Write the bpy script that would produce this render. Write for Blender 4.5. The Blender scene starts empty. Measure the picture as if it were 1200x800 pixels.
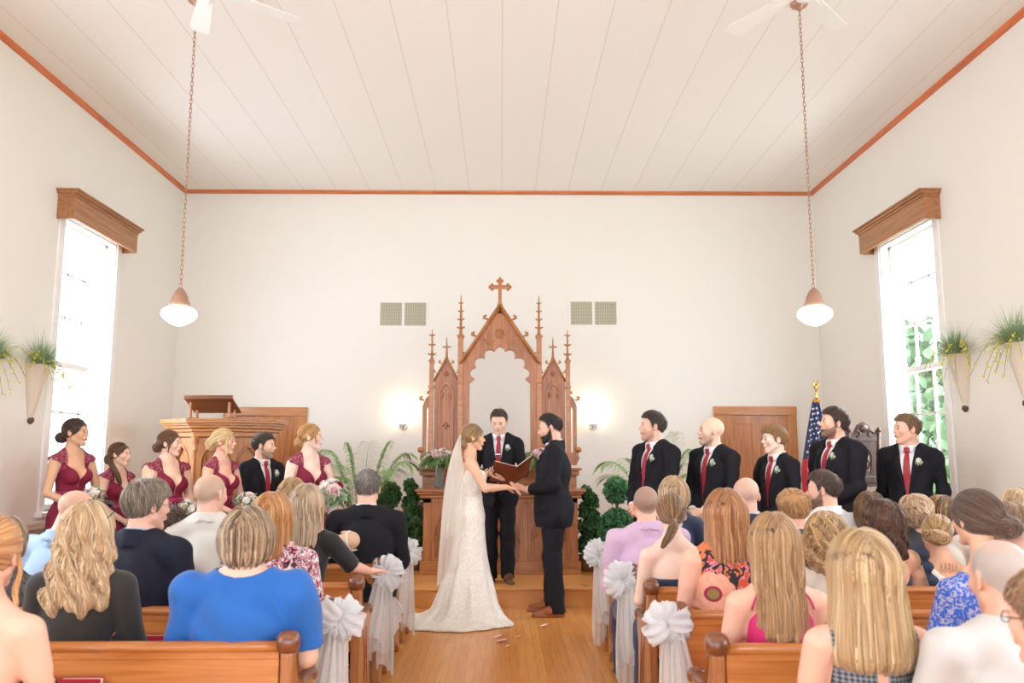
import bpy, bmesh, math, random
import numpy as np
from mathutils import Vector, Matrix
random.seed(7); RNG = np.random.default_rng(11)
PI = math.pi
SC = bpy.context.scene
COL = SC.collection
# ------------------------------------------------------------------ camera
F_PX = 980.0; H_CAM = 1.45
TILT = math.atan(136.5/F_PX); YAW = math.atan(12.0/F_PX)
cam_d = bpy.data.cameras.new('camera'); cam = bpy.data.objects.new('camera', cam_d); COL.objects.link(cam)
cam_d.sensor_width = 36; cam_d.lens = F_PX*36/1200; cam_d.clip_end = 200; cam_d.clip_start = .05
cam.location = (0, 0, H_CAM)
RC = Matrix.Rotation(-YAW, 3, 'Z') @ Matrix.Rotation(PI/2+TILT, 3, 'X')
cam.rotation_euler = RC.to_euler()
cam_d.dof.use_dof = True; cam_d.dof.focus_distance = 8.0; cam_d.dof.aperture_fstop = 3.2
SC.camera = cam
def P(px, py, y):
    """world point seen at photo pixel (px, py) on the plane Y = y"""
    r = RC @ Vector(((px-600)/F_PX, (400-py)/F_PX, -1))
    t = y/r.y
    return Vector((r.x*t, y, H_CAM+r.z*t))
# ------------------------------------------------------------------ materials
def srgb(c):
    if isinstance(c, str):
        c = c.lstrip('#'); c = [int(c[i:i+2], 16)/255 for i in (0, 2, 4)]
    return tuple((v/12.92 if v <= .04045 else ((v+.055)/1.055)**2.4) for v in c[:3])
MATS = {}
def mat(name, col=(.8, .8, .8), rough=.5, metal=0, bump=None, emis=None, spec=.5, noise=None, sheen=0, alpha=1, trans=0, sub=0, attr=None, coat=0):
    """principled material; noise=(scale, amount, stretch xyz, second colour); bump=(scale, strength, stretch)"""
    if name in MATS: return MATS[name]
    m = bpy.data.materials.new(name); m.use_nodes = True; MATS[name] = m
    nt = m.node_tree; N = nt.nodes; L = nt.links; b = N['Principled BSDF']
    c = srgb(col) if not isinstance(col, tuple) or max(col) <= 1 else col
    b.inputs['Base Color'].default_value = (*c, 1)
    b.inputs['Roughness'].default_value = rough; b.inputs['Metallic'].default_value = metal
    b.inputs['Specular IOR Level'].default_value = spec
    b.inputs['Coat Weight'].default_value = coat
    if sheen: b.inputs['Sheen Weight'].default_value = sheen; b.inputs['Sheen Roughness'].default_value = .5
    if alpha < 1: b.inputs['Alpha'].default_value = alpha
    if trans: b.inputs['Transmission Weight'].default_value = trans
    if sub: b.inputs['Subsurface Weight'].default_value = sub; b.inputs['Subsurface Radius'].default_value = (.02, .008, .004)
    if emis: b.inputs['Emission Color'].default_value = (*srgb(emis[0]), 1); b.inputs['Emission Strength'].default_value = emis[1]
    csock = None
    if attr:
        a = N.new('ShaderNodeAttribute'); a.attribute_name = attr; csock = a.outputs['Color']
        L.new(csock, b.inputs['Base Color'])
    def coords(st):
        tc = N.new('ShaderNodeTexCoord'); mp = N.new('ShaderNodeMapping'); mp.inputs['Scale'].default_value = st
        L.new(tc.outputs['Object'], mp.inputs['Vector']); return mp.outputs['Vector']
    if noise:
        sc_, am, st, c2 = noise
        n = N.new('ShaderNodeTexNoise'); n.inputs['Scale'].default_value = sc_; n.inputs['Detail'].default_value = 6
        L.new(coords(st), n.inputs['Vector'])
        r = N.new('ShaderNodeValToRGB'); r.color_ramp.elements[0].position = .5-am/2; r.color_ramp.elements[1].position = .5+am/2
        r.color_ramp.elements[0].color = (*srgb(c2), 1); r.color_ramp.elements[1].color = (*c, 1)
        L.new(n.outputs['Fac'], r.inputs['Fac'])
        if csock:
            mx = N.new('ShaderNodeMix'); mx.data_type = 'RGBA'; mx.blend_type = 'MULTIPLY'; mx.inputs['Factor'].default_value = 1
            L.new(csock, mx.inputs[6]); L.new(r.outputs['Color'], mx.inputs[7]); L.new(mx.outputs[2], b.inputs['Base Color'])
        else: L.new(r.outputs['Color'], b.inputs['Base Color'])
    if bump:
        n = N.new('ShaderNodeTexNoise'); n.inputs['Scale'].default_value = bump[0]; n.inputs['Detail'].default_value = 4
        L.new(coords(bump[2] if len(bump) > 2 else (1, 1, 1)), n.inputs['Vector'])
        bp = N.new('ShaderNodeBump'); bp.inputs['Strength'].default_value = bump[1]; bp.inputs['Distance'].default_value = .01
        L.new(n.outputs['Fac'], bp.inputs['Height']); L.new(bp.outputs['Normal'], b.inputs['Normal'])
    return m
def wood(name, c1, c2, axis='z', rough=.35, scale=1., coat=.3):
    """wood grain: stretched noise through a wave"""
    if name in MATS: return MATS[name]
    m = bpy.data.materials.new(name); m.use_nodes = True; MATS[name] = m
    nt = m.node_tree; N = nt.nodes; L = nt.links; b = N['Principled BSDF']
    b.inputs['Roughness'].default_value = rough; b.inputs['Coat Weight'].default_value = coat; b.inputs['Coat Roughness'].default_value = .25
    tc = N.new('ShaderNodeTexCoord'); mp = N.new('ShaderNodeMapping')
    s = {'x': (.06, 1, 1), 'y': (1, .06, 1), 'z': (1, 1, .06)}[axis]
    mp.inputs['Scale'].default_value = [v*scale for v in s]
    L.new(tc.outputs['Object'], mp.inputs['Vector'])
    n = N.new('ShaderNodeTexNoise'); n.inputs['Scale'].default_value = 38; n.inputs['Detail'].default_value = 8; n.inputs['Distortion'].default_value = 1.2
    L.new(mp.outputs['Vector'], n.inputs['Vector'])
    n2 = N.new('ShaderNodeTexNoise'); n2.inputs['Scale'].default_value = 9; n2.inputs['Detail'].default_value = 3; n2.inputs['Distortion'].default_value = 2.5
    L.new(mp.outputs['Vector'], n2.inputs['Vector'])
    ad = N.new('ShaderNodeMath'); ad.operation = 'MULTIPLY_ADD'; ad.inputs[1].default_value = .55
    L.new(n.outputs['Fac'], ad.inputs[0])
    m2 = N.new('ShaderNodeMath'); m2.operation = 'MULTIPLY'; m2.inputs[1].default_value = .45; L.new(n2.outputs['Fac'], m2.inputs[0]); L.new(m2.outputs[0], ad.inputs[2])
    r = N.new('ShaderNodeValToRGB'); r.color_ramp.elements[0].position = .38; r.color_ramp.elements[1].position = .62
    r.color_ramp.elements[0].color = (*srgb(c2), 1); r.color_ramp.elements[1].color = (*srgb(c1), 1)
    L.new(ad.outputs[0], r.inputs['Fac']); L.new(r.outputs['Color'], b.inputs['Base Color'])
    bp = N.new('ShaderNodeBump'); bp.inputs['Strength'].default_value = .12; bp.inputs['Distance'].default_value = .004
    L.new(n.outputs['Fac'], bp.inputs['Height']); L.new(bp.outputs['Normal'], b.inputs['Normal'])
    return m
# ------------------------------------------------------------------ object helpers
def tag(o, label=None, cat=None, group=None, kind=None):
    if label: o['label'] = label
    if cat: o['category'] = cat
    if group: o['group'] = group
    if kind: o['kind'] = kind
    return o
def empty(name, loc=(0, 0, 0), rz=0, label=None, cat=None, group=None):
    o = bpy.data.objects.new(name, None); COL.objects.link(o); o.location = loc; o.rotation_euler = (0, 0, rz)
    o.empty_display_size = .1
    return tag(o, label, cat, group)
def obj(name, me, m, parent=None, loc=None, kind=None):
    me.name = name
    ms = m if isinstance(m, (list, tuple)) else [m]
    if not len(me.materials):
        for x in ms: me.materials.append(x)
    o = bpy.data.objects.new(name, me); COL.objects.link(o)
    if parent: o.parent = parent
    if loc is not None: o.location = loc
    if kind: o['kind'] = kind
    return o
def copy_tree(o, parent=None):
    c = o.copy(); COL.objects.link(c); c.parent = parent
    for ch in list(o.children): copy_tree(ch, c)
    return c
class MB:
    """collects shapes into one mesh"""
    def __init__(s): s.bm = bmesh.new(); s.mi = 0
    def _add(s, verts, faces, smooth=False):
        vs = [s.bm.verts.new(v) for v in verts]
        for f in faces:
            try:
                fc = s.bm.faces.new([vs[i] for i in f]); fc.smooth = smooth; fc.material_index = s.mi
            except ValueError: pass
        return vs
    def box(s, x0, x1, y0, y1, z0, z1, bev=0, M=None):
        t = bmesh.new(); bmesh.ops.create_cube(t, size=1)
        for v in t.verts: v.co = Vector(((x0+x1)/2+v.co.x*(x1-x0), (y0+y1)/2+v.co.y*(y1-y0), (z0+z1)/2+v.co.z*(z1-z0)))
        if bev: bmesh.ops.bevel(t, geom=t.edges[:], offset=bev, segments=2, affect='EDGES', profile=.5)
        return s.merge(t, M)
    def merge(s, t, M=None, smooth=None):
        t.verts.index_update()
        vs = [s.bm.verts.new((M @ v.co) if M else v.co) for v in t.verts]
        for f in t.faces:
            try: fc = s.bm.faces.new([vs[v.index] for v in f.verts])
            except ValueError: continue
            fc.smooth = f.smooth if smooth is None else smooth; fc.material_index = s.mi
        t.free(); return s
    def tube(s, pts, r, n=8, caps=True, closed=False, flat=1.0, up=None):
        pts = [Vector(p) for p in pts]; k = len(pts)
        rs = r if isinstance(r, (list, tuple)) else [r]*k
        rings = []; prev = None
        for i, p in enumerate(pts):
            if closed: d = pts[(i+1) % k]-pts[i-1]
            else: d = pts[min(i+1, k-1)]-pts[max(i-1, 0)]
            d = d.normalized() if d.length > 1e-9 else Vector((0, 0, 1))
            if prev is None:
                a = Vector(up) if up else (Vector((0, 0, 1)) if abs(d.z) < .9 else Vector((1, 0, 0)))
            else: a = prev
            u = (a-d*a.dot(d)); u = u.normalized() if u.length > 1e-6 else d.orthogonal().normalized(); prev = u
            w = d.cross(u)
            rings.append([p+u*math.cos(2*PI*j/n)*rs[i]+w*math.sin(2*PI*j/n)*rs[i]*flat for j in range(n)])
        verts = [v for rg in rings for v in rg]; faces = []
        m = k if closed else k-1
        for i in range(m):
            for j in range(n):
                a, b = i*n+j, i*n+(j+1) % n; c, d_ = ((i+1) % k)*n+(j+1) % n, ((i+1) % k)*n+j
                faces.append((a, b, c, d_))
        if caps and not closed: faces.append(tuple(range(n-1, -1, -1))); faces.append(tuple((k-1)*n+j for j in range(n)))
        s._add(verts, faces, True); return s
    def lathe(s, prof, c=(0, 0, 0), n=24, M=None, ang=2*PI):
        verts = []; faces = []; k = len(prof)
        for i, (r, z) in enumerate(prof):
            for j in range(n):
                a = ang*j/n; v = Vector((r*math.cos(a), r*math.sin(a), z))
                verts.append((M @ v if M else v)+Vector(c))
        for i in range(k-1):
            for j in range(n): faces.append((i*n+j, i*n+(j+1) % n, (i+1)*n+(j+1) % n, (i+1)*n+j))
        if prof[0][0] > 1e-6: faces.append(tuple(range(n-1, -1, -1)))
        if prof[-1][0] > 1e-6: faces.append(tuple((k-1)*n+j for j in range(n)))
        s._add(verts, faces, True); return s
    def ell(s, c, r, n=12, M=None):
        t = bmesh.new(); bmesh.ops.create_uvsphere(t, u_segments=n, v_segments=max(6, n*2//3), radius=1)
        for v in t.verts:
            v.co = Vector((v.co.x*r[0], v.co.y*r[1], v.co.z*r[2]))
            if M: v.co = M @ v.co
            v.co += Vector(c)
        return s.merge(t, smooth=True)
    def prism(s, poly, a0, a1, axis='y', M=None, bev=0):
        """2D polygon extruded along axis. 'y': (x,z); 'x': (y,z); 'z': (x,y)"""
        t = bmesh.new()
        def pt(p, a): return {'y': (p[0], a, p[1]), 'x': (a, p[0], p[1]), 'z': (p[0], p[1], a)}[axis]
        A = [t.verts.new(pt(p, a0)) for p in poly]; B = [t.verts.new(pt(p, a1)) for p in poly]; n = len(poly)
        t.faces.new(A); t.faces.new(B[::-1])
        for i in range(n): t.faces.new((A[i], B[i], B[(i+1) % n], A[(i+1) % n]))
        bmesh.ops.recalc_face_normals(t, faces=t.faces[:])
        if bev:
            es = [e for e in t.edges if len(e.link_faces) == 2 and e.calc_face_angle(0) > .6]
            bmesh.ops.bevel(t, geom=es, offset=bev, segments=2, affect='EDGES', profile=.5)
        return s.merge(t, M)
    def grid(s, fn, nu, nv, closed_u=False, smooth=True):
        verts = [fn(i/(nu if closed_u else nu-1), j/(nv-1)) for j in range(nv) for i in range(nu)]
        faces = []
        for j in range(nv-1):
            for i in range(nu if closed_u else nu-1):
                faces.append((j*nu+i, j*nu+(i+1) % nu, (j+1)*nu+(i+1) % nu, (j+1)*nu+i))
        s._add(verts, faces, smooth); return s
    def mesh(s, recalc=True):
        if recalc: bmesh.ops.recalc_face_normals(s.bm, faces=s.bm.faces[:])
        me = bpy.data.meshes.new('m'); s.bm.to_mesh(me); s.bm.free(); return me
    def build(s, name, m, parent=None, loc=None, kind=None, recalc=True):
        return obj(name, s.mesh(recalc), m, parent, loc, kind)
def plate(loops, th, bevel=0., res=2):
    """closed 2D loops (outer and holes) -> solid plate mesh, thickness th centred on y=0, in the XZ plane"""
    cu = bpy.data.curves.new('c', 'CURVE'); cu.dimensions = '2D'; cu.fill_mode = 'BOTH'
    cu.extrude = max(th/2-bevel, 1e-4); cu.bevel_depth = bevel; cu.bevel_resolution = 1; cu.offset = -bevel if bevel else 0
    for lp in loops:
        sp = cu.splines.new('POLY'); sp.points.add(len(lp)-1); sp.use_cyclic_u = True
        for i, p in enumerate(lp): sp.points[i].co = (p[0], p[1], 0, 1)
    o = bpy.data.objects.new('t', cu); COL.objects.link(o)
    dg = bpy.context.evaluated_depsgraph_get(); dg.update()
    me = bpy.data.meshes.new_from_object(o.evaluated_get(dg))
    bpy.data.objects.remove(o); bpy.data.curves.remove(cu)
    me.transform(Matrix.Rotation(PI/2, 4, 'X'))
    me.materials.clear()
    return me
def add_plate(mb, loops, th, y=0, bevel=0., M=None):
    me = plate(loops, th, bevel); t = bmesh.new(); t.from_mesh(me); bpy.data.meshes.remove(me)
    T = Matrix.Translation((0, y, 0)); mb.merge(t, (M @ T) if M else T)
def arc(cx, cz, r, a0, a1, n=10): return [(cx+r*math.cos(math.radians(a0+(a1-a0)*i/n)), cz+r*math.sin(math.radians(a0+(a1-a0)*i/n))) for i in range(n+1)]
def np_mesh(V, Fq, colors=None, smooth=True):
    me = bpy.data.meshes.new('m'); nv = len(V); nf = len(Fq); k = Fq.shape[1]
    me.vertices.add(nv); me.vertices.foreach_set('co', np.ascontiguousarray(V, dtype=np.float32).ravel())
    me.loops.add(nf*k); me.loops.foreach_set('vertex_index', np.ascontiguousarray(Fq, dtype=np.int32).ravel())
    me.polygons.add(nf); me.polygons.foreach_set('loop_start', np.arange(0, nf*k, k, dtype=np.int32))
    try: me.polygons.foreach_set('loop_total', np.full(nf, k, dtype=np.int32))
    except Exception: pass
    me.polygons.foreach_set('use_smooth', np.full(nf, smooth, dtype=bool))
    me.update(calc_edges=True)
    if colors is not None:
        a = me.color_attributes.new('col', 'FLOAT_COLOR', 'POINT')
        c = np.ones((nv, 4), dtype=np.float32); c[:, :3] = colors; a.data.foreach_set('color', c.ravel())
    return me
# ------------------------------------------------------------------ the setting
D = 11.0; XL = -4.30; XR = 4.24; ZC = 1.45+.3264*D; ZP = .195; YP = 8.42; YR = -8.5
wall_m = mat('wall_plaster', '#f2ede3', .85, bump=(30, .08), noise=(1.2, .9, (1, 1, 1), '#f0eadf'))
white_m = mat('white_paint', '#f6f3ee', .5)
wains_m = mat('wainscot_paint', '#a5a294', .6)
# floor boards
def floor_mat(name, ax):
    m = bpy.data.materials.new(name); m.use_nodes = True; nt = m.node_tree; N = nt.nodes; L = nt.links; b = N['Principled BSDF']
    tc = N.new('ShaderNodeTexCoord'); mp = N.new('ShaderNodeMapping')
    mp.inputs['Rotation'].default_value = (0, 0, PI/2 if ax == 'y' else 0); L.new(tc.outputs['Object'], mp.inputs['Vector'])
    br = N.new('ShaderNodeTexBrick'); br.offset = .37; br.inputs['Scale'].default_value = 1; br.inputs['Brick Width'].default_value = 2.3
    br.inputs['Row Height'].default_value = .062; br.inputs['Mortar Size'].default_value = .0012; br.inputs['Mortar Smooth'].default_value = .1
    br.inputs['Color1'].default_value = (*srgb('#ecab62'), 1); br.inputs['Color2'].default_value = (*srgb('#e0974e'), 1); br.inputs['Mortar'].default_value = (*srgb('#b5763a'), 1)
    L.new(mp.outputs['Vector'], br.inputs['Vector'])
    mp2 = N.new('ShaderNodeMapping'); mp2.inputs['Scale'].default_value = (22, 1.2, 1) if ax == 'y' else (1.2, 22, 1); L.new(tc.outputs['Object'], mp2.inputs['Vector'])
    n = N.new('ShaderNodeTexNoise'); n.inputs['Scale'].default_value = 2.2; n.inputs['Detail'].default_value = 6; L.new(mp2.outputs['Vector'], n.inputs['Vector'])
    n3 = N.new('ShaderNodeTexNoise'); n3.inputs['Scale'].default_value = 1.1; n3.inputs['Detail'].default_value = 3; L.new(tc.outputs['Object'], n3.inputs['Vector'])
    r = N.new('ShaderNodeValToRGB'); r.color_ramp.elements[0].position = .3; r.color_ramp.elements[0].color = (.84, .79, .74, 1); r.color_ramp.elements[1].position = .65; r.color_ramp.elements[1].color = (1.08, 1.06, 1.03, 1)
    L.new(n.outputs['Fac'], r.inputs['Fac'])
    mx = N.new('ShaderNodeMix'); mx.data_type = 'RGBA'; mx.blend_type = 'MULTIPLY'; mx.inputs['Factor'].default_value = .8
    L.new(br.outputs['Color'], mx.inputs[6]); L.new(r.outputs['Color'], mx.inputs[7]); L.new(mx.outputs[2], b.inputs['Base Color'])
    rr = N.new('ShaderNodeMapRange'); rr.inputs['To Min'].default_value = .2; rr.inputs['To Max'].default_value = .42
    L.new(n3.outputs['Fac'], rr.inputs['Value']); L.new(rr.outputs['Result'], b.inputs['Roughness'])
    bp = N.new('ShaderNodeBump'); bp.inputs['Strength'].default_value = .3; bp.inputs['Distance'].default_value = .002; bp.invert = True
    L.new(br.outputs['Fac'], bp.inputs['Height']); L.new(bp.outputs['Normal'], b.inputs['Normal'])
    return m
floor_m = floor_mat('oak_floor', 'y'); plat_m = floor_mat('oak_platform', 'x')
m = MB(); m.box(XL-.2, XR+.2, YR, D+.2, -.2, 0); m.build('floor', floor_m, kind='structure')
m = MB(); m.box(XL, XR, YP+.03, D, 0, ZP-.03); m.box(XL, XR, YP, D, ZP-.03, ZP, .008); m.build('platform', plat_m, kind='structure')
m = MB(); m.box(XL-.2, XR+.2, D, D+.2, 0, ZC+.3); m.build('wall_back', wall_m, kind='structure')
# side walls with window openings
WL = (8.02, 9.14, .95, 3.80)    # y0,y1,z0,z1 left window opening
WR = (7.92, 9.10, .95, 3.80)
behind = [(4.3, 5.4), (.8, 1.95), (-2.6, -1.45), (-6.0, -4.9)]
def side_wall(name, x0, x1, first):
    m = MB(); ops = sorted([(a, b) for a, b in behind]+[first[:2]])
    y = YR
    for a, b in ops:
        m.box(x0, x1, y, a, 0, ZC+.3); m.box(x0, x1, a, b, 0, first[2]); m.box(x0, x1, a, b, first[3], ZC+.3); y = b
    m.box(x0, x1, y, D, 0, ZC+.3)
    bmesh.ops.remove_doubles(m.bm, verts=m.bm.verts[:], dist=1e-5)
    m.build(name, wall_m, kind='structure')
side_wall('wall_left', XL-.22, XL, WL); side_wall('wall_right', XR, XR+.22, WR)
# wainscot below a chair rail
def wainscot(side, x, s):
    m = MB()
    m.mi = 0; m.box(*sorted((x, x+s*.012)), YR, D, .0, .84)
    m.mi = 1; m.box(*sorted((x, x+s*.045)), YR, D, .84, .875, .008); m.box(*sorted((x, x+s*.025)), YR, D, .80, .84, .004)
    m.build('trim_'+side, [wains_m, wall_m], kind='structure')
wainscot('1', XL, 1); wainscot('2', XR, -1)
# ceiling with board joints running towards the altar
def ceil_mat():
    m = bpy.data.materials.new('ceiling_boards'); m.use_nodes = True; nt = m.node_tree; N = nt.nodes; L = nt.links; b = N['Principled BSDF']
    b.inputs['Roughness'].default_value = .7
    tc = N.new('ShaderNodeTexCoord'); mp = N.new('ShaderNodeMapping'); mp.inputs['Rotation'].default_value = (0, 0, PI/2); L.new(tc.outputs['Object'], mp.inputs['Vector'])
    br = N.new('ShaderNodeTexBrick'); br.offset = .5; br.inputs['Scale'].default_value = 1; br.inputs['Brick Width'].default_value = 60; br.inputs['Row Height'].default_value = .447
    br.inputs['Mortar Size'].default_value = .0045; br.inputs['Mortar Smooth'].default_value = .0
    for k, c in (('Color1', '#f6f1ea'), ('Color2', '#f5f0e9'), ('Mortar', '#e6dccf')): br.inputs[k].default_value = (*srgb(c), 1)
    L.new(mp.outputs['Vector'], br.inputs['Vector']); L.new(br.outputs['Color'], b.inputs['Base Color'])
    bp = N.new('ShaderNodeBump'); bp.inputs['Strength'].default_value = .5; bp.inputs['Distance'].default_value = .004; bp.invert = True
    L.new(br.outputs['Fac'], bp.inputs['Height']); L.new(bp.outputs['Normal'], b.inputs['Normal'])
    return m
m = MB(); m.box(XL-.2, XR+.2, YR, D+.2, ZC, ZC+.25); m.build('ceiling', ceil_mat(), kind='structure')
trim_m = wood('crown_wood', '#d98045', '#bb632c', 'x', .4)
trimy_m = wood('crown_wood_side', '#e0783c', '#c2602c', 'y', .4)
def crown_prof(s=1): return [(0, 0), (s*.05, 0), (s*.045, -.018), (s*.022, -.04), (s*.012, -.055), (0, -.055)]
m = MB(); m.prism([(D-.0+0, ZC), (D-.05, ZC), (D-.045, ZC-.018), (D-.022, ZC-.04), (D-.012, ZC-.042), (D, ZC-.042)], XL, XR, 'x'); m.build('trim_3', trim_m, kind='structure')
for k, x, s in (('trim_4', XL, 1), ('trim_5', XR, -1)):
    m = MB(); m.prism([(x, ZC), (x+s*.05, ZC), (x+s*.045, ZC-.018), (x+s*.022, ZC-.04), (x+s*.012, ZC-.042), (x, ZC-.042)], YR, D-.05, 'y'); m.build(k, trimy_m, kind='structure')
m = MB(); m.box(XL, XR, D-.02, D, ZP, ZP+.16, .004); m.build('baseboard_back', wall_m, kind='structure')
# windows
glass_m = bpy.data.materials.new('window_glass'); glass_m.use_nodes = True
_n = glass_m.node_tree; _b = _n.nodes['Principled BSDF']; _n.nodes.remove(_b)
_t = _n.nodes.new('ShaderNodeBsdfTransparent'); _g = _n.nodes.new('ShaderNodeBsdfGlossy'); _g.inputs['Roughness'].default_value = .02; _mx = _n.nodes.new('ShaderNodeMixShader'); _mx.inputs[0].default_value = .05
_n.links.new(_t.outputs[0], _mx.inputs[1]); _n.links.new(_g.outputs[0], _mx.inputs[2]); _n.links.new(_mx.outputs[0], _n.nodes['Material Output'].inputs['Surface'])
def window(n, x, s, W):
    """x wall inner face, s points into the room"""
    y0, y1, z0, z1 = W; f = MB(); o = x-s*.12
    for a, b, c, d in ((y0, y0+.05, z0, z1), (y1-.05, y1, z0, z1), (y0, y1, z1-.05, z1), (y0, y1, z0, z0+.06)):
        f.box(*sorted((o-s*.05, o+s*.03)), a, b, c, d, .004)
    zm = (z0+z1)/2
    f.box(*sorted((o-s*.05, o+s*.02)), y0, y1, zm-.03, zm+.03, .004)
    ym = (y0+y1)/2
    for zz0, zz1, off in ((z0+.06, zm-.03, .012), (zm+.03, z1-.05, -.018)):
        for k in (1, 2):
            yy = y0+.05+(y1-y0-.1)*k/3
            f.box(*sorted((o+s*off-.012, o+s*off+.012)), yy-.011, yy+.011, zz0, zz1)
        for k in (1, 2):
            zz = zz0+(zz1-zz0)*k/3
            f.box(*sorted((o+s*off-.012, o+s*off+.012)), y0+.05, y1-.05, zz-.011, zz+.011)
    # jamb lining and casing on the wall
    for a, b, c, d in ((y0-.0, y0+.018, z0, z1), (y1-.018, y1, z0, z1), (y0, y1, z1-.018, z1)):
        f.box(*sorted((x-s*.20, x+s*.005)), a, b, c, d)
    for a, b, c, d in ((y0-.1, y0, z0-.02, z1+.04), (y1, y1+.1, z0-.02, z1+.04), (y0-.1, y1+.1, z1, z1+.11)):
        f.box(*sorted((x, x+s*.025)), a, b, c, d, .005)
    f.box(*sorted((x-s*.2, x+s*.07)), y0-.13, y1+.13, z0-.045, z0, .008)
    w = f.build('window_%d' % n, white_m, kind='structure')
    g = MB(); g.box(*sorted((o-.003, o+.003)), y0+.03, y1-.03, z0+.04, z1-.03)
    gp = g.build('window_pane', glass_m, w)
    return w
window(1, XL, 1, WL); window(2, XR, -1, WR)
k = 3
for a, b in behind:
    window(k, XL, 1, (a, b, WL[2], WL[3])); window(k+1, XR, -1, (a, b, WR[2], WR[3])); k += 2
val_m = wood('valance_oak', '#b98255', '#9a6339', 'y', .5)
def valance(x, s, W, label):
    y0, y1, z0, z1 = W; a, b = y0-.14, y1+.14; zb = z1-.06; zt = zb+.27; dp = .17
    root = empty('window_valance', (x, (a+b)/2, zb), 0, label, 'window valance', 'wooden valances over the windows')
    m = MB(); m.box(*sorted((x+s*(dp-.025), x+s*dp)), a, b, zb, zt, .003)
    for yy in (a, b-.02): m.box(*sorted((x, x+s*(dp-.02))), yy, yy+.02, zb, zt)
    for i, (e, q) in enumerate(((.0, .03), (.02, .03), (.04, .02))):
        m.box(*sorted((x, x+s*(dp+.012+e))), a-e-.01, b+e+.01, zt-.05+i*.025, zt-.05+i*.025+q, .006)
    o = m.build('cornice_box', val_m, root); o.matrix_parent_inverse = root.matrix_basis.inverted()
    return root
def keep(o, root):
    o.parent = root; o.matrix_parent_inverse = Matrix.Translation(root.location).inverted() if root.rotation_euler.z == 0 else root.matrix_basis.inverted(); return o
valance(XL, 1, WL, 'brown wooden box valance above the tall window on the left wall')
valance(XR, -1, WR, 'brown wooden box valance above the tall window on the right wall')
# doors on the back wall (frame proud of the wall, door a thing of the setting)
door_m = wood('door_oak', '#cc8446', '#a5612d', 'z', .35); frame_m = wood('door_frame', '#cf8a4c', '#b06c34', 'z', .35)
framex_m = wood('door_frame_top', '#cf8a4c', '#b06c34', 'x', .35)
def door(n, x0, x1, ztop):
    m = MB(); fw = .115
    m.box(x0, x0+fw, D-.035, D, ZP, ztop-fw, .006); m.box(x1-fw, x1, D-.035, D, ZP, ztop-fw, .006)
    m.mi = 1; m.box(x0-.005, x1+.005, D-.04, D, ztop-fw, ztop, .006); m.mi = 0
    m.box(x0+fw, x0+fw+.02, D-.02, D, ZP, ztop-fw); m.box(x1-fw-.02, x1-fw, D-.02, D, ZP, ztop-fw); 
    m.build('trim_%d' % (n+5), [frame_m, framex_m], kind='structure')
    a, b, c, d = x0+fw+.02, x1-fw-.02, ZP+.01, ztop-fw-.005
    m = MB(); st = .10; mid = (a+b)/2
    y1_, y0_ = D-.001, D-.016
    for q in ((a, a+st), (mid-st/2, mid+st/2), (b-st, b)): m.box(q[0], q[1], y0_, y1_, c, d, .003)
    zl = c+(d-c)*.42
    for q in ((c, c+.16), (zl, zl+.14), (d-.11, d)):
        for u, v in ((a+st, mid-st/2), (mid+st/2, b-st)): m.box(u, v, y0_, y1_, q[0], q[1], .003)
    for u, v in ((a+st, mid-st/2), (mid+st/2, b-st)):
        for q in ((c+.16, zl), (zl+.14, d-.11)):
            m.box(u, v, D-.006, y1_, q[0], q[1]); m.box(u+.025, v-.025, D-.012, y1_, q[0]+.03, q[1]-.03, .005)
    dr = m.build('door_%d' % n, door_m, kind='structure')
    h = MB(); M_ = Matrix.Rotation(PI/2, 4, 'X')
    h.lathe([(0, .0), (.026, .0), (.026, .006), (.01, .01), (.01, .03), (.022, .036), (.03, .05), (.024, .064), (0, .068)], (b-st/2, y0_, zl+.07), 16, M_)
    h.build('door_knob', mat('old_brass', '#7a5a30', .3, 1), dr)
pa, pb = P(836, 476, D), P(932, 476, D); door(1, pa.x, pb.x, pa.z)
pa, pb = P(264, 477, D), P(360, 477, D); door(2, pa.x, pb.x, pa.z)
# grilles
grm = mat('grille_paint', '#cfc9b0', .5); grd = mat('grille_shadow', '#8a8770', .8)
def grille(px, py, label):
    c = P(px, py, D); w = .31; root = empty('air_vent', (c.x, D, c.z), 0, label, 'air vent', 'square return vents high on the back wall')
    m = MB(); hw = w
    m.box(-hw-.03, hw+.03, -.008, 0, .155, .19, .002); m.box(-hw-.03, hw+.03, -.008, 0, -.19, -.155, .002)
    for x in (-hw-.03, -.018, hw-.005): m.box(x, x+.036, -.008, 0, -.156, .156, .002)
    m.build('frame', wall_m, root)
    for x0 in (-hw+.006, .018):
        g = MB(); g.mi = 0; x1 = x0+.287
        n = 12
        for i in range(n):
            xx = x0+(x1-x0)*(i+.5)/n; g.box(xx-.0035, xx+.0035, -.008, -.001, -.155, .155)
        for i in range(20):
            zz = -.155+.31*(i+.5)/20; g.box(x0, x1, -.005, -.001, zz-.0035, zz+.0035)
        g.mi = 1; g.box(x0, x1, -.0016, -.0006, -.155, .155)
        g.build('grille', [grm, grd], root)
grille(472.5, 368, 'pair of square metal vent grilles high on the wall, left of the altar screen')
grille(695.5, 367, 'pair of square metal vent grilles high on the wall, right of the altar screen')
c = P(489, 610, D); m = MB()
for i in range(9): m.box(c.x-.16+i*.035, c.x-.16+i*.035+.012, D-.03, D-.004, c.z-.35, c.z+.2)
m.box(c.x-.19, c.x+.17, D-.04, D-.002, c.z+.2, c.z+.24, .004); m.box(c.x-.19, c.x+.17, D-.04, D-.002, c.z-.39, c.z-.35, .004); m.box(c.x-.19, c.x+.17, D-.006, D-.001, c.z-.36, c.z+.21)
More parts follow.
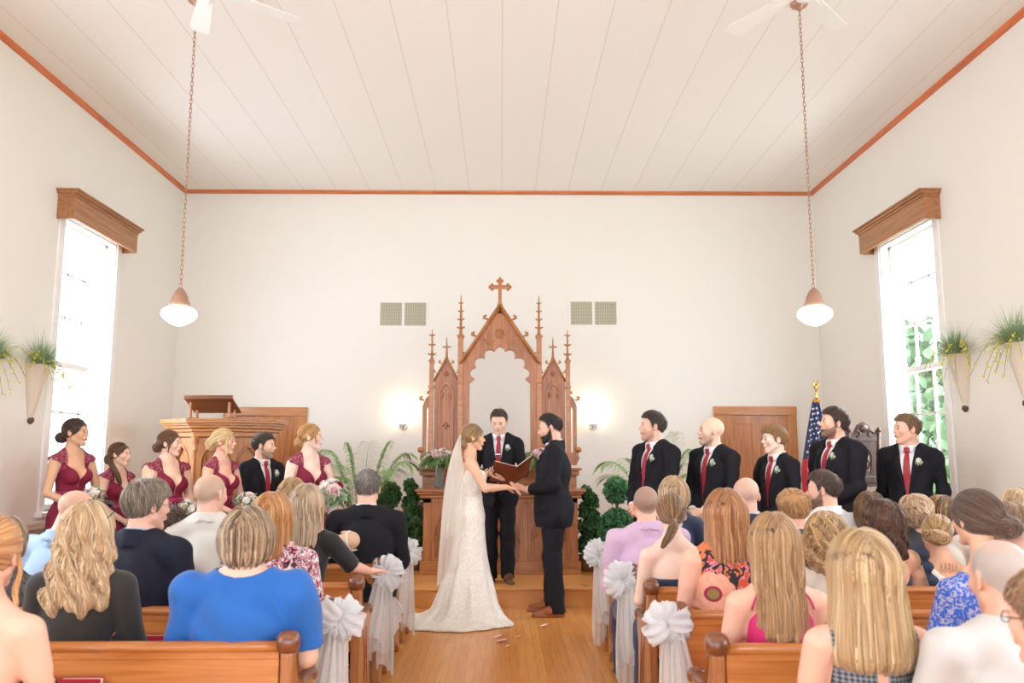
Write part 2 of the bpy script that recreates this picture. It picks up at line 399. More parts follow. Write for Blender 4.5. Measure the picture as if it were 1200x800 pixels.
tag(m.build('wall_grille', mat('grille_dark', '#77736a', .5)), 'grey slatted heater grille on the wall behind the left spiral topiary', 'heater grille')
# ------------------------------------------------------------------ pendants
copper_m = mat('aged_copper', '#b58f78', .45, .6)
globe_m = mat('opal_glass', '#fffaf2', .2, emis=('#fff1dc', 1.6), spec=.5)
def pendant(px, label):
    b = P(px, 340, 6.19); root = empty('pendant_lamp', (b.x, 6.19, ZC), 0, label, 'pendant lamp', 'schoolhouse pendant lamps on long chains')
    zg = P(px, 382, 6.19).z-ZC      # globe bottom
    zf = P(px, 338, 6.19).z-ZC      # top of fitter
    zt = P(px, 357, 6.19).z-ZC
    m = MB(); m.lathe([(0, -.075), (.012, -.075), (.02, -.06), (.06, -.035), (.068, -.02), (.068, 0), (0, 0)]); m.build('ceiling_canopy', copper_m, root)
    m = MB(); z = -.075; L_ = .046; i = 0; n = int((z-zf)/(L_*.78)); st = (z-zf)/n
    for i in range(n):
        zc = z-st*(i+.5); pts = []
        for q in range(12):
            a = 2*PI*q/12; u = .0085*math.cos(a); w = (L_/2-.0085)*(1 if math.sin(a) > .01 else -1 if math.sin(a) < -.01 else 0)+.0085*math.sin(a)
            ax = (u, 0) if i % 2 else (0, u)
            pts.append((ax[0], ax[1], zc+w))
        m.tube(pts, .0026, 5, closed=True)
    m.build('chain', copper_m, root)
    m = MB(); r = [(0, zf+.01), (.012, zf+.008), (.02, zf-.004), (.035, zf-.02), (.05, zf-.05), (.058, zf-.065), (.06, zf-.085), (.075, zt+.006), (.075, zt-.012), (.0, zt-.012)]
    m.lathe([(a, q) for a, q in r]); m.build('fitter', copper_m, root)
    h = zt-zg; R = .128
    prof = [(.066, zt-.005), (.072, zt-.015), (.105, zt-.18*h), (R-.004, zt-.3*h), (R, zt-.42*h), (R-.003, zt-.55*h), (.105, zt-.7*h), (.07, zt-.85*h), (.035, zt-.95*h), (0, zg)]
    m = MB(); m.lathe(prof, n=32); m.build('glass_globe', globe_m, root)
    ld = bpy.data.lights.new('pendant_bulb', 'POINT'); ld.energy = 10; ld.color = (1, .86, .68); ld.shadow_soft_size = .05
    lo = bpy.data.objects.new('bulb_light', ld); COL.objects.link(lo); lo.parent = root; lo.location = (0, 0, zg-.09)
pendant(211.5, 'white glass schoolhouse lamp hanging on a long chain at the left')
pendant(953.5, 'white glass schoolhouse lamp hanging on a long chain at the right')
# ------------------------------------------------------------------ ceiling fans
fan_m = mat('fan_white', '#f4f2ec', .45)
def fan(x, a0, label):
    root = empty('ceiling_fan', (x, 5.45, ZC), 0, label, 'ceiling fan', 'white ceiling fans'); zb = -.34
    m = MB(); m.lathe([(0, 0), (.07, 0), (.07, -.03), (.03, -.06), (.014, -.065), (.014, -.22), (0, -.22)]); m.build('downrod', fan_m, root)
    m = MB(); m.lathe([(0, -.2), (.05, -.2), (.11, -.23), (.125, -.28), (.12, -.33), (.07, -.38), (.05, -.41), (0, -.42)]); m.build('motor_housing', fan_m, root)
    for k in range(5):
        a = a0+k*2*PI/5; R_ = Matrix.Rotation(a, 4, 'Z') @ Matrix.Rotation(.2, 4, 'X')
        b = MB()
        poly = [(.2, -.055), (.64, -.075), (.69, -.055), (.7, 0), (.69, .055), (.64, .075), (.2, .055)]
        b.prism(poly, -.004, .004, 'z', Matrix.Translation((0, 0, zb)) @ R_, .002)
        b.prism([(.09, -.02), (.2, -.03), (.26, -.035), (.26, .035), (.2, .03), (.09, .02)], -.011, -.004, 'z', Matrix.Translation((0, 0, zb)) @ R_)
        b.build('fan_blade', fan_m, root)
fan(2.12, math.radians(90+31), 'white ceiling fan with pale blades behind the right pendant chain')
fan(-2.05, math.radians(90+24), 'white ceiling fan with pale blades behind the left pendant chain')
# ------------------------------------------------------------------ signed distance modelling
f32 = np.float32
def V3(*a): return np.array(a, dtype=f32)
def rc(P_, a, b, r1, r2):
    a = np.asarray(a, f32); b = np.asarray(b, f32); ba = b-a; pa = P_-a
    t = np.clip((pa@ba)/max(float(ba@ba), 1e-9), 0, 1)
    q = pa-t[:, None]*ba
    return np.sqrt(np.einsum('ij,ij->i', q, q))-(r1+(r2-r1)*t)
def ell(P_, c, r, R=None):
    q = P_-np.asarray(c, f32)
    if R is not None: q = q@R
    r = np.asarray(r, f32); a = q/r; b = a/r
    k0 = np.sqrt(np.einsum('ij,ij->i', a, a)); k1 = np.sqrt(np.einsum('ij,ij->i', b, b))+1e-6
    return k0*(k0-1)/k1
def box_(P_, c, hs, r=0.):
    q = np.abs(P_-np.asarray(c, f32))-(np.asarray(hs, f32)-r)
    return np.linalg.norm(np.maximum(q, 0), axis=1)+np.minimum(q.max(axis=1), 0)-r
def smin(a, b, k):
    h = np.maximum(k-np.abs(a-b), 0)/k; return np.minimum(a, b)-h*h*k*.25
def smax(a, b, k): return -smin(-a, -b, k)
def rotm(yaw=0, pitch=0, roll=0):
    """columns = local axes (x right, y front, z up); yaw>0 turns to the left, pitch>0 looks up"""
    m = Matrix.Rotation(yaw, 3, 'Z') @ Matrix.Rotation(pitch, 3, 'X') @ Matrix.Rotation(roll, 3, 'Y')
    return np.array(m, dtype=f32)
def polymesh(f, lo, hi, h, newton=True, B=4):
    """zero surface of f inside the box lo..hi by surface nets, evaluated only in blocks near the surface"""
    lo = np.asarray(lo, f32); hi = np.asarray(hi, f32)
    nb = np.ceil((hi-lo)/(h*B)).astype(int)+1; n = nb*B
    bc = [lo[i]+(np.arange(nb[i])+.5)*h*B for i in range(3)]
    C = np.stack(np.meshgrid(*bc, indexing='ij'), -1).reshape(-1, 3).astype(f32)
    fc = f(C); act = np.abs(fc) < h*B*1.35
    Fb = np.repeat(np.where(fc < 0, -1, 1).astype(f32)[:, None], B**3, 1)
    off = np.stack(np.meshgrid(*[np.arange(B)]*3, indexing='ij'), -1).reshape(-1, 3)
    ijk = np.stack(np.unravel_index(np.nonzero(act)[0], nb), -1)*B
    pts = (ijk[:, None, :]+off[None])
    PP = (lo+(pts.reshape(-1, 3)+.5)*h).astype(f32)
    Fb[act] = f(PP).reshape(-1, B**3)
    Fg = Fb.reshape(nb[0], nb[1], nb[2], B, B, B).transpose(0, 3, 1, 4, 2, 5).reshape(n[0], n[1], n[2])
    Fg[0] = Fg[-1] = 1; Fg[:, 0] = Fg[:, -1] = 1; Fg[:, :, 0] = Fg[:, :, -1] = 1
    S = Fg < 0
    cnt = np.zeros(tuple(n-1), np.int8)
    for a in (0, 1):
        for b in (0, 1):
            for c in (0, 1): cnt += S[a:n[0]-1+a, b:n[1]-1+b, c:n[2]-1+c]
    cell = np.nonzero((cnt > 0) & (cnt < 8)); M = len(cell[0])
    if M == 0: return np.zeros((0, 3), f32), np.zeros((0, 4), np.int32)
    idx = np.full(tuple(n-1), -1, np.int32); idx[cell] = np.arange(M)
    cor = [(a, b, c) for a in (0, 1) for b in (0, 1) for c in (0, 1)]
    val = np.stack([Fg[cell[0]+a, cell[1]+b, cell[2]+c] for a, b, c in cor], 1)
    acc = np.zeros((M, 3), f32); w = np.zeros(M, f32); ca = np.array(cor, f32)
    for i in range(8):
        for j in range(i+1, 8):
            if np.abs(ca[i]-ca[j]).sum() != 1: continue
            cr = (val[:, i] < 0) != (val[:, j] < 0)
            t = np.clip(val[:, i]/np.where(cr, val[:, i]-val[:, j], 1), 0, 1)
            acc += np.where(cr[:, None], ca[i]+(ca[j]-ca[i])*t[:, None], 0); w += cr
    Vt = (lo+(np.stack(cell, 1)+acc/w[:, None]+.5)*h).astype(f32)
    quads = []
    for ax in range(3):
        o1, o2 = [(1, 2), (2, 0), (0, 1)][ax]
        sl0 = [slice(None)]*3; sl1 = [slice(None)]*3; sl0[ax] = slice(0, -1); sl1[ax] = slice(1, None)
        cr = S[tuple(sl0)] != S[tuple(sl1)]
        e = np.stack(np.nonzero(cr), 1); e = e[(e[:, o1] > 0) & (e[:, o2] > 0) & (e[:, o1] < n[o1]-1) & (e[:, o2] < n[o2]-1)]
        ins = S[tuple(sl0)][e[:, 0], e[:, 1], e[:, 2]]
        d1 = np.zeros(3, int); d1[o1] = 1; d2 = np.zeros(3, int); d2[o2] = 1
        g = lambda q: idx[q[:, 0], q[:, 1], q[:, 2]]
        a, b, c, d = g(e), g(e-d1), g(e-d1-d2), g(e-d2)
        q = np.stack([a, b, c, d], 1); q[~ins] = q[~ins][:, ::-1]
        quads.append(q[(q >= 0).all(1)])
    Q = np.concatenate(quads)
    if newton:
        v, g = fgrad(f, Vt, h*.5)
        step = np.clip(v, -h, h); Vt = Vt-g*step[:, None]
    return Vt, Q
def fgrad(f, X, e=.002):
    k = np.array([[1, -1, -1], [-1, -1, 1], [-1, 1, -1], [1, 1, 1]], f32)
    vs = [f((X+e*k[i]).astype(f32)) for i in range(4)]
    g = sum(k[i][None]*vs[i][:, None] for i in range(4)); g /= (np.linalg.norm(g, axis=1, keepdims=True)+1e-9)
    return sum(vs)/4, g
# ------------------------------------------------------------------ the head, unit space
def head_prims(q, sex, chin=1., jaw=1.):
    m = sex == 'm'
    d = ell(q, (0, -.012, .030), (.077, .097, .086))
    d = smin(d, ell(q, (0, .018, -.035), (.058*jaw, .071, .076)), .03)
    for s in (-1, 1):
        d = smin(d, rc(q, (s*.050*jaw, .005, -.058), (s*.012, .060, -.098), .020 if m else .015, .017 if m else .013), .022)
        d = smin(d, ell(q, (s*.040, .058, -.022), (.024, .024, .026)), .02)
    d = smin(d, rc(q, (-.008, .070, -.100), (.008, .070, -.100), .017*chin, .017*chin), .018)
    d = smin(d, rc(q, (-.034, .074, .024), (.034, .074, .024), .012 if m else .009, .012 if m else .009), .02)
    for s in (-1, 1): d = smax(d, -ell(q, (s*.031, .102, .004), (.021, .020, .013)), .012)
    d = smin(d, rc(q, (0, .084, .012), (0, .107, -.024), .0065, .0105), .010)
    for s in (-1, 1): d = smin(d, rc(q, (s*.011, .095, -.029), (s*.012, .092, -.031), .008, .008), .006)
    for s in (-1, 1): d = smin(d, ell(q, (s*.031, .080, .004), (.0145, .011, .0105)), .004)
    d = smin(d, ell(q, (0, .086, -.055), (.026, .014, .014)), .010)
    d = smin(d, rc(q, (-.017, .091, -.056), (.017, .091, -.056), .0045, .0045), .005)
    d = smin(d, rc(q, (-.014, .092, -.066), (.014, .092, -.066), .0055, .0055), .005)
    d = smax(d, -rc(q, (-.022, .101, -.0608), (.022, .101, -.0608), .0032, .0032), .003)
    for s in (-1, 1):
        R = rotm(yaw=s*.35, roll=0)
        e = ell(q, (s*.081, -.008, -.006), (.008, .019, .032), R)
        e = smax(e, -ell(q, (s*.090, -.004, -.003), (.007, .011, .020), R), .004)
        d = smin(d, e, .008)
    return d
# ------------------------------------------------------------------ figures
SKIN = {'fair': '#f2c9b0', 'pink': '#f0bca3', 'tan': '#dfae8e', 'peach': '#eebb9a', 'pale': '#f5d3c0'}
def skin_material():
    m = mat('skin', (1., 1., 1.), .48, attr='col', sub=.12, spec=.35, bump=(180, .05)); return m
SK = skin_material()
class Fig:
    def __init__(s, top, sex='m', seated=False, sc=None, w=1., fat=0., head=(0, 0, 0), hoff=(0, 0, 0), arms=None, hs=1.04, bust=1., lean=0, feet=None, legs=None, neck=1.):
        s.sex = sex; s.m = sex == 'm'; s.seated = seated; s.w = w*(1 if s.m else .9); s.fat = fat
        s.base = 1.35 if seated else 1.75
        if sc is None: sc = top/1.75 if not seated else (.96 if s.m else .91)
        s.sc = sc; s.zo = top-(s.base+hoff[2])*sc            # offset added after scaling
        s.fz = -s.zo/sc                            # floor height in unit space
        s.dz = -.40 if seated else 0.
        s.R = rotm(*[math.radians(a) for a in head]); s.hs = hs*(1. if s.m else .95)
        s.HC = V3(hoff[0], .015+hoff[1], 1.637+s.dz+hoff[2]); s.bust = bust; s.neck = neck
        W = s.w; dz = s.dz
        sx = (.185 if s.m else .178)*W
        sz = 1.415 if s.m else 1.392
        s.sh = {1: V3(sx, -.01, sz+dz), -1: V3(-sx, -.01, sz+dz)}
        # arms: {'side': (elbow, wrist, finger direction, palm normal, thumb direction, curl)}
        s.arm = {}
        for q in (1, -1):
            if arms and q in arms: s.arm[q] = [V3(*v) for v in arms[q][:5]]+[arms[q][5] if len(arms[q]) > 5 else .3]
            elif seated: s.arm[q] = [V3(q*(sx+.045), .05, 1.13+dz), V3(q*.10, .26, 1.02+dz), V3(-q*.5, .8, -.1), V3(0, 0, -1), V3(-q*.8, -.4, 0), .3]
            else: s.arm[q] = [V3(q*(sx+.05), -.02, 1.13), V3(q*(sx+.03), .06, .88), V3(0, .15, -1), V3(-q, 0, 0), V3(0, 1, -.2), .4]
        for q in s.arm: 
            for k in (2, 3, 4): s.arm[q][k] = s.arm[q][k]/np.linalg.norm(s.arm[q][k])
        hx = .085*W
        if seated:
            kz = .10*0+.49+max(s.fz, -.08)*.5
            s.leg = {q: [V3(q*hx, 0, .53), V3(q*.11, .42, .50), V3(q*.11, .44, s.fz+.09), V3(q*.12, .56, s.fz+.035)] for q in (1, -1)}
        else:
            s.leg = legs or {q: [V3(q*hx, -.005, .90), V3(q*hx*1.05, .01, .49), V3(q*hx*1.05, -.02, s.fz+.08), V3(q*hx*1.5, .13, s.fz+.03)] for q in (1, -1)}
    # fields in unit space
    def torso(s, X, t=0., k=.05, bl=1.):
        W, dz, fa = s.w, s.dz, s.fat
        def e(c, r): return ell(X, (c[0], c[1], c[2]+dz), (r[0]*W+t+fa*.5, r[1]+t+fa, r[2]+t))
        if s.m:
            d = e((0, -.005, 1.27), (.160, .108, .185)); d = smin(d, e((0, .005+fa*.5, 1.07), (.142, .108, .17)), k)
            d = smin(d, e((0, -.012, .93), (.158, .118, .125)), k)
        else:
            d = e((0, -.008, 1.28), (.142, .092, .17)); d = smin(d, e((0, 0+fa*.4, 1.08), (.122, .092, .16)), k)
            d = smin(d, e((0, -.012, .93), (.175, .122, .135)), k)
            for q in (-1, 1): d = smin(d, ell(X, (q*.066*W, .078+fa*.6, 1.27+dz), (.062*s.bust+t*.7, .055*s.bust+t*.7, .062*s.bust+t*.7)), .03)
        for q in (-1, 1):
            d = smin(d, rc(X, (q*.02, -.018, 1.47+dz), s.sh[q]*V3(.82, 1, 1), .040+t+fa*.3, .042+t+fa*.3), .035)
            d = smin(d, rc(X, (q*.03, -.015, 1.500+dz), (q*.12*W, -.015, (1.435 if s.m else 1.415)+dz), .028+t, .03+t), .045)
        return d
    def neckf(s, X, t=0.):
        a = (0, -.012, 1.46+s.dz); b = s.HC+s.R@(V3(0, -.022, -.055)*s.hs)
        r = (.059 if s.m else .049)*s.neck+t; return rc(X, a, b, r*1.08+s.fat*.2, r)
    def armf(s, q, X, t=0., end=1.):
        fa = s.fat*.5; m = s.m; e, w_ = s.arm[q][0], s.arm[q][1]; a = s.sh[q]
        d = rc(X, a, e, (.050 if m else .041)+t+fa, (.038 if m else .032)+t+fa*.8)
        d = smin(d, rc(X, a, a+(e-a)*.45, (.050 if m else .044)+t+fa, (.042 if m else .038)+t+fa), .02)
        w2 = e+(w_-e)*end
        mid = e+(w_-e)*.35*end
        d2 = smin(rc(X, e, mid, (.040 if m else .032)+t+fa*.6, (.039 if m else .032)+t+fa*.6), rc(X, mid, w2, (.039 if m else .031)+t+fa*.6, (.027 if m else .022)+t+fa*.3), .01)
        return smin(d, d2, .02)
    def handf(s, q, X):
        e, W_, d, n, th, cu = s.arm[q]; g = 1. if s.m else .88
        n = n-d*float(n@d); n = n/np.linalg.norm(n); th = th-d*float(th@d)-n*float(th@n); th = th/(np.linalg.norm(th)+1e-6)
        D_ = rc(X, W_-d*.01, W_+d*.03*g, .024*g, .022*g)
        for i in range(4):
            u = (1.5-i)*.0205*g                               # index at the thumb side
            k0 = W_+d*.02*g+th*u*.6; k1 = W_+d*(.088-abs(i-1)*.004)*g+th*u
            D_ = smin(D_, rc(X, k0, k1, .0155*g, .0115*g), .014)
            L = (.040, .045, .042, .033)[i]*g; p = k1; a = cu*(.7+.12*i); dr = th*(.5-i*.33)*.14
            fd = None
            for j in range(3):
                ang = a*(j+1)*.75+.05; v = d*math.cos(ang)+n*math.sin(ang)+dr; v = v/np.linalg.norm(v)
                p2 = p+v*L*(1, .62, .5)[j]; sgm = rc(X, p, p2, (.0098-.0008*j)*g, (.0090-.0009*j)*g)
                fd = sgm if fd is None else smin(fd, sgm, .003); p = p2
            D_ = smin(D_, fd, .005)
        t0 = W_+d*.022*g+th*.018*g+n*.006; t1 = W_+d*.052*g+th*.042*g+n*.018; t2 = W_+d*.080*g+th*.048*g+n*.026; t3 = W_+d*.100*g+th*.045*g+n*.034
        D_ = smin(D_, rc(X, t0, t1, .015*g, .0125*g), .012); D_ = smin(D_, rc(X, t1, t2, .0118*g, .0105*g), .004)
        return smin(D_, rc(X, t2, t3, .0105*g, .0085*g), .003)
    def legf(s, q, X, t=0., foot=True):
        h, k_, a, f_ = s.leg[q]; fa = s.fat*.5; m = s.m
        d = rc(X, h, k_, .088*s.w+t+fa, .054+t+fa*.6)
        mid = k_+(a-k_)*.35+V3(0, -.012, 0)
        d = smin(d, rc(X, k_, mid, .052+t, .053+t), .03); d = smin(d, rc(X, mid, a, .053+t, .034+t), .03)
        if foot: d = smin(d, rc(X, a+V3(0, -.025, -.045), f_, .03+t, .026+t), .03)
        return d
    def local(s, f, X, c, r, d, k):
        """blend the far-reaching detail f in only where it matters"""
        m = np.einsum('ij,ij->i', X-c, X-c) < r*r
        if m.any(): d[m] = smin(d[m], f(X[m]), k)
        return d
    def headf(s, X): return head_prims(((X-s.HC)@s.R)/s.hs, s.sex)*s.hs
    def body(s, X):
        d = s.torso(X)
        for q in (-1, 1):
            d = s.local(lambda Y: s.armf(q, Y), X, (s.sh[q]+s.arm[q][1])/2, .6, d, .03)
            c = s.arm[q][1]+s.arm[q][2]*.08
            m = np.einsum('ij,ij->i', X-c, X-c) < .2**2
            if m.any(): d[m] = smin(d[m], s.handf(q, X[m]), .008)
            d = smin(d, s.legf(q, X), .03)
        m = X[:, 2] > 1.40+s.dz
        if m.any():
            Y = X[m]; dd = smin(d[m], s.neckf(Y), .035); c = s.HC
            m2 = np.einsum('ij,ij->i', Y-c, Y-c) < .26**2
            z = dd.copy(); z[m2] = smin(dd[m2], s.headf(Y[m2]), .016); 
            d[m] = z
        return d
    def bbox(s, pad=.05):
        pts = [s.HC+V3(0, 0, .13), s.HC-V3(0, 0, .1), V3(-.2*s.w-s.fat, -.14-s.fat, .8+s.dz), V3(.2*s.w+s.fat, .16+s.fat*1.6, .8+s.dz)]
        for q in (-1, 1):
            pts += [s.sh[q]+V3(q*.07, 0, 0), s.arm[q][0], s.arm[q][1], s.arm[q][1]+s.arm[q][2]*.2]+list(s.leg[q]); pts.append(s.leg[q][3]+V3(0, .03, -.035))
        for q in (-1, 1): pts.append(s.HC+V3(q*.12, q*.12, 0))
        a = np.array(pts); return a.min(0)-pad-s.fat*.5, a.max(0)+pad+s.fat*.5
    def out(s, V): return V*s.sc+V3(0, 0, s.zo)
    def tohead(s, V): return ((V-s.HC)@s.R)/s.hs
    def mesh(s, f, lo, hi, h, colors=None):
        V, Q = polymesh(f, lo, hi, h/s.sc); c = colors(V) if callable(colors) else None
        return np_mesh(s.out(V), Q, c)
def body_colors(fg, skin, beard=None, buzz=None, lips='#c46a60', brow='#5b4030', flush=.5, tattoo=None):
    base = np.array(srgb(SKIN.get(skin, skin)), f32)
    def fn(V):
        c = np.tile(base, (len(V), 1)); q = fg.tohead(V)
        def mixc(mask, col): 
            nonlocal c
            k = np.clip(mask, 0, 1)[:, None]; c = c*(1-k)+np.array(srgb(col), f32)*k
        near = np.abs(q).max(1) < .17
        red = base*np.array([1.0, .72, .66], f32)
        k = np.zeros(len(V), f32)
        for s in (-1, 1):
            k += np.exp(-(((q-V3(s*.046, .07, -.03))/.02)**2).sum(1))*.5+np.exp(-(((q-V3(s*.085, -.01, -.005))/.02)**2).sum(1))*.7
        k += np.exp(-(((q-V3(0, .11, -.025))/.014)**2).sum(1))*.4
        k = (k*flush*near)[:, None]; c = c*(1-k)+red*k
        mixc(near*np.exp(-(((q-V3(0, .097, -.061))/V3(.020, .014, .0085))**2).sum(1)**2)*.8, lips)
        for s in (-1, 1):
            qq = q-V3(s*.031, .085, .021); mixc(near*np.exp(-((qq/V3(.018, .02, .0045))**2).sum(1)**2)*.85, brow)
            qq = q-V3(s*.031, .095, .004); mixc(near*np.exp(-((qq/V3(.0125, .02, .0035))**2).sum(1)**2)*.8, '#4a3328')
        if beard:
            col, am = beard
            z, y, x = q[:, 2], q[:, 1], np.abs(q[:, 0])
            top_ = np.interp(y, [-.01, .005, .02, .045, .07, .1], [.005, .005, -.02, -.045, -.052, -.050])
            bm = np.clip((top_-z)/.014, 0, 1)*np.clip((y+.008)/.01, 0, 1)*np.clip((z+.135)/.01, 0, 1)
            must = np.exp(-(((q-V3(0, .095, -.047))/V3(.024, .02, .0055))**2).sum(1)**2)
            lipm = np.exp(-(((q-V3(0, .097, -.061))/V3(.018, .014, .007))**2).sum(1)**2)
            ck = np.clip(1-lipm*1.5, 0, 1)
            mixc(near*np.maximum(bm, must)*ck*am*(z > -.125), col)
        if buzz:
            col, am = buzz[:2]; top = buzz[2] if len(buzz) > 2 else am
            z, y = q[:, 2], q[:, 1]
            hl = np.clip((z-np.interp(y, HLY, HLZ))/.012, 0, 1)*(np.abs(q[:, 0]) < .081)
            tp = np.clip((z-.07)/.04, 0, 1); mixc(near*hl*(am*(1-tp)+top*tp), col)
        if tattoo: c = tattoo(V, c)
        n = np.sin(V[:, 0]*91)*np.sin(V[:, 1]*87)*np.sin(V[:, 2]*83); c = c*(1+.02*n[:, None])
        return np.clip(c, 0, 1)
    return fn
# ------------------------------------------------------------------ hair
HLY = [-.11, -.075, -.03, -.012, .018, .024, .036, .055, .08, .12]; HLZ = [-.060, -.060, -.022, .0, -.012, .012, .040, .058, .066, .072]
def hair_mat():
    if 'hair' in MATS: return MATS['hair']
    m = mat('hair', (1., 1., 1.), .42, attr='col', spec=.35, sheen=.25); return m
def trace(f, start, flow, steps, ds, off, stop, taper=.3, wob=0., rng=RNG):
    """follow the hair surface"""
    Pn = len(start); X = start.copy(); path = [X.copy()]; alive = np.ones(Pn, bool); L = np.ones(Pn, int)
    ph = rng.random((Pn, 3)).astype(f32)*6.28
    for i in range(steps):
        v, g = fgrad(f, X, .004)
        X = X-g*np.clip(v-off, -.012, .012)[:, None]
        d = flow(X, g, i)
        d = d-g*np.einsum('ij,ij->i', d, g)[:, None]; nn = np.linalg.norm(d, axis=1, keepdims=True)+1e-6
        ok = nn[:, 0] > .12
        d = d/nn
        Xn = X+d*ds+(wob*np.sin(ph+i*ds*60) if wob else 0)
        alive &= ok & ~stop(Xn)
        X = np.where(alive[:, None], Xn, X); L += alive; path.append(X.copy())
    return np.stack(path, 1).astype(f32), L
def strands_mesh(path, L, r, cols, sides=3):
    """tapered tubes: path (N, K, 3), colour per strand"""
    N, K, _ = path.shape
    T = np.gradient(path, axis=1); T /= (np.linalg.norm(T, axis=2, keepdims=True)+1e-9)
    ref = np.array([.31, .22, .92], f32); U = np.cross(T, ref); U /= (np.linalg.norm(U, axis=2, keepdims=True)+1e-9); W = np.cross(T, U)
    k = np.arange(K)[None, :]; tt = np.clip(k/np.maximum(L[:, None], 1), 0, 1)
    rad = r[:, None]*np.where(k >= L[:, None], .02, np.minimum(1, (1.05-tt)*2.6))*np.clip(tt*8+.4, 0, 1)
    ring = []
    for j in range(sides):
        a = 2*PI*j/sides; ring.append(path+(U*math.cos(a)+W*math.sin(a))*rad[:, :, None])
    V = np.stack(ring, 2).reshape(-1, 3)
    base = (np.arange(N)[:, None]*K+np.arange(K-1)[None, :]); base = base[(np.arange(K-1)[None, :] < L[:, None]-0)]
    F = []
    for j in range(sides):
        j2 = (j+1) % sides; F.append(np.stack([base*sides+j, base*sides+j2, (base+1)*sides+j2, (base+1)*sides+j], 1))
    C = np.repeat(cols, K*sides, 0)
    return V, np.concatenate(F), C
def join(parts):
    Vs, Fs, Cs = [], [], []; n = 0
    for V, F, C in parts:
        if len(V) == 0: continue
        Vs.append(V); Fs.append(F+n); Cs.append(C); n += len(V)
    return np.concatenate(Vs), np.concatenate(Fs), np.concatenate(Cs)
def face_cut(q, wide=1., low=0.):
    return ell(q, (0, .115, -.045+low), (.072*wide, .098, .108))
def hair(fg, style, pal, n=500, h=.006, rad=.0022, length=.28, vol=1., seed=1, part=0., curl=0., ext=None, parent=None, name='hair', **kw):
    """pal: list of colours mixed per strand"""
    rng = np.random.default_rng(seed); dark = np.array(srgb(pal[0]), f32); P3 = np.array([srgb(c) for c in pal], f32)
    v = vol; Lg = length; lo = [-.17*v, -.2*v-.02, -.12]; hi = [.17*v, .14, .16*v]; extra = []
    if style == 'short':
        tk = kw.get('tk', .005); tt = kw.get('top', .012)*.7; lv = kw.get('line', -.018)
        def f(q):
            d = ell(q, (0, -.012, .030), (.077+tk, .097+tk, .086+tk))
            d = smin(d, ell(q, (kw.get('sidex', 0), .012, .050), (.058, .074, .060+tt)), .03)
            line = np.interp(q[:, 1], HLY, HLZ).astype(f32)+lv+.018
            d = smax(d, (line-q[:, 2])*.75, .006)
            for s in (-1, 1): d = smax(d, -ell(q, (s*.092, -.004, -.012), (.018, .022, .034)), .005)
            return d+.0016*np.sin(q[:, 0]*170+q[:, 1]*60)*np.sin(q[:, 1]*90+q[:, 2]*50)
        flow = lambda X, g, i: np.stack([X[:, 0]*2+kw.get('comb', 0), kw.get('fwd', .35)*np.ones(len(X)), -.35-X[:, 2]*0-.6*(X[:, 2] < .05)], 1).astype(f32)
        stop = lambda X: X[:, 2] < np.interp(X[:, 1], HLY, HLZ)+lv+.018-.004
        steps, ds, rootz = kw.get('st', 4), .009, None
    elif style in ('long', 'bob', 'curly', 'halfup'):
        yb = kw.get('yb', -.075); bw = kw.get('bw', .07); fr = kw.get('front', .0); th = kw.get('th', .048)
        lo[2] = -Lg-.08; lo[0] = -max(.17*v, bw+th+.06); hi[0] = -lo[0]; lo[1] = yb-.13
        def f(q):
            d = ell(q, (0, -.016, .026), (.090*v, .108*v, .094*v))
            d = smin(d, rc(q, (-.03, -.045, -.02), (-bw*.45, yb, -Lg+.045), .068*v, th), .05)
            d = smin(d, rc(q, (.03, -.045, -.02), (bw*.45, yb, -Lg+.045), .068*v, th), .05)
            for s in (-1, 1):
                d = smin(d, rc(q, (s*.055*v, -.015, .01), (s*bw, yb+.035+fr, -Lg+.05+kw.get('lay', .02)), .040*v, th*.85), .04)
            d = smax(d, -face_cut(q, kw.get('fw', 1.)), .012)
            d = smax(d, -(ell(q, (0, .10, -.22), (.075, .125, .17))), .02)
            fol = kw.get('fold', .004)
            a = np.arctan2(q[:, 0], -q[:, 1]-.0); d = d+fol*np.sin(a*kw.get('nf', 19)+3*np.sin(q[:, 2]*14+seed))*np.clip((.05-q[:, 2])/.12, 0, 1)
            if curl: d = d+.007*np.sin(q[:, 2]*55+q[:, 0]*60+seed)*np.clip((.02-q[:, 2])/.1, 0, 1)
            return d
        pz = kw.get('bang', 0.)
        def flow(X, g, i):
            sd = X[:, 0]-part; out_ = np.clip(X[:, 2]-.03, 0, .1)*9
            dx = np.where(np.abs(sd) < .07, np.sign(sd)*out_, 0)+(np.sin(X[:, 2]*40+X[:, 0]*70)*curl*1.2 if curl else 0)
            return np.stack([dx, -np.clip(X[:, 2]-.05, 0, .1)*4*np.ones(len(X)), -np.ones(len(X))], 1).astype(f32)
        stopz = None
        stop = lambda X: X[:, 2] < -Lg+stopr
        stopr = rng.random(n).astype(f32)*.05-.035
        steps, ds = int((Lg+.3)/.016), .016
    elif style in ('updo', 'bun', 'pony'):
        bc = V3(*kw.get('bun', (0, -.12, -.03))); br = V3(*kw.get('br', (.045, .04, .045)))
        def cap(q):
            d = ell(q, (0, -.015, .030), (.083*v, .103*v, .092*v)); line = -.035+.45*q[:, 1]
            d = smax(d, line-q[:, 2]-.02, .015)
            d = smax(d, -face_cut(q, 1.02), .014)
            for s in (-1, 1): d = smax(d, -ell(q, (s*.095, .005, -.02), (.022, .022, .028)), .006)
            return d
        def f(q): return smin(cap(q), ell(q, bc, br), .025)
        flow = lambda X, g, i: (bc-X)/np.linalg.norm(bc-X, axis=1, keepdims=True)
        stop = lambda X: np.linalg.norm((X-bc)/br, axis=1) < .9
        steps, ds = 18, .012; lo[1] = -.26; lo[2] = -.16; 
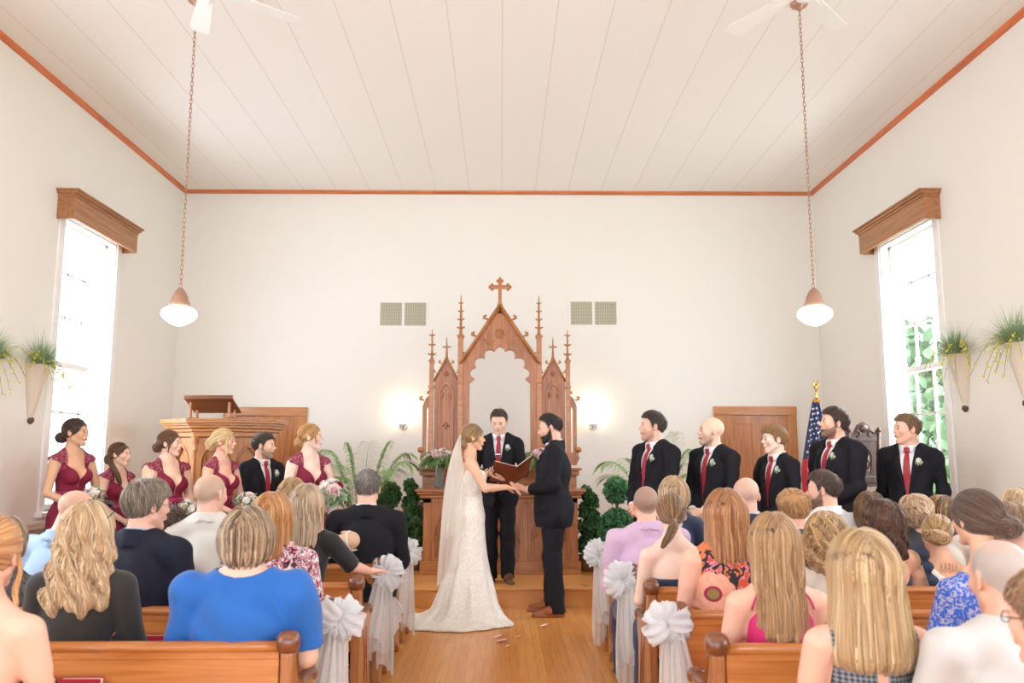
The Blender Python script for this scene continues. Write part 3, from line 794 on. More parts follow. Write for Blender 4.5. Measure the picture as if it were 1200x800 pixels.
        lo[0] = min(lo[0], bc[0]-br[0]-.04); hi[0] = max(hi[0], bc[0]+br[0]+.04); lo[2] = min(lo[2], bc[2]-br[2]-.04); lo[1] = min(lo[1], bc[1]-br[1]-.04)
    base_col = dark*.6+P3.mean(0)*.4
    V, Q = polymesh(f, lo, hi, h)
    parts = []
    # tris for the volume, as quads
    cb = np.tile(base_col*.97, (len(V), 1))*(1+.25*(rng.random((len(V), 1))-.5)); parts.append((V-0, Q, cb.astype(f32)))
    # strand roots
    vi = rng.integers(0, len(V), n); st = V[vi]
    if style in ('long', 'bob', 'curly', 'halfup'):
        c = V[V[:, 2] > -.01]; top = c[c[:, 2] > .03]
        k = rng.random(n) < .6; a = top[rng.integers(0, len(top), n)]; b = V[rng.integers(0, len(V), n)]; st = np.where(k[:, None], a, b)
    if style in ('updo', 'bun', 'pony'):
        c = V[np.linalg.norm((V-bc)/br, axis=1) > 1.25]; st = c[rng.integers(0, len(c), n)]
    off = (rng.random(n)*(.008 if style == 'short' else .004)+.0006).astype(f32)
    path, L = trace(f, st.astype(f32), flow, steps, ds, off, stop, rng=rng)
    kp = L > (2 if style == 'short' else 4); path = path[kp]; L = L[kp]; n = len(L)
    if curl:
        ph = rng.random(n)*6.28; t = np.arange(path.shape[1])[None]*ds; amp = curl*.012*np.clip((.03-path[:, :, 2])/.1, 0, 1)
        path[:, :, 0] += amp*np.cos(t*70+ph[:, None]); path[:, :, 1] += amp*np.sin(t*70+ph[:, None])
    def cols(n_):
        u = rng.random((n_, 1)); i = rng.integers(0, len(P3), n_); j = rng.integers(0, len(P3), n_)
        return (P3[i]*(1-u*.5)+P3[j]*u*.5)*(.82+.36*rng.random((n_, 1)))
    rr = (rad*(.6+.8*rng.random(n))).astype(f32)
    parts.append(strands_mesh(path, L, rr, cols(n).astype(f32)))
    if style in ('updo', 'bun'):
        nb = max(60, n//3); u = rng.normal(size=(nb, 3)).astype(f32); u /= np.linalg.norm(u, axis=1, keepdims=True); st = bc+u*br
        ax = V3(.3, 1, .2); fb = lambda q: ell(q, bc, br)
        ax2 = np.tile(ax, (nb, 1))+rng.normal(size=(nb, 3)).astype(f32)*.6
        fl = lambda X, g, i: np.cross(g, ax2)
        path, L = trace(fb, st, fl, 9, .009, (rng.random(nb)*.005).astype(f32), lambda X: X[:, 2] > 9, rng=rng)
        parts.append(strands_mesh(path, L, np.full(nb, rad*1.3, f32), cols(nb).astype(f32)))
    if style == 'pony':
        tl = kw.get('tail', [(0, -.12, -.03), (0, -.17, -.07), (.0, -.16, -.16), (0, -.14, -.22)]); tr = kw.get('tr', .026)
        nb = max(120, n//2); tl = np.array(tl, f32); tt = np.linspace(0, len(tl)-1, 14); C = np.stack([np.interp(tt, np.arange(len(tl)), tl[:, i]) for i in range(3)], 1)
        a = rng.random(nb)*6.28; r0 = np.sqrt(rng.random(nb))
        prof = np.interp(np.linspace(0, 1, 14), [0, .12, .4, .8, 1], [.7, .55, 1., .85, .45])*tr
        ox = np.cos(a)[:, None]*r0[:, None]*prof[None]; oy = np.sin(a)[:, None]*r0[:, None]*prof[None]
        path = np.tile(C[None], (nb, 1, 1)).astype(f32); path[:, :, 0] += ox; path[:, :, 1] += oy*.7; path[:, :, 2] += oy*.5
        parts.append(strands_mesh(path, np.full(nb, 14)-rng.integers(0, 3, nb), np.full(nb, rad*1.6, f32), cols(nb).astype(f32)))
        V2, Q2 = polymesh(lambda q: np.min(np.stack([rc(q, C[i], C[i+1], prof[i]*.8, prof[i+1]*.8) for i in range(13)]), 0), C.min(0)-.06, C.max(0)+.06, h)
        parts.append((V2, Q2, np.tile(base_col*.8, (len(V2), 1)).astype(f32)))
    for e in kw.get('locks', []):      # loose locks: polyline, radius, count
        pl, tr, nb = e; pl = np.array(pl, f32); tt = np.linspace(0, len(pl)-1, 20); C = np.stack([np.interp(tt, np.arange(len(pl)), pl[:, i]) for i in range(3)], 1)
        # smooth
        for _ in range(3): C[1:-1] = (C[:-2]+C[1:-1]*2+C[2:])/4
        a = rng.random(nb)*6.28; r0 = np.sqrt(rng.random(nb)); path = np.tile(C[None], (nb, 1, 1)).astype(f32)
        k = np.linspace(0, 1, 20)[None]; tw = a[:, None]+k*kw.get('twist', 6)
        pr = tr*np.interp(k, [0, .3, .8, 1], [.6, 1, .8, .3])
        path[:, :, 0] += np.cos(tw)*r0[:, None]*pr; path[:, :, 1] += np.sin(tw)*r0[:, None]*pr
        parts.append(strands_mesh(path, np.full(nb, 20), np.full(nb, rad*1.3, f32), cols(nb).astype(f32)))
    V, Q, C = join(parts)
    V = V*fg.hs@fg.R.T+fg.HC
    me = np_mesh(fg.out(V.astype(f32)), Q, C)
    return obj(name, me, hair_mat(), parent)
def eyes(fg, parent, iris='#5a4632', closed=False):
    if closed: return
    for s in (-1, 1):
        n, k = 12, 9; V = []; C = []
        for i in range(k):
            a = PI*i/(k-1)
            for j in range(n):
                b = 2*PI*j/n; V.append((math.sin(a)*math.cos(b)*.0100+s*.031, math.cos(a)*.0080+.0855, math.sin(a)*math.sin(b)*.0058+.003))
                C.append(srgb('#15100d') if i < 2 else srgb(iris) if i < 4 else srgb('#cdbfb2'))
        F = [(i*n+j, i*n+(j+1) % n, (i+1)*n+(j+1) % n, (i+1)*n+j) for i in range(k-1) for j in range(n)]
        V = np.array(V, f32)*fg.hs@fg.R.T+fg.HC
        obj('eye', np_mesh(fg.out(V), np.array(F), np.array(C, f32)), mat('eye', (1., 1., 1.), .15, attr='col'), parent)
# ------------------------------------------------------------------ garments
def wr(X, am=.0025, f=22., ph=0.):
    return am*(np.sin(X[:, 2]*f+3*np.sin(X[:, 0]*9+ph)+2*X[:, 1]*8)+.6*np.sin(X[:, 0]*f*1.4+2*np.sin(X[:, 2]*13+ph)))
def poly2(x, z, pts):
    """signed distance (approx.) to a convex polygon in (x, z), counter-clockwise"""
    d = np.full(len(x), -9., f32); n = len(pts)
    for i in range(n):
        a = pts[i]; b = pts[(i+1) % n]; ex, ez = b[0]-a[0], b[1]-a[1]; l = math.hypot(ex, ez)
        d = np.maximum(d, ((x-a[0])*ez-(z-a[1])*ex)/l)
    return d
CB = lambda c: dict(bump=(260, .12), sheen=.15)
def suit_parts(fg, root, jm, sm=None, tm=None, trm=None, h=.009, vdeep=1.12, button=1.10, hem=.76, open_=0., shirt_h=None, bout=None, tie=True, trousers=True, collar_out=True, shoe=None, wrk=.003, pocket=False):
    dz = fg.dz; W = fg.w; t = .020; zb = (1.10 if button is None else button)+dz
    lo, hi = fg.bbox(.06)
    zn = 1.475+dz
    def vcut(X, grow=0.):           # the V opening in front, >0 outside
        z = X[:, 2]; half = np.clip((z-zb)/(zn-zb), 0, 1.15)*.062*(1+open_)+.002
        return np.maximum(np.abs(X[:, 0])-half-grow, -X[:, 1]+.0)
    def jac(X):
        d = fg.torso(X, t, .06)
        for q in (-1, 1):
            d = smin(d, rc(X, (q*.06*W, -.015, 1.452+dz), fg.sh[q]+V3(-q*.005, 0, .004), .040+t, .044+t), .03)
            d = smin(d, fg.armf(q, X, .012, .93), .010)
        if not fg.seated:
            zz = hem+dz; d = smin(d, ell(X, (0, -.005+fg.fat*.3, zz+.12), (.178*W+t+fg.fat*.5, .132+t+fg.fat, .26)), .05)
            d = smax(d, zz-X[:, 2]+.012*np.clip(X[:, 1]*8, -1, 1)*0, .008)
            # rounded quarters below the button
            c = np.maximum(np.clip((zb-.04-X[:, 2])*.16, 0, .2)-np.abs(X[:, 0]), 0)
            d = np.where((X[:, 1] > 0) & (c > 0), np.maximum(d, c*.9), d)
        else: d = smax(d, .46-X[:, 2], .01)
        d = d+wr(X, wrk, 24, W*7)+wr(X, wrk*.8, 47, W*3)*(np.abs(X[:, 0]) > .17)
        d = d+np.where((X[:, 1] < 0) & (X[:, 2] < 1.43+dz), .003*np.exp(-(X[:, 0]/.004)**2), 0)
        nk = fg.neckf(X, .016)
        # collar of the jacket standing round the neck
        ck = np.maximum(np.abs(fg.neckf(X, .021))-.006, np.maximum(X[:, 2]-(1.503+dz+np.clip(-X[:, 1], -.1, .1)*.35), 1.44+dz-X[:, 2]))
        d = np.where(X[:, 2] > 1.44+dz, smax(d, -nk, .006), d)
        d = smin(d, ck, .012)
        # lapels
        lp = poly2(np.abs(X[:, 0]), X[:, 2], [(.0, zb-.01), (.112, 1.37+dz), (.100, 1.43+dz), (.06, 1.50+dz), (.03, 1.50+dz)])
        lf = np.maximum(d-.010, lp); lf = np.where(X[:, 1] > .0, lf, 9)
        d = np.minimum(d, lf)
        d = np.maximum(d, -vcut(X))
        # centre opening below the button, back vent
        if not fg.seated:
            gr = np.maximum(np.abs(X[:, 0]-.004)-.0025, -X[:, 1]); gr = np.maximum(gr, X[:, 2]-zb); d = np.maximum(d, -np.maximum(gr, -(d+.008)))
        for q in (-1, 1):
            c = fg.arm[q][1]; dd = fg.arm[q][1]-fg.arm[q][0]; dd = dd/np.linalg.norm(dd)
            cut = ((X-(c-dd*.035))@dd); near = np.linalg.norm(X-c, axis=1) < .075
            d = np.where(near, smax(d, cut.astype(f32), .004), d)
        if pocket and not fg.seated:
            for q in (-1, 1):
                pf = box_(X, (q*.115*W, .1, .90+dz), (.065, .2, .022), .003); d = np.minimum(d, np.maximum(d-.005, pf))
        return d
    obj('jacket', fg.mesh(jac, lo, hi, h), jm, root)
    if sm:
        def sh(X):
            d = fg.torso(X, .009, .05)
            d = np.maximum(d, -fg.neckf(X, .004)); 
            zt = 1.520+dz+np.clip(-X[:, 1], -.07, .07)*.25
            col = np.maximum(np.abs(fg.neckf(X, .010))-.0045, np.maximum(X[:, 2]-zt, 1.43+dz-X[:, 2]))
            col = np.maximum(col, -np.maximum(np.abs(X[:, 0])-.006-np.clip(1.50+dz-X[:, 2], 0, 1)*.4, -X[:, 1]))
            d = smin(d, col, .004)
            wing = poly2(np.abs(X[:, 0]), X[:, 2], [(.012, 1.475+dz), (.045, 1.43+dz), (.062, 1.475+dz), (.05, 1.50+dz)])
            w2 = np.where(X[:, 1] > .0, np.maximum(d-.006, wing), 9); d = np.minimum(d, w2)
            d = np.maximum(d, 1.0+dz-X[:, 2])
            for q in (-1, 1):
                a = fg.arm[q][0]; w_ = fg.arm[q][1]; dd = (w_-a)/np.linalg.norm(w_-a)
                d = np.minimum(d, rc(X, w_-dd*.07, w_-dd*.018, .038 if fg.m else .03, .034))
                near = np.linalg.norm(X-w_, axis=1) < .06
                d = np.where(near, np.maximum(d, ((X-(w_-dd*.016))@dd).astype(f32)), d)
            return d
        obj('shirt', fg.mesh(sh, lo, hi, shirt_h or min(h, .007)), sm, root)
    if sm and tie:
        def tf(X):
            d = fg.torso(X, .0165, .05)-0
            zt = 1.478+dz; knot = rc(X, (0, .0, 0), (0, 0, .001), .01, .01)
            x = np.abs(X[:, 0]); z = X[:, 2]
            half = np.interp(z, [1.05+dz, 1.40+dz, 1.444+dz, 1.446+dz, 1.485+dz], [.038, .022, .013, .020, .024]).astype(f32)
            m = np.maximum(np.maximum(x-half, z-1.487-dz), 1.02+dz-z)
            e = np.where(z > 1.443+dz, .007, 0)
            nk = smin(d, fg.neckf(X, .014), .02)-e
            return np.maximum(np.maximum(nk, m), np.maximum(-X[:, 1], -(nk+.014)))
        obj('tie', fg.mesh(tf, (-.06, -.02, 1.0+dz), (.06, .3+fg.fat, 1.52+dz), .0045), tm, root)
    if trousers: trousers_part(fg, root, trm or jm, h, shoe)
def trousers_part(fg, root, m, h=.01, shoe=None, label='trousers'):
    lo, hi = fg.bbox(.06); dz = fg.dz
    def tr(X):
        d = np.full(len(X), 9, f32)
        for q in (-1, 1):
            hq, k, a, f_ = fg.leg[q]; g = rc(X, hq, k, .098*fg.w+fg.fat*.5, .072+fg.fat*.2)
            g = smin(g, rc(X, k+V3(0, -.006, 0), a+V3(0, -.006, -.03), .078+fg.fat*.3, .070), .03); d = smin(d, g, .02)
        d = smin(d, ell(X, (0, -.012, .95+dz), (.165*fg.w+fg.fat*.5+.012, .125+fg.fat+.01, .14)), .05)
        d = np.maximum(d, X[:, 2]-(1.06+dz)); d = d+wr(X, .003, 30, 1.)
        return np.maximum(d, (fg.fz+.035)-X[:, 2])
    l2 = lo.copy(); h2 = hi.copy(); h2[2] = 1.12+dz
    obj('trousers', fg.mesh(tr, l2, h2, h), m, root)
    for q in (-1, 1):
        a = fg.leg[q][2]; t = fg.leg[q][3]; dr = (t-a); dr[2] = 0; dr = dr/(np.linalg.norm(dr)+1e-6)
        hz = fg.fz+.04; heel = V3(a[0], a[1], 0)-dr*.035; toe = V3(a[0], a[1], 0)+dr*.185
        def sf(X):
            d = rc(X, heel+V3(0, 0, hz+.01), heel+dr*.09+V3(0, 0, hz+.015), .038, .042); d = smin(d, rc(X, heel+dr*.09+V3(0, 0, hz), toe+V3(0, 0, hz-.012), .042, .026), .03)
            d = smin(d, rc(X, a+V3(0, 0, -.02), a+V3(0, 0, .01), .042, .04), .03)
            d = smax(d, fg.fz+.012-X[:, 2], .004)
            sole = rc(X*V3(1, 1, 0), heel, toe, .040, .038); sole = np.maximum(sole, np.abs(X[:, 2]-fg.fz-.010)-.010)
            return np.minimum(np.maximum(d, X[:, 2]-(fg.fz+.12)), sole)
        c = (heel+toe)/2; obj('shoe', fg.mesh(sf, c+V3(-.16, -.16, fg.fz-.02), c+V3(.16, .16, fg.fz+.16), .007), shoe or MATS['shoe_dark'], root)
def top_part(fg, root, m, name='top', h=.009, t=.009, sleeve=.5, neck=(.085, .05, .06), zlow=None, ztop=None, cut=None, wrk=.002, sl_t=.010, collar=False, extra=None, armcut=None, fold=None):
    """knitted or woven top; sleeve: share of the arm covered (0 none, 1 to the wrist); neck: half width, y, depth of the neckline"""
    dz = fg.dz; lo, hi = fg.bbox(.06); hi = hi.copy(); hi[2] = 1.58+dz
    zl = (.74+dz if not fg.seated else .45) if zlow is None else zlow
    def tf(X):
        d = fg.torso(X, t, .05)
        if sleeve > 0:
            for q in (-1, 1):
                a, e, w_ = fg.sh[q], fg.arm[q][0], fg.arm[q][1]
                if sleeve <= .5:
                    g = rc(X, a, a+(e-a)*(sleeve*2), (.054 if fg.m else .047)+sl_t+fg.fat*.6, (.048 if fg.m else .042)+sl_t+fg.fat*.5); dd = (e-a)/np.linalg.norm(e-a)
                    c = a+(e-a)*(sleeve*2); g = np.maximum(g, ((X-c)@dd).astype(f32))
                else:
                    g = fg.armf(q, X, sl_t, (sleeve-.5)*2); dd = (w_-e)/np.linalg.norm(w_-e); c = e+(w_-e)*(sleeve-.5)*2*.99
                    nr = np.linalg.norm(X-c, axis=1) < .09; g = np.where(nr, np.maximum(g, ((X-c)@dd).astype(f32)), g)
                d = smin(d, g, .02)
        else:
            for q in (-1, 1):
                a, e = fg.sh[q], fg.arm[q][0]
                g = fg.armf(q, X, .006); d = smax(d, -g, .006)
        d = d+wr(X, wrk, 26, fg.w*5+fg.fat*20)
        if fold is not None: d = d+fold(X)
        if collar: d = d+np.where(X[:, 1] < 0, .0025*np.exp(-((X[:, 2]-1.375-dz)/.004)**2)+.0015*np.exp(-((np.abs(X[:, 0])-.035)/.004)**2)*(X[:, 2] < 1.37+dz), 0)
        d = np.maximum(d, zl-X[:, 2])
        if neck is not None:
            nw, ny, nd = neck; d = smax(d, -ell(X, (0, ny, 1.515+dz), (nw, .16, nd)), .006)
        if ztop is not None: d = np.maximum(d, X[:, 2]-(ztop+dz))
        if cut is not None: d = np.maximum(d, cut(X, dz))
        if collar:
            zt = 1.525+dz+np.clip(-X[:, 1], -.07, .07)*.2
            d = np.maximum(d, -fg.neckf(X, .006))
            col = np.maximum(np.abs(fg.neckf(X, .013))-.005, np.maximum(X[:, 2]-zt, 1.44+dz-X[:, 2]))
            col = np.maximum(col, -np.maximum(np.abs(X[:, 0])-.006-np.clip(1.51+dz-X[:, 2], 0, 1)*.8, -X[:, 1]))
            fall = np.maximum(np.abs(fg.neckf(X, .021+np.clip(1.52+dz-X[:, 2], 0, .06)*.2))-.004, np.maximum(X[:, 2]-zt, 1.478+dz-X[:, 2]))
            fall = np.maximum(fall, -np.maximum(np.abs(X[:, 0])-.010-np.clip(1.51+dz-X[:, 2], 0, 1)*.8, -X[:, 1]))
            d = smin(d, smin(col, fall, .006), .006)
        if extra is not None: d = extra(X, d, dz)
        return d
    return obj(name, fg.mesh(tf, lo, hi, h), m, root)
def strap(fg, root, m, pts, r=.004, name='strap', flat=.4, off=.006):
    """strap lying on the body through unit-space points"""
    P_ = np.array(pts, f32); P_[:, 2] += fg.dz; tt = np.linspace(0, len(P_)-1, 24); C = np.stack([np.interp(tt, np.arange(len(P_)), P_[:, i]) for i in range(3)], 1).astype(f32)
    f = lambda X: smin(smin(fg.torso(X), np.minimum(fg.armf(1, X), fg.armf(-1, X)), .03), fg.neckf(X), .035)
    for _ in range(4):
        v, g = fgrad(f, C, .004); C = C-g*(v-off)[:, None]
    mb = MB(); mb.tube([tuple(p) for p in fg.out(C)], r*fg.sc, 8, flat=flat); return mb.build(name, m, root)
def onchest(fg, x, z, off=.03):
    """unit-space point on the front of the torso"""
    C = np.array([[x, .3, z+fg.dz]], f32)
    for _ in range(12):
        v = fg.torso(C, off, .06); C[:, 1] -= v
    return C[0]
# ------------------------------------------------------------------ wedding party
suit_m = mat('charcoal_suit', '#1b1a21', .8, spec=.3, bump=(300, .1), noise=(90, .5, (1, 1, 1), '#15141a'))
suit_navy = mat('navy_suit', '#242636', .8, spec=.3, bump=(300, .1), noise=(80, .5, (1, 1, 1), '#1e2030'))
shirt_m = mat('white_shirt', '#f3f2f4', .6); tie_m = mat('crimson_tie', '#a5182f', .45, sheen=.2, bump=(200, .1)); tie_d = mat('dark_red_tie', '#6d1a28', .5)
tan_shoe = mat('tan_leather', '#9a5528', .35, bump=(40, .1)); mat('shoe_dark', '#231c1a', .35)
burg = mat('burgundy_chiffon', '#86233f', .75, spec=.3, bump=(50, .15, (1, 1, .2))); burg_s = mat('burgundy_sash', '#a11f4c', .4, sheen=.2)
def lace_mat(name, c1, c2, sc=40, thr=.5, w=.06, c1b=None, rough=.75):
    m = bpy.data.materials.new(name); m.use_nodes = True; MATS[name] = m; nt = m.node_tree; N = nt.nodes; L = nt.links; b = N['Principled BSDF']; b.inputs['Roughness'].default_value = rough
    tc = N.new('ShaderNodeTexCoord'); v = N.new('ShaderNodeTexVoronoi'); v.inputs['Scale'].default_value = sc; n = N.new('ShaderNodeTexNoise'); n.inputs['Scale'].default_value = sc*.5; n.inputs['Detail'].default_value = 3
    ad = N.new('ShaderNodeVectorMath'); ad.operation = 'MULTIPLY_ADD'; ad.inputs[1].default_value = (.05,)*3
    L.new(tc.outputs['Object'], n.inputs['Vector']); L.new(n.outputs['Color'], ad.inputs[0]); L.new(tc.outputs['Object'], ad.inputs[2]); L.new(ad.outputs[0], v.inputs['Vector'])
    r = N.new('ShaderNodeValToRGB'); r.color_ramp.elements[0].position = thr-w; r.color_ramp.elements[1].position = thr+w
    r.color_ramp.elements[0].color = (*srgb(c1), 1); r.color_ramp.elements[1].color = (*srgb(c2), 1)
    L.new(v.outputs['Distance'], r.inputs['Fac']); L.new(r.outputs['Color'], b.inputs['Base Color'])
    bp = N.new('ShaderNodeBump'); bp.inputs['Strength'].default_value = .3; bp.inputs['Distance'].default_value = .004; bp.invert = True; L.new(v.outputs['Distance'], bp.inputs['Height']); L.new(bp.outputs['Normal'], b.inputs['Normal'])
    return m
burg_l = lace_mat('burgundy_lace', '#86233f', '#b06a74', 62, .62, .05)
PARTY = {}
def person(key, label, cat, px, py, d, rz, zf=0., group=None, dx=0., **kw):
    p = P(px, py, d); fg = Fig(p.z-zf, **kw); root = empty('person', (p.x+dx, d, zf), math.radians(rz), label, cat, group)
    fg.root = root; PARTY[key] = fg; return root, fg
def add_body(fg, root, skin='fair', h=.006, iris='#5a4632', closed=False, eye=True, **kw):
    lo, hi = fg.bbox(.03); obj('body', fg.mesh(fg.body, lo, hi, h, body_colors(fg, skin, **kw)), SK, root)
    if eye: eyes(fg, root, iris, closed)
petal_w = mat('petal_white', '#f7f1e6', .6); petal_p = mat('petal_pink', '#f5cfcd', .6); petal_b = mat('petal_blush', '#f4dcd2', .6); petal_r = mat('petal_red', '#8e1f37', .6)
leaf_m = mat('leaf_green', '#5f8047', .5, noise=(30, .8, (1, 1, 1), '#86a468')); leaf_s = mat('leaf_sage', '#9bb08c', .6, noise=(30, .8, (1, 1, 1), '#7a946c')); stem_m = mat('stem_green', '#6a8a4c', .6)
def rose(mb, c, r, ax=Vector((0, 0, 1)), rng=random):
    """layered petals round a bud"""
    q = Vector((0, 0, 1)).rotation_difference(Vector(ax)).to_matrix().to_4x4(); T = Matrix.Translation(c) @ q
    for ring, (n, rr, tilt, hh) in enumerate(((3, .22, .15, .75), (4, .45, .4, .8), (5, .72, .75, .7), (6, .95, 1.15, .6))):
        for i in range(n):
            a = 2*PI*(i+ring*.37)/n; verts = []
            for u in range(4):
                for v in range(4):
                    s = (v/3-.5)*1.7*rr*r*math.sin(PI*(.25+.75*u/3*.8)); k = u/3
                    rad = rr*r*(.25+.75*math.sin(k*PI/2*tilt/1.15+.2*k)); z = hh*r*(k if tilt < .6 else math.sin(k*PI*.6))*(1.1-tilt*.25)
                    x = rad-(s*s)/(rr*r*2.4+1e-6)*.5; verts.append(T @ Vector((x*math.cos(a)-s*math.sin(a), x*math.sin(a)+s*math.cos(a), z-r*.3)))
            mb._add(verts, [(u*4+v, u*4+v+1, (u+1)*4+v+1, (u+1)*4+v) for u in range(3) for v in range(3)], True)
    mb.ell(T @ Vector((0, 0, r*.05)), (r*.33, r*.33, r*.4), 8)
def leaf(mb, base, d, up, L, W, fold=.25, droop=.2):
    d = Vector(d).normalized(); s = d.cross(Vector(up)); s = s.normalized() if s.length > 1e-4 else Vector((1, 0, 0)); n = s.cross(d).normalized(); base = Vector(base); v = []
    prof = [(0, .05), (.25, .8), (.5, 1.), (.75, .72), (1, .03)]
    for t, w_ in prof:
        c = base+d*L*t-Vector((0, 0, 1))*droop*L*t*t
        v += [c-s*w_*W/2+n*fold*W*w_*.5, c, c+s*w_*W/2+n*fold*W*w_*.5]
    mb._add(v, [(i*3+j, i*3+j+1, (i+1)*3+j+1, (i+1)*3+j) for i in range(4) for j in (0, 1)], True)
def rdir(rng, zmin=-1):
    while 1:
        v = Vector((rng.uniform(-1, 1), rng.uniform(-1, 1), rng.uniform(-1, 1)))
        if .1 < v.length < 1 and v.normalized().z >= zmin: return v.normalized()
def bouquet(label, loc, R, big=False, seed=1, kinds=('w', 'p'), nl=60, lean=(0, 0, 0)):
    rng = random.Random(seed); root = empty('bouquet', loc, 0, label, 'bouquet', 'bridesmaid bouquets'); root.rotation_euler = lean
    m = MB(); 
    for i in range(9):
        a = i*2*PI/9; m.tube([(0.012*math.cos(a), .012*math.sin(a), 0), (.009*math.cos(a), .009*math.sin(a), -.08), (.022*math.cos(a+.4), .022*math.sin(a+.4), -.17)], .0035, 5)
    m.build('stems', stem_m, root)
    m = MB(); m.lathe([(.017, -.02), (.019, -.05), (.017, -.10)], n=12); m.build('ribbon_wrap', mat('ribbon_ivory', '#efe6da', .5), root)
    m = MB(); cn = Vector((0, 0, R*.55))
    for i in range(nl):
        v = rdir(rng, -.45); b = cn+Vector((v.x*R*.6, v.y*R*.6, v.z*R*.45)); leaf(m, b, v+Vector((0, 0, -.15 if not big else -.35)), rdir(rng), rng.uniform(.4, .8)*R, R*rng.uniform(.22, .4), droop=.4 if big else .2)
    m.build('foliage', leaf_s, root)
    if big:
        m = MB()
        for i in range(9):
            a = rng.uniform(0, 6.28); p0 = cn+Vector((math.cos(a), math.sin(a), -.3))*R*.6; d = Vector((math.cos(a)*.5, math.sin(a)*.5, -1)).normalized(); L = R*rng.uniform(.9, 1.8)
            pts = [p0+d*L*t+Vector((math.cos(a), math.sin(a), 0))*.04*math.sin(t*3) for t in [k/7 for k in range(8)]]; m.tube(pts, .0025, 4)
            for p in pts[1:]:
                for s in (-1, 1): leaf(m, p, d*.6+Vector((-math.sin(a)*s, math.cos(a)*s, 0)), (0, 0, 1), .05, .018)
        m.build('trailing_greens', leaf_m, root)
    cnt = 14 if big else 11; mm = {'w': petal_w, 'p': petal_p, 'b': petal_b, 'r': petal_r}
    for i in range(cnt):
        t = (i+.5)/cnt; z = 1-t*1.15; rr = math.sqrt(max(0, 1-z*z)); a = i*2.4+seed
        v = Vector((rr*math.cos(a), rr*math.sin(a), z)); f = MB(); rose(f, cn+Vector((v.x*R*.78, v.y*R*.78, v.z*R*.7)), R*rng.uniform(.32, .44), v)
        f.build('rose', mm[kinds[i % len(kinds)]], root, recalc=False)
    return root
def boutonniere(fg, root, x=-.095, z=1.37, s=1.):
    c = onchest(fg, x, z, .034); c = fg.out(c[None])[0]; rng = random.Random(3); m = MB()
    m.mi = 0; rose(m, Vector(c)+Vector((0, .008, .012)), .021*s, Vector((0, 1, .3)))
    rose(m, Vector(c)+Vector((-.018, .004, -.006)), .013*s, Vector((-.3, 1, 0)))
    m.mi = 1
    for k in range(9):
        a = k*.7; leaf(m, Vector(c)+Vector((0, .003, 0)), (math.cos(a), .4, math.sin(a)+.1), (0, 1, 0), .035*s, .013*s)
    m.mi = 2; m.tube([Vector(c), Vector(c)+Vector((.006, .006, -.03)), Vector(c)+Vector((.012, .004, -.055))], .003, 5)
    m.build('boutonniere', [petal_w, leaf_s, stem_m], root, recalc=False)
def bmaid_dress(fg, root, h=.009):
    dz = fg.dz; lo, hi = fg.bbox(.12); lo[:2] -= .18; hi[:2] += .18; hi[2] = 1.5; lo[2] = fg.fz-.02; W = fg.w; fa = fg.fat
    def df(X):
        d = fg.torso(X, .010, .05); z = X[:, 2]
        v = np.maximum(np.abs(X[:, 0])-.005-np.clip(z-1.245, 0, .3)*.66, -X[:, 1])          # V neck
        b = np.maximum(np.abs(X[:, 0])-.005-np.clip(z-1.28, 0, .3)*.60, X[:, 1])
        d = np.maximum(d, -np.minimum(v, b)); d = np.maximum(d, z-1.385)
        for q in (-1, 1): d = smax(d, -fg.armf(q, X, .004), .008)
        d = d+.0025*np.sin(X[:, 0]*60+np.sin(z*20)*2)*np.clip((1.22-z)/.08, 0, 1)*np.clip((z-1.1)/.05, 0, 1)
        t = np.clip((1.06-z)/1.06, 0, 1); R_ = np.interp(t, [0, .1, .25, 1], [.125, .18, .195, .235])*(.55+.45*W)+fa*.8
        a = np.arctan2(X[:, 1], X[:, 0]); rr = np.sqrt(X[:, 0]**2+(X[:, 1]*1.22-.0)**2)
        sk = (rr-R_-.016*np.sin(a*13+2*np.sin(a*3))*t**.6)*.8; sk = np.maximum(sk, np.maximum(z-1.07, fg.fz+.01-z))
        return smin(d, sk.astype(f32), .03)
    obj('dress', fg.mesh(df, lo, hi, h), burg, root)
    for side in (-1, 1):
      def lf(X):
        d = smin(fg.torso(X, .010, .05), np.minimum(fg.armf(1, X, .012), fg.armf(-1, X, .012)), .03)
        x, z = X[:, 0]*side, X[:, 2]
        a = fg.sh[1]; r = np.maximum(x-(a[0]+.045), np.maximum(.088*W-x, 1.372-z+np.clip(x-.12*W, 0, .2)*.35))
        d = np.maximum(np.maximum(d, -(d+.008)), r); return np.maximum(d, z-1.6)
      obj('lace_sleeve', fg.mesh(lf, lo, hi, h*.7), burg_l, root)
    sf = lambda X: np.maximum(fg.torso(X, .0155, .05), np.abs(X[:, 2]-1.125)-.022)
    obj('sash', fg.mesh(sf, lo, hi, h), burg_s, root)
def earring(fg, root):
    for s in (-1, 1):
        m = MB(); p = fg.out(((V3(s*.084, 0, -.042)*fg.hs)@fg.R.T+fg.HC)[None])[0]; m.ell(p, (.004, .004, .007), 6)
        m.build('earring', mat('gold', '#d9b46a', .25, 1), root)
HB = [('#3d2a20', '#5a3d2c', '#4a3226'), ('#3b281c', '#5c3f2a', '#8a6238'), ('#5d3c26', '#7c5231', '#6a452b'), ('#c79c63', '#e8c890', '#f4dfb0'), ('#a8703a', '#d79f60', '#e9bd7c')]
clasp = lambda x, y, z: {1: ((.235, .03, 1.13), (.062+x, y-.03, z+.005), (-.85, .35, -.38), (-.3, -.9, -.1), (.1, .3, .9), .75), -1: ((-.235, .03, 1.13), (-.070+x, y-.005, z+.012), (.85, .35, -.38), (.3, -.9, -.1), (.1, .3, .9), .8)}
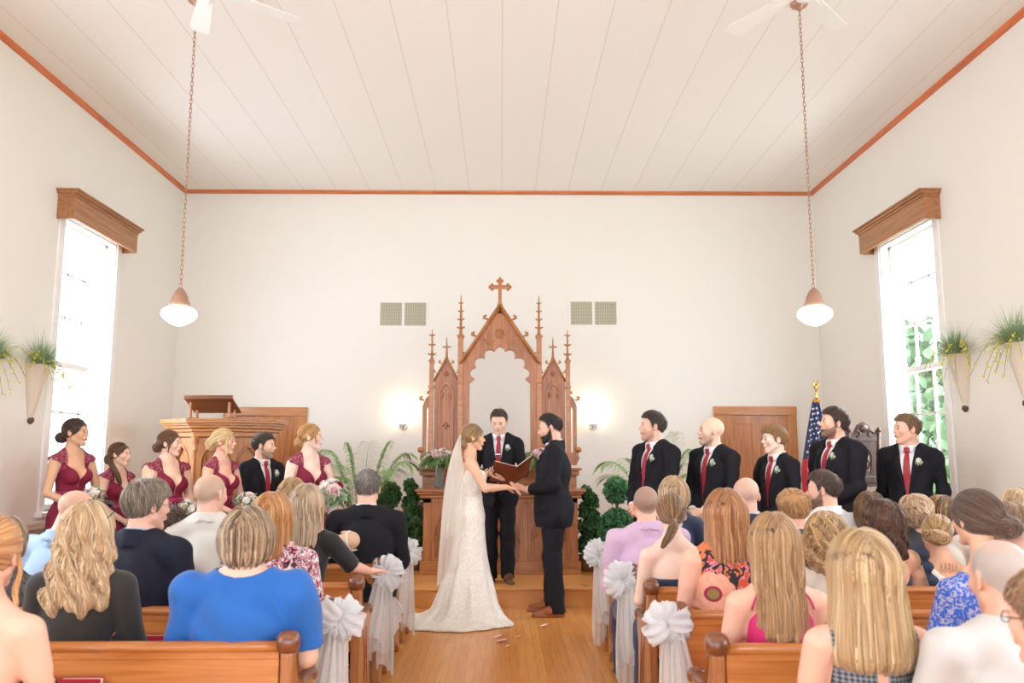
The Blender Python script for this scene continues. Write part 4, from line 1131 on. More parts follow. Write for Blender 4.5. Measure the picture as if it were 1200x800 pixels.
def wpt(fg, v):
    o = fg.out(np.array([v], f32))[0]; return fg.root.location+Matrix.Rotation(fg.root.rotation_euler.z, 3, 'Z') @ Vector([float(t) for t in o])
# bridesmaids: key, px, py, d, rz, w, fat, skin, hair, head, hand y, z
BM = [
 ('b1', 89, 491, 7.4, -118, .98, 0., 'tan', 'bridesmaid with dark low bun in burgundy dress beside the left window, first from the left', (24, 0, 0), .22, 1.02),
 ('b2', 140, 519, 7.78, -112, 1.02, .01, 'fair', 'shortest bridesmaid, dark side braid over her shoulder, burgundy dress', (18, 0, 0), .22, .98),
 ('b3', 199, 505, 7.55, -122, 1.12, .03, 'fair', 'bridesmaid with brown rolled updo in burgundy dress, third from the left', (30, 0, 0), .25, .96),
 ('b4', 262, 503, 7.6, -116, .97, 0., 'pink', 'bridesmaid with curly blonde updo and loose tendrils in front of the pulpit', (24, 0, 0), .24, 1.0),
 ('b5', 364, 497, 7.7, -138, 1.02, .008, 'pale', 'strawberry blonde bridesmaid holding the large trailing bouquet', (52, 0, 0), .27, 1.03)]
for k, px, py, d, rz, w, fat, skin, lab, hd, hy, hz in BM:
    root, fg = person(k, lab, 'person', px, py, d, rz, sex='f', w=w, fat=fat, head=hd, arms=clasp(0, hy, hz), bust=1.0+fat*3)
    add_body(fg, root, skin, .006, brow='#4a3226' if k in ('b1', 'b2', 'b3') else '#a47a4c', lips='#c05a58'); bmaid_dress(fg, root); earring(fg, root)
    if k == 'b1': hair(fg, 'updo', HB[0], 700, .006, .0022, parent=root, seed=1, bun=(0, -.125, -.045), br=(.058, .045, .042))
    if k == 'b2': hair(fg, 'updo', HB[1], 700, .006, .0024, parent=root, seed=2, bun=(.03, -.095, -.05), br=(.045, .04, .045), locks=[([(.045, -.08, -.04), (.085, -.04, -.10), (.10, .03, -.18), (.09, .06, -.26), (.08, .07, -.33)], .030, 160), ([(.05, -.07, -.06), (.09, -.01, -.14), (.085, .05, -.22), (.07, .06, -.30)], .022, 90)])
    if k == 'b3': hair(fg, 'updo', HB[2], 700, .006, .0022, parent=root, seed=3, bun=(0, -.115, -.035), br=(.055, .04, .045), locks=[([(.07, .05, .03), (.088, .03, -.03), (.08, .02, -.09)], .007, 14)])
    if k == 'b4': hair(fg, 'updo', HB[3], 800, .006, .0022, vol=1.04, parent=root, seed=4, bun=(0, -.115, -.02), br=(.065, .052, .058), locks=[([(.07, .06, .04), (.09, .05, -.03), (.085, .06, -.10), (.08, .05, -.15)], .009, 20), ([(-.07, .06, .04), (-.09, .05, -.03), (-.08, .07, -.12)], .009, 20)])
    if k == 'b5': hair(fg, 'updo', HB[4], 700, .006, .0022, parent=root, seed=5, bun=(.0, -.11, -.055), br=(.05, .038, .042), locks=[([(.06, .07, .05), (.088, .055, 0), (.082, .06, -.07)], .010, 20)])
def held(k, hy, hz, lean): f_ = PARTY[k]; return wpt(f_, (0, hy+.075, hz+.045))
bouquet('small white and blush bouquet held by the dark bunned bridesmaid at the window', held('b1', .22, 1.02, 0), .088, seed=2, kinds=('w', 'b', 'w', 'p'))
bouquet('small bouquet held by the shortest bridesmaid with the side braid', held('b2', .22, .98, 0), .080, seed=4, kinds=('b', 'w', 'w'))
bouquet('small bouquet with sage leaves held by the brown haired bridesmaid, third from the left', held('b3', .25, .96, 0), .088, seed=5, kinds=('w', 'b'))
bouquet('bouquet of blush roses and sage leaves held by the curly blonde bridesmaid', held('b4', .24, 1.0, 0), .100, seed=7, kinds=('b', 'w', 'b'))
bouquet('large trailing bouquet of white, blush and burgundy blooms held by the last bridesmaid', held('b5', .28, 1.03, 0)+Vector((.03, -.02, -.02)), .150, True, seed=11, kinds=('w', 'p', 'p', 'r', 'b', 'w'), nl=130)
# groomsmen
GM = [
 ('g0', 309, 509, 8.05, -133, .98, 0., 'fair', 'dark haired groomsman in a charcoal suit standing among the bridesmaids', (43, 0, 0), ('#382c25', '#544337'), dict(top=.022), dict(beard=('#4a372c', .55), buzz=('#4a3a30', .6))),
 ('g1', 766, 484, 7.6, 122, 1.06, .012, 'pink', 'tall groomsman with dark brushed hair, nearest the altar on the right', (-32, 4, 0), ('#3a2f29', '#574639', '#463930'), dict(top=.02), dict(buzz=('#4a3a30', .6), beard=('#6a4f40', .35))),
 ('g2', 834, 490, 7.5, 124, 1.05, .008, 'fair', 'bald groomsman with short goatee in front of the right door', (-32, 5, 0), None, {}, dict(beard=('#7a5a44', .45))),
 ('g3', 908, 500, 7.45, 120, .88, 0., 'pale', 'teenage groomsman with light brown tousled hair', (-28, 0, 0), ('#8a643f', '#b78a58', '#a07648'), dict(top=.024, tk=.011, line=-.028), {}),
 ('g4', 987, 480, 7.4, 112, 1.12, .03, 'pink', 'broad bearded groomsman standing between the flag and the carved chair', (-24, 8, 0), ('#3c2c22', '#5e4736', '#4a382c'), dict(top=.022, tk=.008), dict(beard=('#5f4434', .8))),
 ('g5', 1062, 487, 7.25, 142, 1.04, .0, 'pink', 'groomsman with short fair hair in front of the right window, furthest right', (-50, 2, 0), ('#7d5f44', '#9c7a58'), dict(top=.014), dict(buzz=('#8a6c50', .6)))]
for k, px, py, d, rz, w, fat, skin, lab, hd, hc, hk, bk in GM:
    root, fg = person(k, lab, 'person', px, py, d, rz, sex='m', w=w, fat=fat, head=hd, dx=-.07 if k == 'g4' else 0, arms=clasp(0, .235, .955) if k != 'g5' else {q: ((q*.235, -.06, 1.12), (q*.10, -.20, .93), (-q*.6, -.2, -.6), (0, .5, 0), (-q*.3, 0, .9), .4) for q in (1, -1)})
    add_body(fg, root, skin, .006, brow=hc[0] if hc else '#5a4030', **bk)
    if hc: hair(fg, 'short', hc, 900, .005, .0016, parent=root, seed=4, **hk)
    suit_parts(fg, root, suit_m, shirt_m, tie_m, h=.009, button=1.06 if k != 'g4' else 1.04, pocket=True)
    boutonniere(fg, root)
# groom
root, fg = person('groom', 'bearded groom in a charcoal suit and tan shoes holding the hands of the bride', 'person', 641, 487, 8.12, 86, sex='m', w=1.12, fat=.026, head=(0, -10, 0), hoff=(0, .012, 0), dx=.06,
    arms={-1: ((-.262, -.005, 1.13), (-.085, .235, 1.085), (.30, .9, .1), (.2, 0, .95), (-.9, .3, .2), .45), 1: ((.262, .0, 1.13), (.085, .235, 1.085), (-.30, .9, .1), (-.2, 0, .95), (.9, .3, .2), .45)},
    legs={1: [V3(.09, -.005, .90), V3(.11, .02, .49), V3(.12, .03, .08), V3(.13, .20, .03)], -1: [V3(-.09, -.005, .90), V3(-.10, .02, .49), V3(-.13, -.02, .08), V3(-.15, .15, .03)]})
add_body(fg, root, 'pink', .0045, beard=('#2e211c', .95), buzz=('#3a302c', .75), brow='#2c211c')
hair(fg, 'short', ('#2b2420', '#42362c', '#352c26'), 1300, .0045, .0015, parent=root, top=.020, line=.004, tk=.0025, seed=9)
suit_parts(fg, root, suit_m, shirt_m, tie_m, h=.008, button=1.08, pocket=True, shoe=tan_shoe); boutonniere(fg, root)
# full beard
def bf(X):
    q = fg.tohead(X); z, y, x = q[:, 2], q[:, 1], np.abs(q[:, 0]); d = head_prims(q, 'm')-.006*np.clip((y-.0)/.05, .15, 1)
    top_ = (z-np.interp(y, [-.005, .012, .03, .05, .075, .1], [.0, -.02, -.045, -.058, -.060, -.064]))*.8; c = np.maximum(np.maximum(d, top_), np.maximum(-.128-z, (.004+np.clip(-.06-z, 0, .1)*.7-y)*.8)); c = np.maximum(c, -(rc(q, (-.013, .11, -.060), (.013, .11, -.060), .009, .009)))
    return np.maximum(c, -(d+.012))*fg.hs+.0015*np.sin(X[:, 2]*400+X[:, 1]*300)
obj('beard', fg.mesh(bf, fg.HC-.16, fg.HC+.16, .004), mat('dark_beard', '#2c201b', .7, bump=(300, .4)), root)
# officiant on the platform, looking down at his book
root, fg = person('officiant', 'officiant in a dark suit and crimson tie reading between the couple', 'person', 585, 481, 8.8, 176, zf=ZP, sex='m', w=1.0, head=(-4, -24, 0), hoff=(0, .02, .005), dx=.0,
    arms={1: ((.262, .02, 1.12), (.10, .265, 1.10), (-.45, .8, .15), (-.1, .1, 1), (.5, .5, .6), .5), -1: ((-.262, .04, 1.12), (-.05, .29, 1.06), (.8, .5, .15), (.1, .1, 1), (-.1, .9, .5), .5)})
add_body(fg, root, 'fair', .0045, closed=False, buzz=('#6b5142', .55), brow='#5a4030', beard=('#a08474', .2))
hair(fg, 'short', ('#4a3528', '#6a4c38', '#5a4030'), 1100, .0045, .0014, parent=root, top=.010, tk=.004, line=0.0, seed=5)
suit_parts(fg, root, suit_m, shirt_m, tie_m, h=.008, button=1.09, pocket=True, shoe=mat('brown_leather', '#6f4426', .4)); boutonniere(fg, root)
m = MB(); c = onchest(fg, .0, 1.30, .03); c = fg.out(c[None])[0]; m.box(c[0]-.022, c[0]+.022, c[1], c[1]+.004, c[2]-.003, c[2]+.003); m.build('tie_clip', mat('silver', '#d9d9dc', .2, 1), root)
OFF = fg
# the book in his hands
bx = P(603, 558, 8.45); bk = empty('open_book', bx, 0, 'open brown leather folder in the hands of the officiant', 'book')
leather = mat('brown_book_leather', '#7a3a22', .4, bump=(60, .1)); paper = mat('page_paper', '#f2e8da', .8)
Rb = Matrix.Rotation(math.radians(14), 4, 'Y') @ Matrix.Rotation(math.radians(-42), 4, 'X')
m = MB(); m.box(-.235, 0, -.15, .15, -.006, 0, .003, Rb); m.build('front_cover', leather, bk)
m = MB(); m.box(-.225, -.004, -.142, .142, 0, .012, 0, Rb); m.build('pages', paper, bk)
R2 = Rb @ Matrix.Rotation(math.radians(-58), 4, 'Y')
m = MB(); m.box(0, .235, -.15, .15, -.006, 0, .003, R2); m.build('back_cover', leather, bk)
m = MB(); m.box(.004, .225, -.142, .142, 0, .010, 0, R2); m.build('pages', paper, bk)

# ------------------------------------------------------------------ bride
gown_m = lace_mat('ivory_lace', '#f9f4ec', '#efe5d6', 48, .5, .2)
root, fg = person('bride', 'bride in a fitted ivory lace gown and long veil', 'person', 553, 498, 7.85, -86, sex='f', w=.96, head=(3, -3, 0), hoff=(0, .0, 0), dx=.0,
    arms={1: ((.235, .12, 1.175), (.085, .32, 1.180), (-.2, .9, -.18), (0, 0, -1), (-.9, .2, .1), .45), -1: ((-.235, .10, 1.175), (-.085, .32, 1.180), (.2, .9, -.18), (0, 0, -1), (.9, .2, .1), .45)})
add_body(fg, root, 'peach', .0045, brow='#8a6238', lips='#c25a5c'); earring(fg, root)
hair(fg, 'updo', ('#8c6a42', '#b08a5a', '#cfac78'), 1100, .005, .0018, parent=root, seed=8, vol=1.03, bun=(0, -.092, -.070), br=(.050, .040, .048), locks=[([(-.07, .05, .04), (-.09, .04, -.02), (-.085, -.02, -.06)], .012, 30), ([(.07, .05, .04), (.09, .04, -.02), (.085, -.02, -.06)], .012, 30)])
def gownf(X):
    x, y, z = X[:, 0], X[:, 1], X[:, 2]
    d = fg.torso(X, .008, .05); d = np.maximum(d, z-(1.345-.04*np.clip(-y*8, 0, 1)-.25*np.clip(.03-np.abs(x), 0, .03)*(y > 0)))
    for q in (-1, 1): d = smax(d, -fg.armf(q, X, .004), .008)
    zz = [-.1, .0, .06, .15, .34, .42, .57, .72, .875, .93, 1.03, 1.1, 1.3]; R_ = np.interp(z, zz, [.38, .36, .34, .29, .232, .205, .168, .150, .140, .135, .10, .09, .08]).astype(f32)
    a = np.arctan2(y+.02, x); t = np.clip((.6-z)/.6, 0, 1)
    cy = -.015-.05*t; cx = .03*t
    rr = np.sqrt(((x-cx)*.86)**2+((y-cy)*1.02)**2)
    sk = (rr-R_-.022*t*np.sin(a*9+2.*np.sin(a*2)+1.5*t)-.006*t*np.sin(a*23))*.72
    sk = np.maximum(sk, np.maximum(z-1.08, .004-z)); d = smin(d, sk, .03)
    e = np.sqrt(((x-.20)/.36)**2+((y+.14)/.50)**2); an = np.arctan2(y+.14, x-.20)
    e = e-.04*np.sin(an*5+1)-.025*np.sin(an*11)
    hg = .018+.075*np.clip(1-e, 0, 1)+.010*np.sin(y*38+x*16)*np.clip(1.1-e, 0, 1)+.007*np.sin(x*52-y*20)
    tr = np.maximum((z-hg)*.8, np.maximum((e-1)*.33, .004-z)); d = smin(d, tr.astype(f32), .05)
    e2 = np.sqrt(((x-.02)/.24)**2+((y+.42)/.30)**2); tr2 = np.maximum((z-.02-.05*np.clip(1-e2, 0, 1)-.006*np.sin(y*60))*.8, np.maximum((e2-1)*.24, .004-z)); d = smin(d, tr2.astype(f32), .05)
    return d
V_, Q_ = polymesh(gownf, (-.5, -.85, -.01), (.68, .5, 1.42), .008); g = obj('gown', np_mesh(fg.out(V_), Q_), gown_m, root)
def sheer(name, col, tr, rough=.8):
    m = bpy.data.materials.new(name); m.use_nodes = True; MATS[name] = m; nt = m.node_tree; N = nt.nodes; L = nt.links; N.remove(N['Principled BSDF'])
    t = N.new('ShaderNodeBsdfTransparent'); d = N.new('ShaderNodeBsdfDiffuse'); d.inputs[0].default_value = (*srgb(col), 1); tl = N.new('ShaderNodeBsdfTranslucent'); tl.inputs[0].default_value = (*srgb(col), 1)
    a = N.new('ShaderNodeMixShader'); a.inputs[0].default_value = .45; L.new(d.outputs[0], a.inputs[1]); L.new(tl.outputs[0], a.inputs[2])
    b = N.new('ShaderNodeMixShader'); b.inputs[0].default_value = 1-tr; L.new(t.outputs[0], b.inputs[1]); L.new(a.outputs[0], b.inputs[2]); L.new(b.outputs[0], N['Material Output'].inputs['Surface']); return m
veil_m = sheer('veil_tulle', '#fdf6ec', .55); veil_e = sheer('veil_edge', '#fdf6ec', .3)
def veil(name, L_, w1, ph, dep):
    m = MB(); z0 = 1.655*fg.sc
    def fn(u, v):
        s = u*2-1; wd = .035+(w1-.035)*min(1, v*1.6)**.8; z = z0-v*L_*(1-.10*s*s-.06*s)
        y = -.105-.17*(1-math.exp(-v*3.2))-dep*v+.16*abs(s)**1.6*min(1, v*2.5)+(.008+.016*v)*math.sin(s*13+ph+2*v)
        x = s*wd+.012*v*math.sin(s*9+ph)
        return Vector((x, y*fg.sc, z))
    m.grid(fn, 70, 50); e = MB(); pts = [fn(i/69, 1) for i in range(70)]; e.tube(pts, .003, 5); pts = [fn(0, i/49) for i in range(50)]; e.tube(pts, .0022, 5); pts = [fn(1, i/49) for i in range(50)]; e.tube(pts, .0022, 5)
    m.mi = 1; m.merge(e.bm); return m.build(name, [veil_m, veil_e], root, recalc=False)
veil('veil', 1.36, .22, 0, .03); veil('veil_upper_tier', .98, .20, 1.7, -.005)
m = MB()
for i in range(9): m.ell((-.03+.0075*i, -.105*fg.sc, 1.655*fg.sc), (.005, .004, .006), 6)
m.build('hair_comb', mat('pearl', '#f2ece2', .25), root)
# ------------------------------------------------------------------ pews
pew_x = wood('pew_oak', '#cf8444', '#b4692e', 'x', .3, 1, .5); pew_z = wood('pew_oak_upright', '#c27d49', '#a2612f', 'z', .3, 1, .5); pew_d = wood('pew_dark', '#8f5430', '#6b3a20', 'x', .28, 1, .6)
AX = .78
def pew(side, yb, length, label, endcap=True):
    """side +1 right of the aisle, -1 left; yb plane of the back"""
    s = side; root = empty('pew', (s*(AX+.02), yb, 0), 0, label, 'pew', 'wooden pews left of the aisle' if s < 0 else 'wooden pews right of the aisle')
    def bx(m, x0, x1, *a): 
        x0, x1 = sorted((s*x0, s*x1)); m.box(x0, x1, *a)
    m = MB(); m.box(*sorted((s*.03, s*length)), -.012, .012, .40, .745, .003, Matrix.Rotation(0, 4, 'X')); m.build('back_panel', pew_x, root)
    m = MB(); m.tube([(s*.02, 0, .748), (s*length, 0, .748)], .026, 12, flat=.85, up=(0, 1, 0)); m.box(*sorted((s*.03, s*length)), -.016, .016, .705, .735, .004); m.build('top_rail', pew_x, root)
    m = MB(); m.box(*sorted((s*.03, s*length)), .012, .36, .405, .435, .008); m.build('seat', pew_x, root)
    m = MB(); m.box(*sorted((s*.25, s*(length-.2))), -.085, -.077, .47, .535, .002); m.box(*sorted((s*.25, s*(length-.2))), -.085, -.012, .455, .467, .002)
    for k in (.25, (length)/2, length-.21): m.box(*sorted((s*k, s*(k+.012))), -.08, -.012, .465, .55, .002)
    m.build('book_rack', pew_x, root)
    def end(x, nm):
        e = MB()
        prof = [(-.035, 0), (-.028, .25), (-.022, .5), (-.024, .72), (-.02, .76), (.02, .775), (.036, .75), (.040, .70), (.055, .645), (.095, .60), (.16, .572), (.24, .562), (.31, .572), (.355, .565), (.36, .52), (.335, .46), (.325, .40), (.34, .27), (.375, .12), (.40, .03), (.40, 0), (.33, 0), (.31, .05), (.26, .085), (.15, .095), (.09, .075), (.06, .03), (.05, 0)]
        e.prism(prof, x-.024, x+.024, 'x', bev=.006)
        o = e.build(nm, pew_z, root)
        k = MB(); k.lathe([(0, -.042), (.024, -.041), (.038, -.032), (.045, -.012), (.045, .012), (.038, .032), (.024, .041), (0, .042)], (x, .0, .765), 20, Matrix.Rotation(PI/2, 4, 'Y')); k.build('knob', pew_d, o)
        k = MB(); k.lathe([(0, -.036), (.018, -.035), (.028, -.026), (.033, -.01), (.033, .01), (.028, .026), (.018, .035), (0, .036)], (x, .358, .568), 20, Matrix.Rotation(PI/2, 4, 'Y')); k.build('arm_scroll', pew_d, o)
        k = MB(); k.tube([(x, .034, .75), (x, .042, .69), (x, .066, .632), (x, .12, .592), (x, .19, .572), (x, .26, .572), (x, .33, .582)], .030, 10, flat=.45, up=(1, 0, 0)); k.build('arm_molding', pew_d, o)
        # carved line on the aisle face
        k = MB(); xo = x-s*.0245; k.tube([(xo, .10, .50), (xo, .14, .40), (xo, .16, .28), (xo, .17, .17)], [.002, .006, .006, .003], 6); k.tube([(xo, .20, .50), (xo, .21, .38), (xo, .24, .26), (xo, .27, .17)], [.002, .006, .006, .003], 6); k.build('carved_groove', pew_d, o)
    end(0, 'end_panel'); end(s*length, 'end_panel')
    return root
LP = [6.90, 6.25, 5.60, 4.78, 4.03, 3.28]; RP = [6.58, 5.93, 5.26, 4.60, 3.90, 3.22]
ordn = ['front', 'second', 'third', 'fourth', 'fifth', 'sixth', 'nearest']
for i, y in enumerate(LP): pew(-1, y, 2.75, '%s wooden pew from the altar on the left of the aisle' % ordn[i] if i < 5 else 'nearest wooden pew in view on the left of the aisle')
for i, y in enumerate(RP): pew(1, y, 2.75, '%s wooden pew from the altar on the right of the aisle' % ordn[i] if i < 5 else 'nearest wooden pew in view on the right of the aisle')
# hymnals in the racks
hymn = mat('hymnal_red', '#a8162c', .45); pg_ = mat('book_pages', '#efe4d6', .8)
def hymnal(x, yb, label, rz=0):
    root = empty('hymnal', (x, yb-.045, .468), rz, label, 'book', 'red hymnals in the pew racks')
    m = MB(); m.box(-.075, .075, -.016, -.013, 0, .182, .001); m.box(-.075, .075, .013, .016, 0, .182, .001); m.box(-.077, -.073, -.016, .016, 0, .182, .001); m.build('cover', hymn, root)
    m = MB(); m.box(-.073, .072, -.013, .013, .003, .178); m.build('page_block', pg_, root)
hymnal(P(12, 792, 3.24).x, 3.28, 'red hymnal at the far left of the nearest left pew rack'); hymnal(P(41, 792, 3.24).x, 3.28, 'red hymnal second from the left in the nearest left pew rack')
hymnal(P(97, 792, 3.24).x, 3.28, 'red hymnal third from the left in the nearest left pew rack')
hymnal(P(186, 745, 3.98).x, 4.03, 'red hymnal in the rack behind the navy jacketed man in glasses')
# ------------------------------------------------------------------ tulle bows
tulle = sheer('tulle_bow', '#ffffff', .15); tulle2 = sheer('tulle_tail', '#fdfaf6', .38)
def bow(side, yb, seed, label, tail=.62, fan=False):
    rng = random.Random(seed); s = side; root = empty('tulle_bow', (s*(AX-.04), yb+.0, .72), 0, label, 'bow', 'white tulle bows tied to the pew ends')
    def loop(a, L, wd, tw, nm='loop'):
        m = MB(); d = Vector((-s*math.cos(a)*.75, -.35+rng.uniform(-.2, .2), math.sin(a))).normalized(); n_ = Vector((0, -1, 0)).cross(d).normalized(); up = d.cross(n_)
        def fn(u, v):
            t = u*2*PI; r = math.sin(t/2); c = d*L*(1-math.cos(t))/2+up*L*.38*math.sin(t)
            w_ = wd*(.25+.75*r)*(v*2-1); ruf = .010*math.sin(v*14+t*2+seed)*r
            return c+n_*w_+up*ruf+d*ruf
        m.grid(fn, 22, 9); return m.build(nm, tulle, root, recalc=False)
    for k in range(9):
        a = k*2*PI/9+rng.uniform(-.25, .25); loop(a, rng.uniform(.085, .13), rng.uniform(.035, .055), 0)
    m = MB(); m.ell((0, -.01, 0), (.028, .03, .03), 10); m.build('knot', tulle, root)
    for k in range(3):
        m = MB(); ph = rng.uniform(0, 6); L_ = tail*(1-.16*k); w0 = .03; w1 = .062+.01*k; dx = -s*(.0-.02*k); dy = -.03-.05*k
        def fn(u, v):
            q = u*2-1; w_ = w0+(w1-w0)*min(1, v*1.5); a = 2.2*q
            return Vector((dx+dx*v+math.sin(a)*w_*.8+.006*math.sin(q*22+ph), dy*v-.018*math.cos(a)*2+.010*math.sin(q*15+ph+v*3)-.012, -v*L_*(1+.07*math.sin(q*3+ph))))
        m.grid(fn, 26, 16); m.build('tail', tulle2, root, recalc=False)
    if fan:
        m = MB()
        def fn(u, v):
            a = -1.5+u*1.1; r = .05+v*.23; return Vector((-s*.02-s*r*math.cos(a)*.25+.008*math.sin(u*30), .05+r*math.cos(a)*.5, -.14+r*math.sin(a)*1+.01*math.sin(u*26)))
        m.grid(fn, 30, 10); m.build('fan_fold', tulle, root, recalc=False)
    return root
bow(-1, LP[4], 1, 'white tulle bow on the fifth left pew, beside the woman in bright blue', .70)
bow(-1, LP[2], 2, 'white tulle bow with a spread fold on the third left pew', .60, True)
bow(-1, LP[0], 3, 'white tulle bow on the front left pew beside the train of the gown', .62)
bow(1, RP[4], 4, 'white tulle bow on the fifth right pew, in front of the floral dress', .75)
bow(1, RP[2], 5, 'white tulle bow on the third right pew beside the man in lilac', .60)
bow(1, RP[0], 6, 'white tulle bow on the front right pew below the spiral topiary', .62)
# rose petals on the floor
def petal(px, py, sz, label, seed):
    rng = random.Random(seed); v = (400-py)/F_PX; r = RC @ Vector(((px-600)/F_PX, v, -1)); t = -H_CAM/r.z; p = Vector((r.x*t, r.y*t, .001)); m = MB(); ph = rng.uniform(0, 6)
    def fn(u, v_):
        a = u*2*PI; rr = v_*sz*(1+.25*math.cos(a)); return Vector((rr*math.cos(a+ph), rr*math.sin(a+ph)*.7, .0015+.35*rr*v_*(1+math.cos(a*1+ph))*.8))
    m.grid(fn, 16, 5, True); o = m.build('rose_petal', petal_p, recalc=False); o.location = p; tag(o, label, 'petal', 'rose petals on the aisle floor')
for i, (a, b, c, l) in enumerate([(588, 752, .05, 'largest pink petal on the aisle floor'), (583, 747, .035, 'pink petal behind the largest one on the aisle floor'), (606, 747, .025, 'small pink petal nearest the middle of the aisle'), (594, 758, .022, 'smallest pink petal, in front of the largest one'), (637, 734, .035, 'pale petal lying before the shoes of the groom'), (560, 733, .02, 'petal lying on the edge of the gown')][:5]): petal(a, b, c, l, i)
# ------------------------------------------------------------------ altar table
alt = wood('altar_oak', '#c27c44', '#9e5e2f', 'z', .4); altx = wood('altar_oak_flat', '#c47e44', '#a0602f', 'x', .38); alt_l = wood('altar_top', '#c07a42', '#9c5c2d', 'x', .3); red = wood('reredos_oak', '#bf7a45', '#9a5b2f', 'z', .42); red_e = wood('reredos_edge', '#c57f43', '#a76634', 'x', .35)
ya = 9.38; a0 = P(496, 600, ya).x; a1 = P(677, 600, ya).x; cxa = (a0+a1)/2; hw = (a1-a0)/2; zt = P(588, 573, ya).z
root = empty('altar_table', (cxa, ya, ZP), 0, 'carved oak altar table behind the couple', 'altar'); H = zt-ZP
m = MB(); m.box(-hw-.09, hw+.09, -.07, .50, H-.03, H, .008); m.box(-hw-.07, hw+.07, -.05, .48, H-.055, H-.03, .006); m.box(-hw-.045, hw+.045, -.03, .46, H-.10, H-.055, .015); m.build('table_top', alt_l, root)
m = MB(); m.box(-hw, hw, .03, .42, .0, H-.1); 
for x in (-hw, hw-.09): m.box(x, x+.09, -.0, .05, .12, H-.1, .004)
m.box(-hw, hw, 0, .05, H-.15, H-.1, .004)
for x in (-.30, .24): m.box(x, x+.06, 0, .05, .12, H-.15, .004)
m.build('body', alt, root)
m = MB(); m.box(-hw-.03, hw+.03, -.03, .45, 0, .14, .008); m.build('plinth', altx, root)
def gothic(cx, w, z0, zs, n=9):
    """pointed arch outline, springing at zs"""
    r = w*1.0; L_ = [(cx-w/2, z0), (cx-w/2, zs)]; 
    L_ += [(cx+w/2-w*math.cos(a), zs+w*math.sin(a)) for a in [PI/3*k/n for k in range(1, n+1)]]
    L_ += [(cx-w/2+w*math.cos(a), zs+w*math.sin(a)) for a in [PI/3*k/n for k in range(n-1, -1, -1)]]
    L_ += [(cx+w/2, z0)]; return L_
for (x0, x1) in ((-hw+.09, -.30), (-.24, .24), (.30, hw-.09)):
    cx = (x0+x1)/2; w = x1-x0; zs = H-.15-.36 if w > .3 else H-.40
    m = MB(); rect = [(x0, .14), (x1, .14), (x1, H-.15), (x0, H-.15)]
    ww = w-.06; zs = min(H-.19-ww*.87, .6); g_ = gothic(cx, ww, .17, zs)
    add_plate(m, [rect, g_], .02, .015, .003)
    # cusps in the arch
    for s in (-1, 1): m.tube([(cx+s*ww*.5, .012, zs-.02), (cx+s*ww*.33, .012, zs+.04), (cx+s*ww*.40, .012, zs+.14), (cx+s*ww*.2, .012, zs+.22), (cx+s*ww*.26, .012, zs+.33)], [.006, .014, .007, .014, .006], 8)
    m.ell((cx, .015, zs-.12), (.03, .012, .04), 10); 
    for s in (-1, 1): m.ell((cx+s*.045, .018, zs-.15), (.028, .010, .018), 8)
    m.build('arched_panel', alt, root)
# ------------------------------------------------------------------ reredos
yr = 9.95; S0 = P(585.6, 500, yr); kx = (P(685.6, 430, yr).x-P(585.6, 430, yr).x)/100
def zz(py): return P(585.6, py, yr).z
rr_ = empty('altar_screen', (S0.x, yr, ZP), 0, 'tall carved Gothic oak screen with pinnacles and a cross behind the altar', 'altar screen')
def q(dx, py): return (dx*kx, zz(py)-ZP)
zb_ = 560
# central arch plate: gable outside, cusped opening inside
outer = [q(-46, zb_), q(-46, 424), q(-2, 361), q(2, 361), q(46, 424), q(46, zb_)]
def cusps():
    """right half of the scalloped opening, from the spring upwards to the crown"""
    tips = [(36, 449), (30.5, 444), (28.5, 430.5), (18, 419.5), (6.5, 411), (-6.5, 411)]; out_ = [(36, zb_)]
    for i, ((a, b), (c, d)) in enumerate(zip(tips[:-1], tips[1:])):
        out_.append((a, b)); L_ = math.hypot(c-a, d-b); nx, ny = -(d-b)/L_, (c-a)/L_      # outward normal
        if nx*(a+c)/2+ny*((b+d)/2-460) < 0: nx, ny = -nx, -ny
        bu = 0 if i == 0 else L_*.42
        for k in range(1, 8):
            t = k/8; w_ = math.sin(PI*t)**.7*bu; x_ = a+(c-a)*t+nx*w_; y_ = b+(d-b)*t+ny*w_
            if x_ < .2: break
            out_.append((x_, y_))
    return out_+[(0, min(p[1] for p in out_))]
R_ = cusps(); inner = [q(a, b) for a, b in R_]+[q(-a, b) for a, b in R_[-2::-1]]
m = MB(); add_plate(m, [outer[:1]+outer[1:5]+outer[5:], inner], .07, .0, .006)
# thin frame inside spandrel: quatrefoil rosette and leaf tracery
m.build('central_arch', red, rr_)
m = MB()
for s in (-1, 1):
    a = q(s*47, 427); b = q(0, 358); m.tube([(a[0], -.045, a[1]), (b[0], -.045, b[1])], .020, 4); m.tube([(a[0]-s*.03, -.04, a[1]), (b[0], -.04, b[1]-.05)], .008, 6)
m.build('gable_molding', red_e, rr_)
c = q(0, 391); m = MB(); m.tube([(c[0]+.055*math.cos(t), -.04, c[1]+.055*math.sin(t)) for t in [2*PI*k/20 for k in range(20)]], .009, 6, closed=True)
for k in range(4): t = k*PI/2; m.tube([(c[0]+.025*math.cos(t)+.016*math.cos(u), -.04, c[1]+.025*math.sin(t)+.016*math.sin(u)) for u in [2*PI*j/12 for j in range(12)]], .005, 5, closed=True)
for s in (-1, 1):
    for k in range(3):
        p0 = q(s*(7+3.2*k), 399+k*2.2); leaf(m, (p0[0], -.04, p0[1]), (s*(.7-.15*k), -.25, -.5+.5*k), (0, -1, 0), .09, .035, droop=0)
m.build('rosette_carving', red_e, rr_)
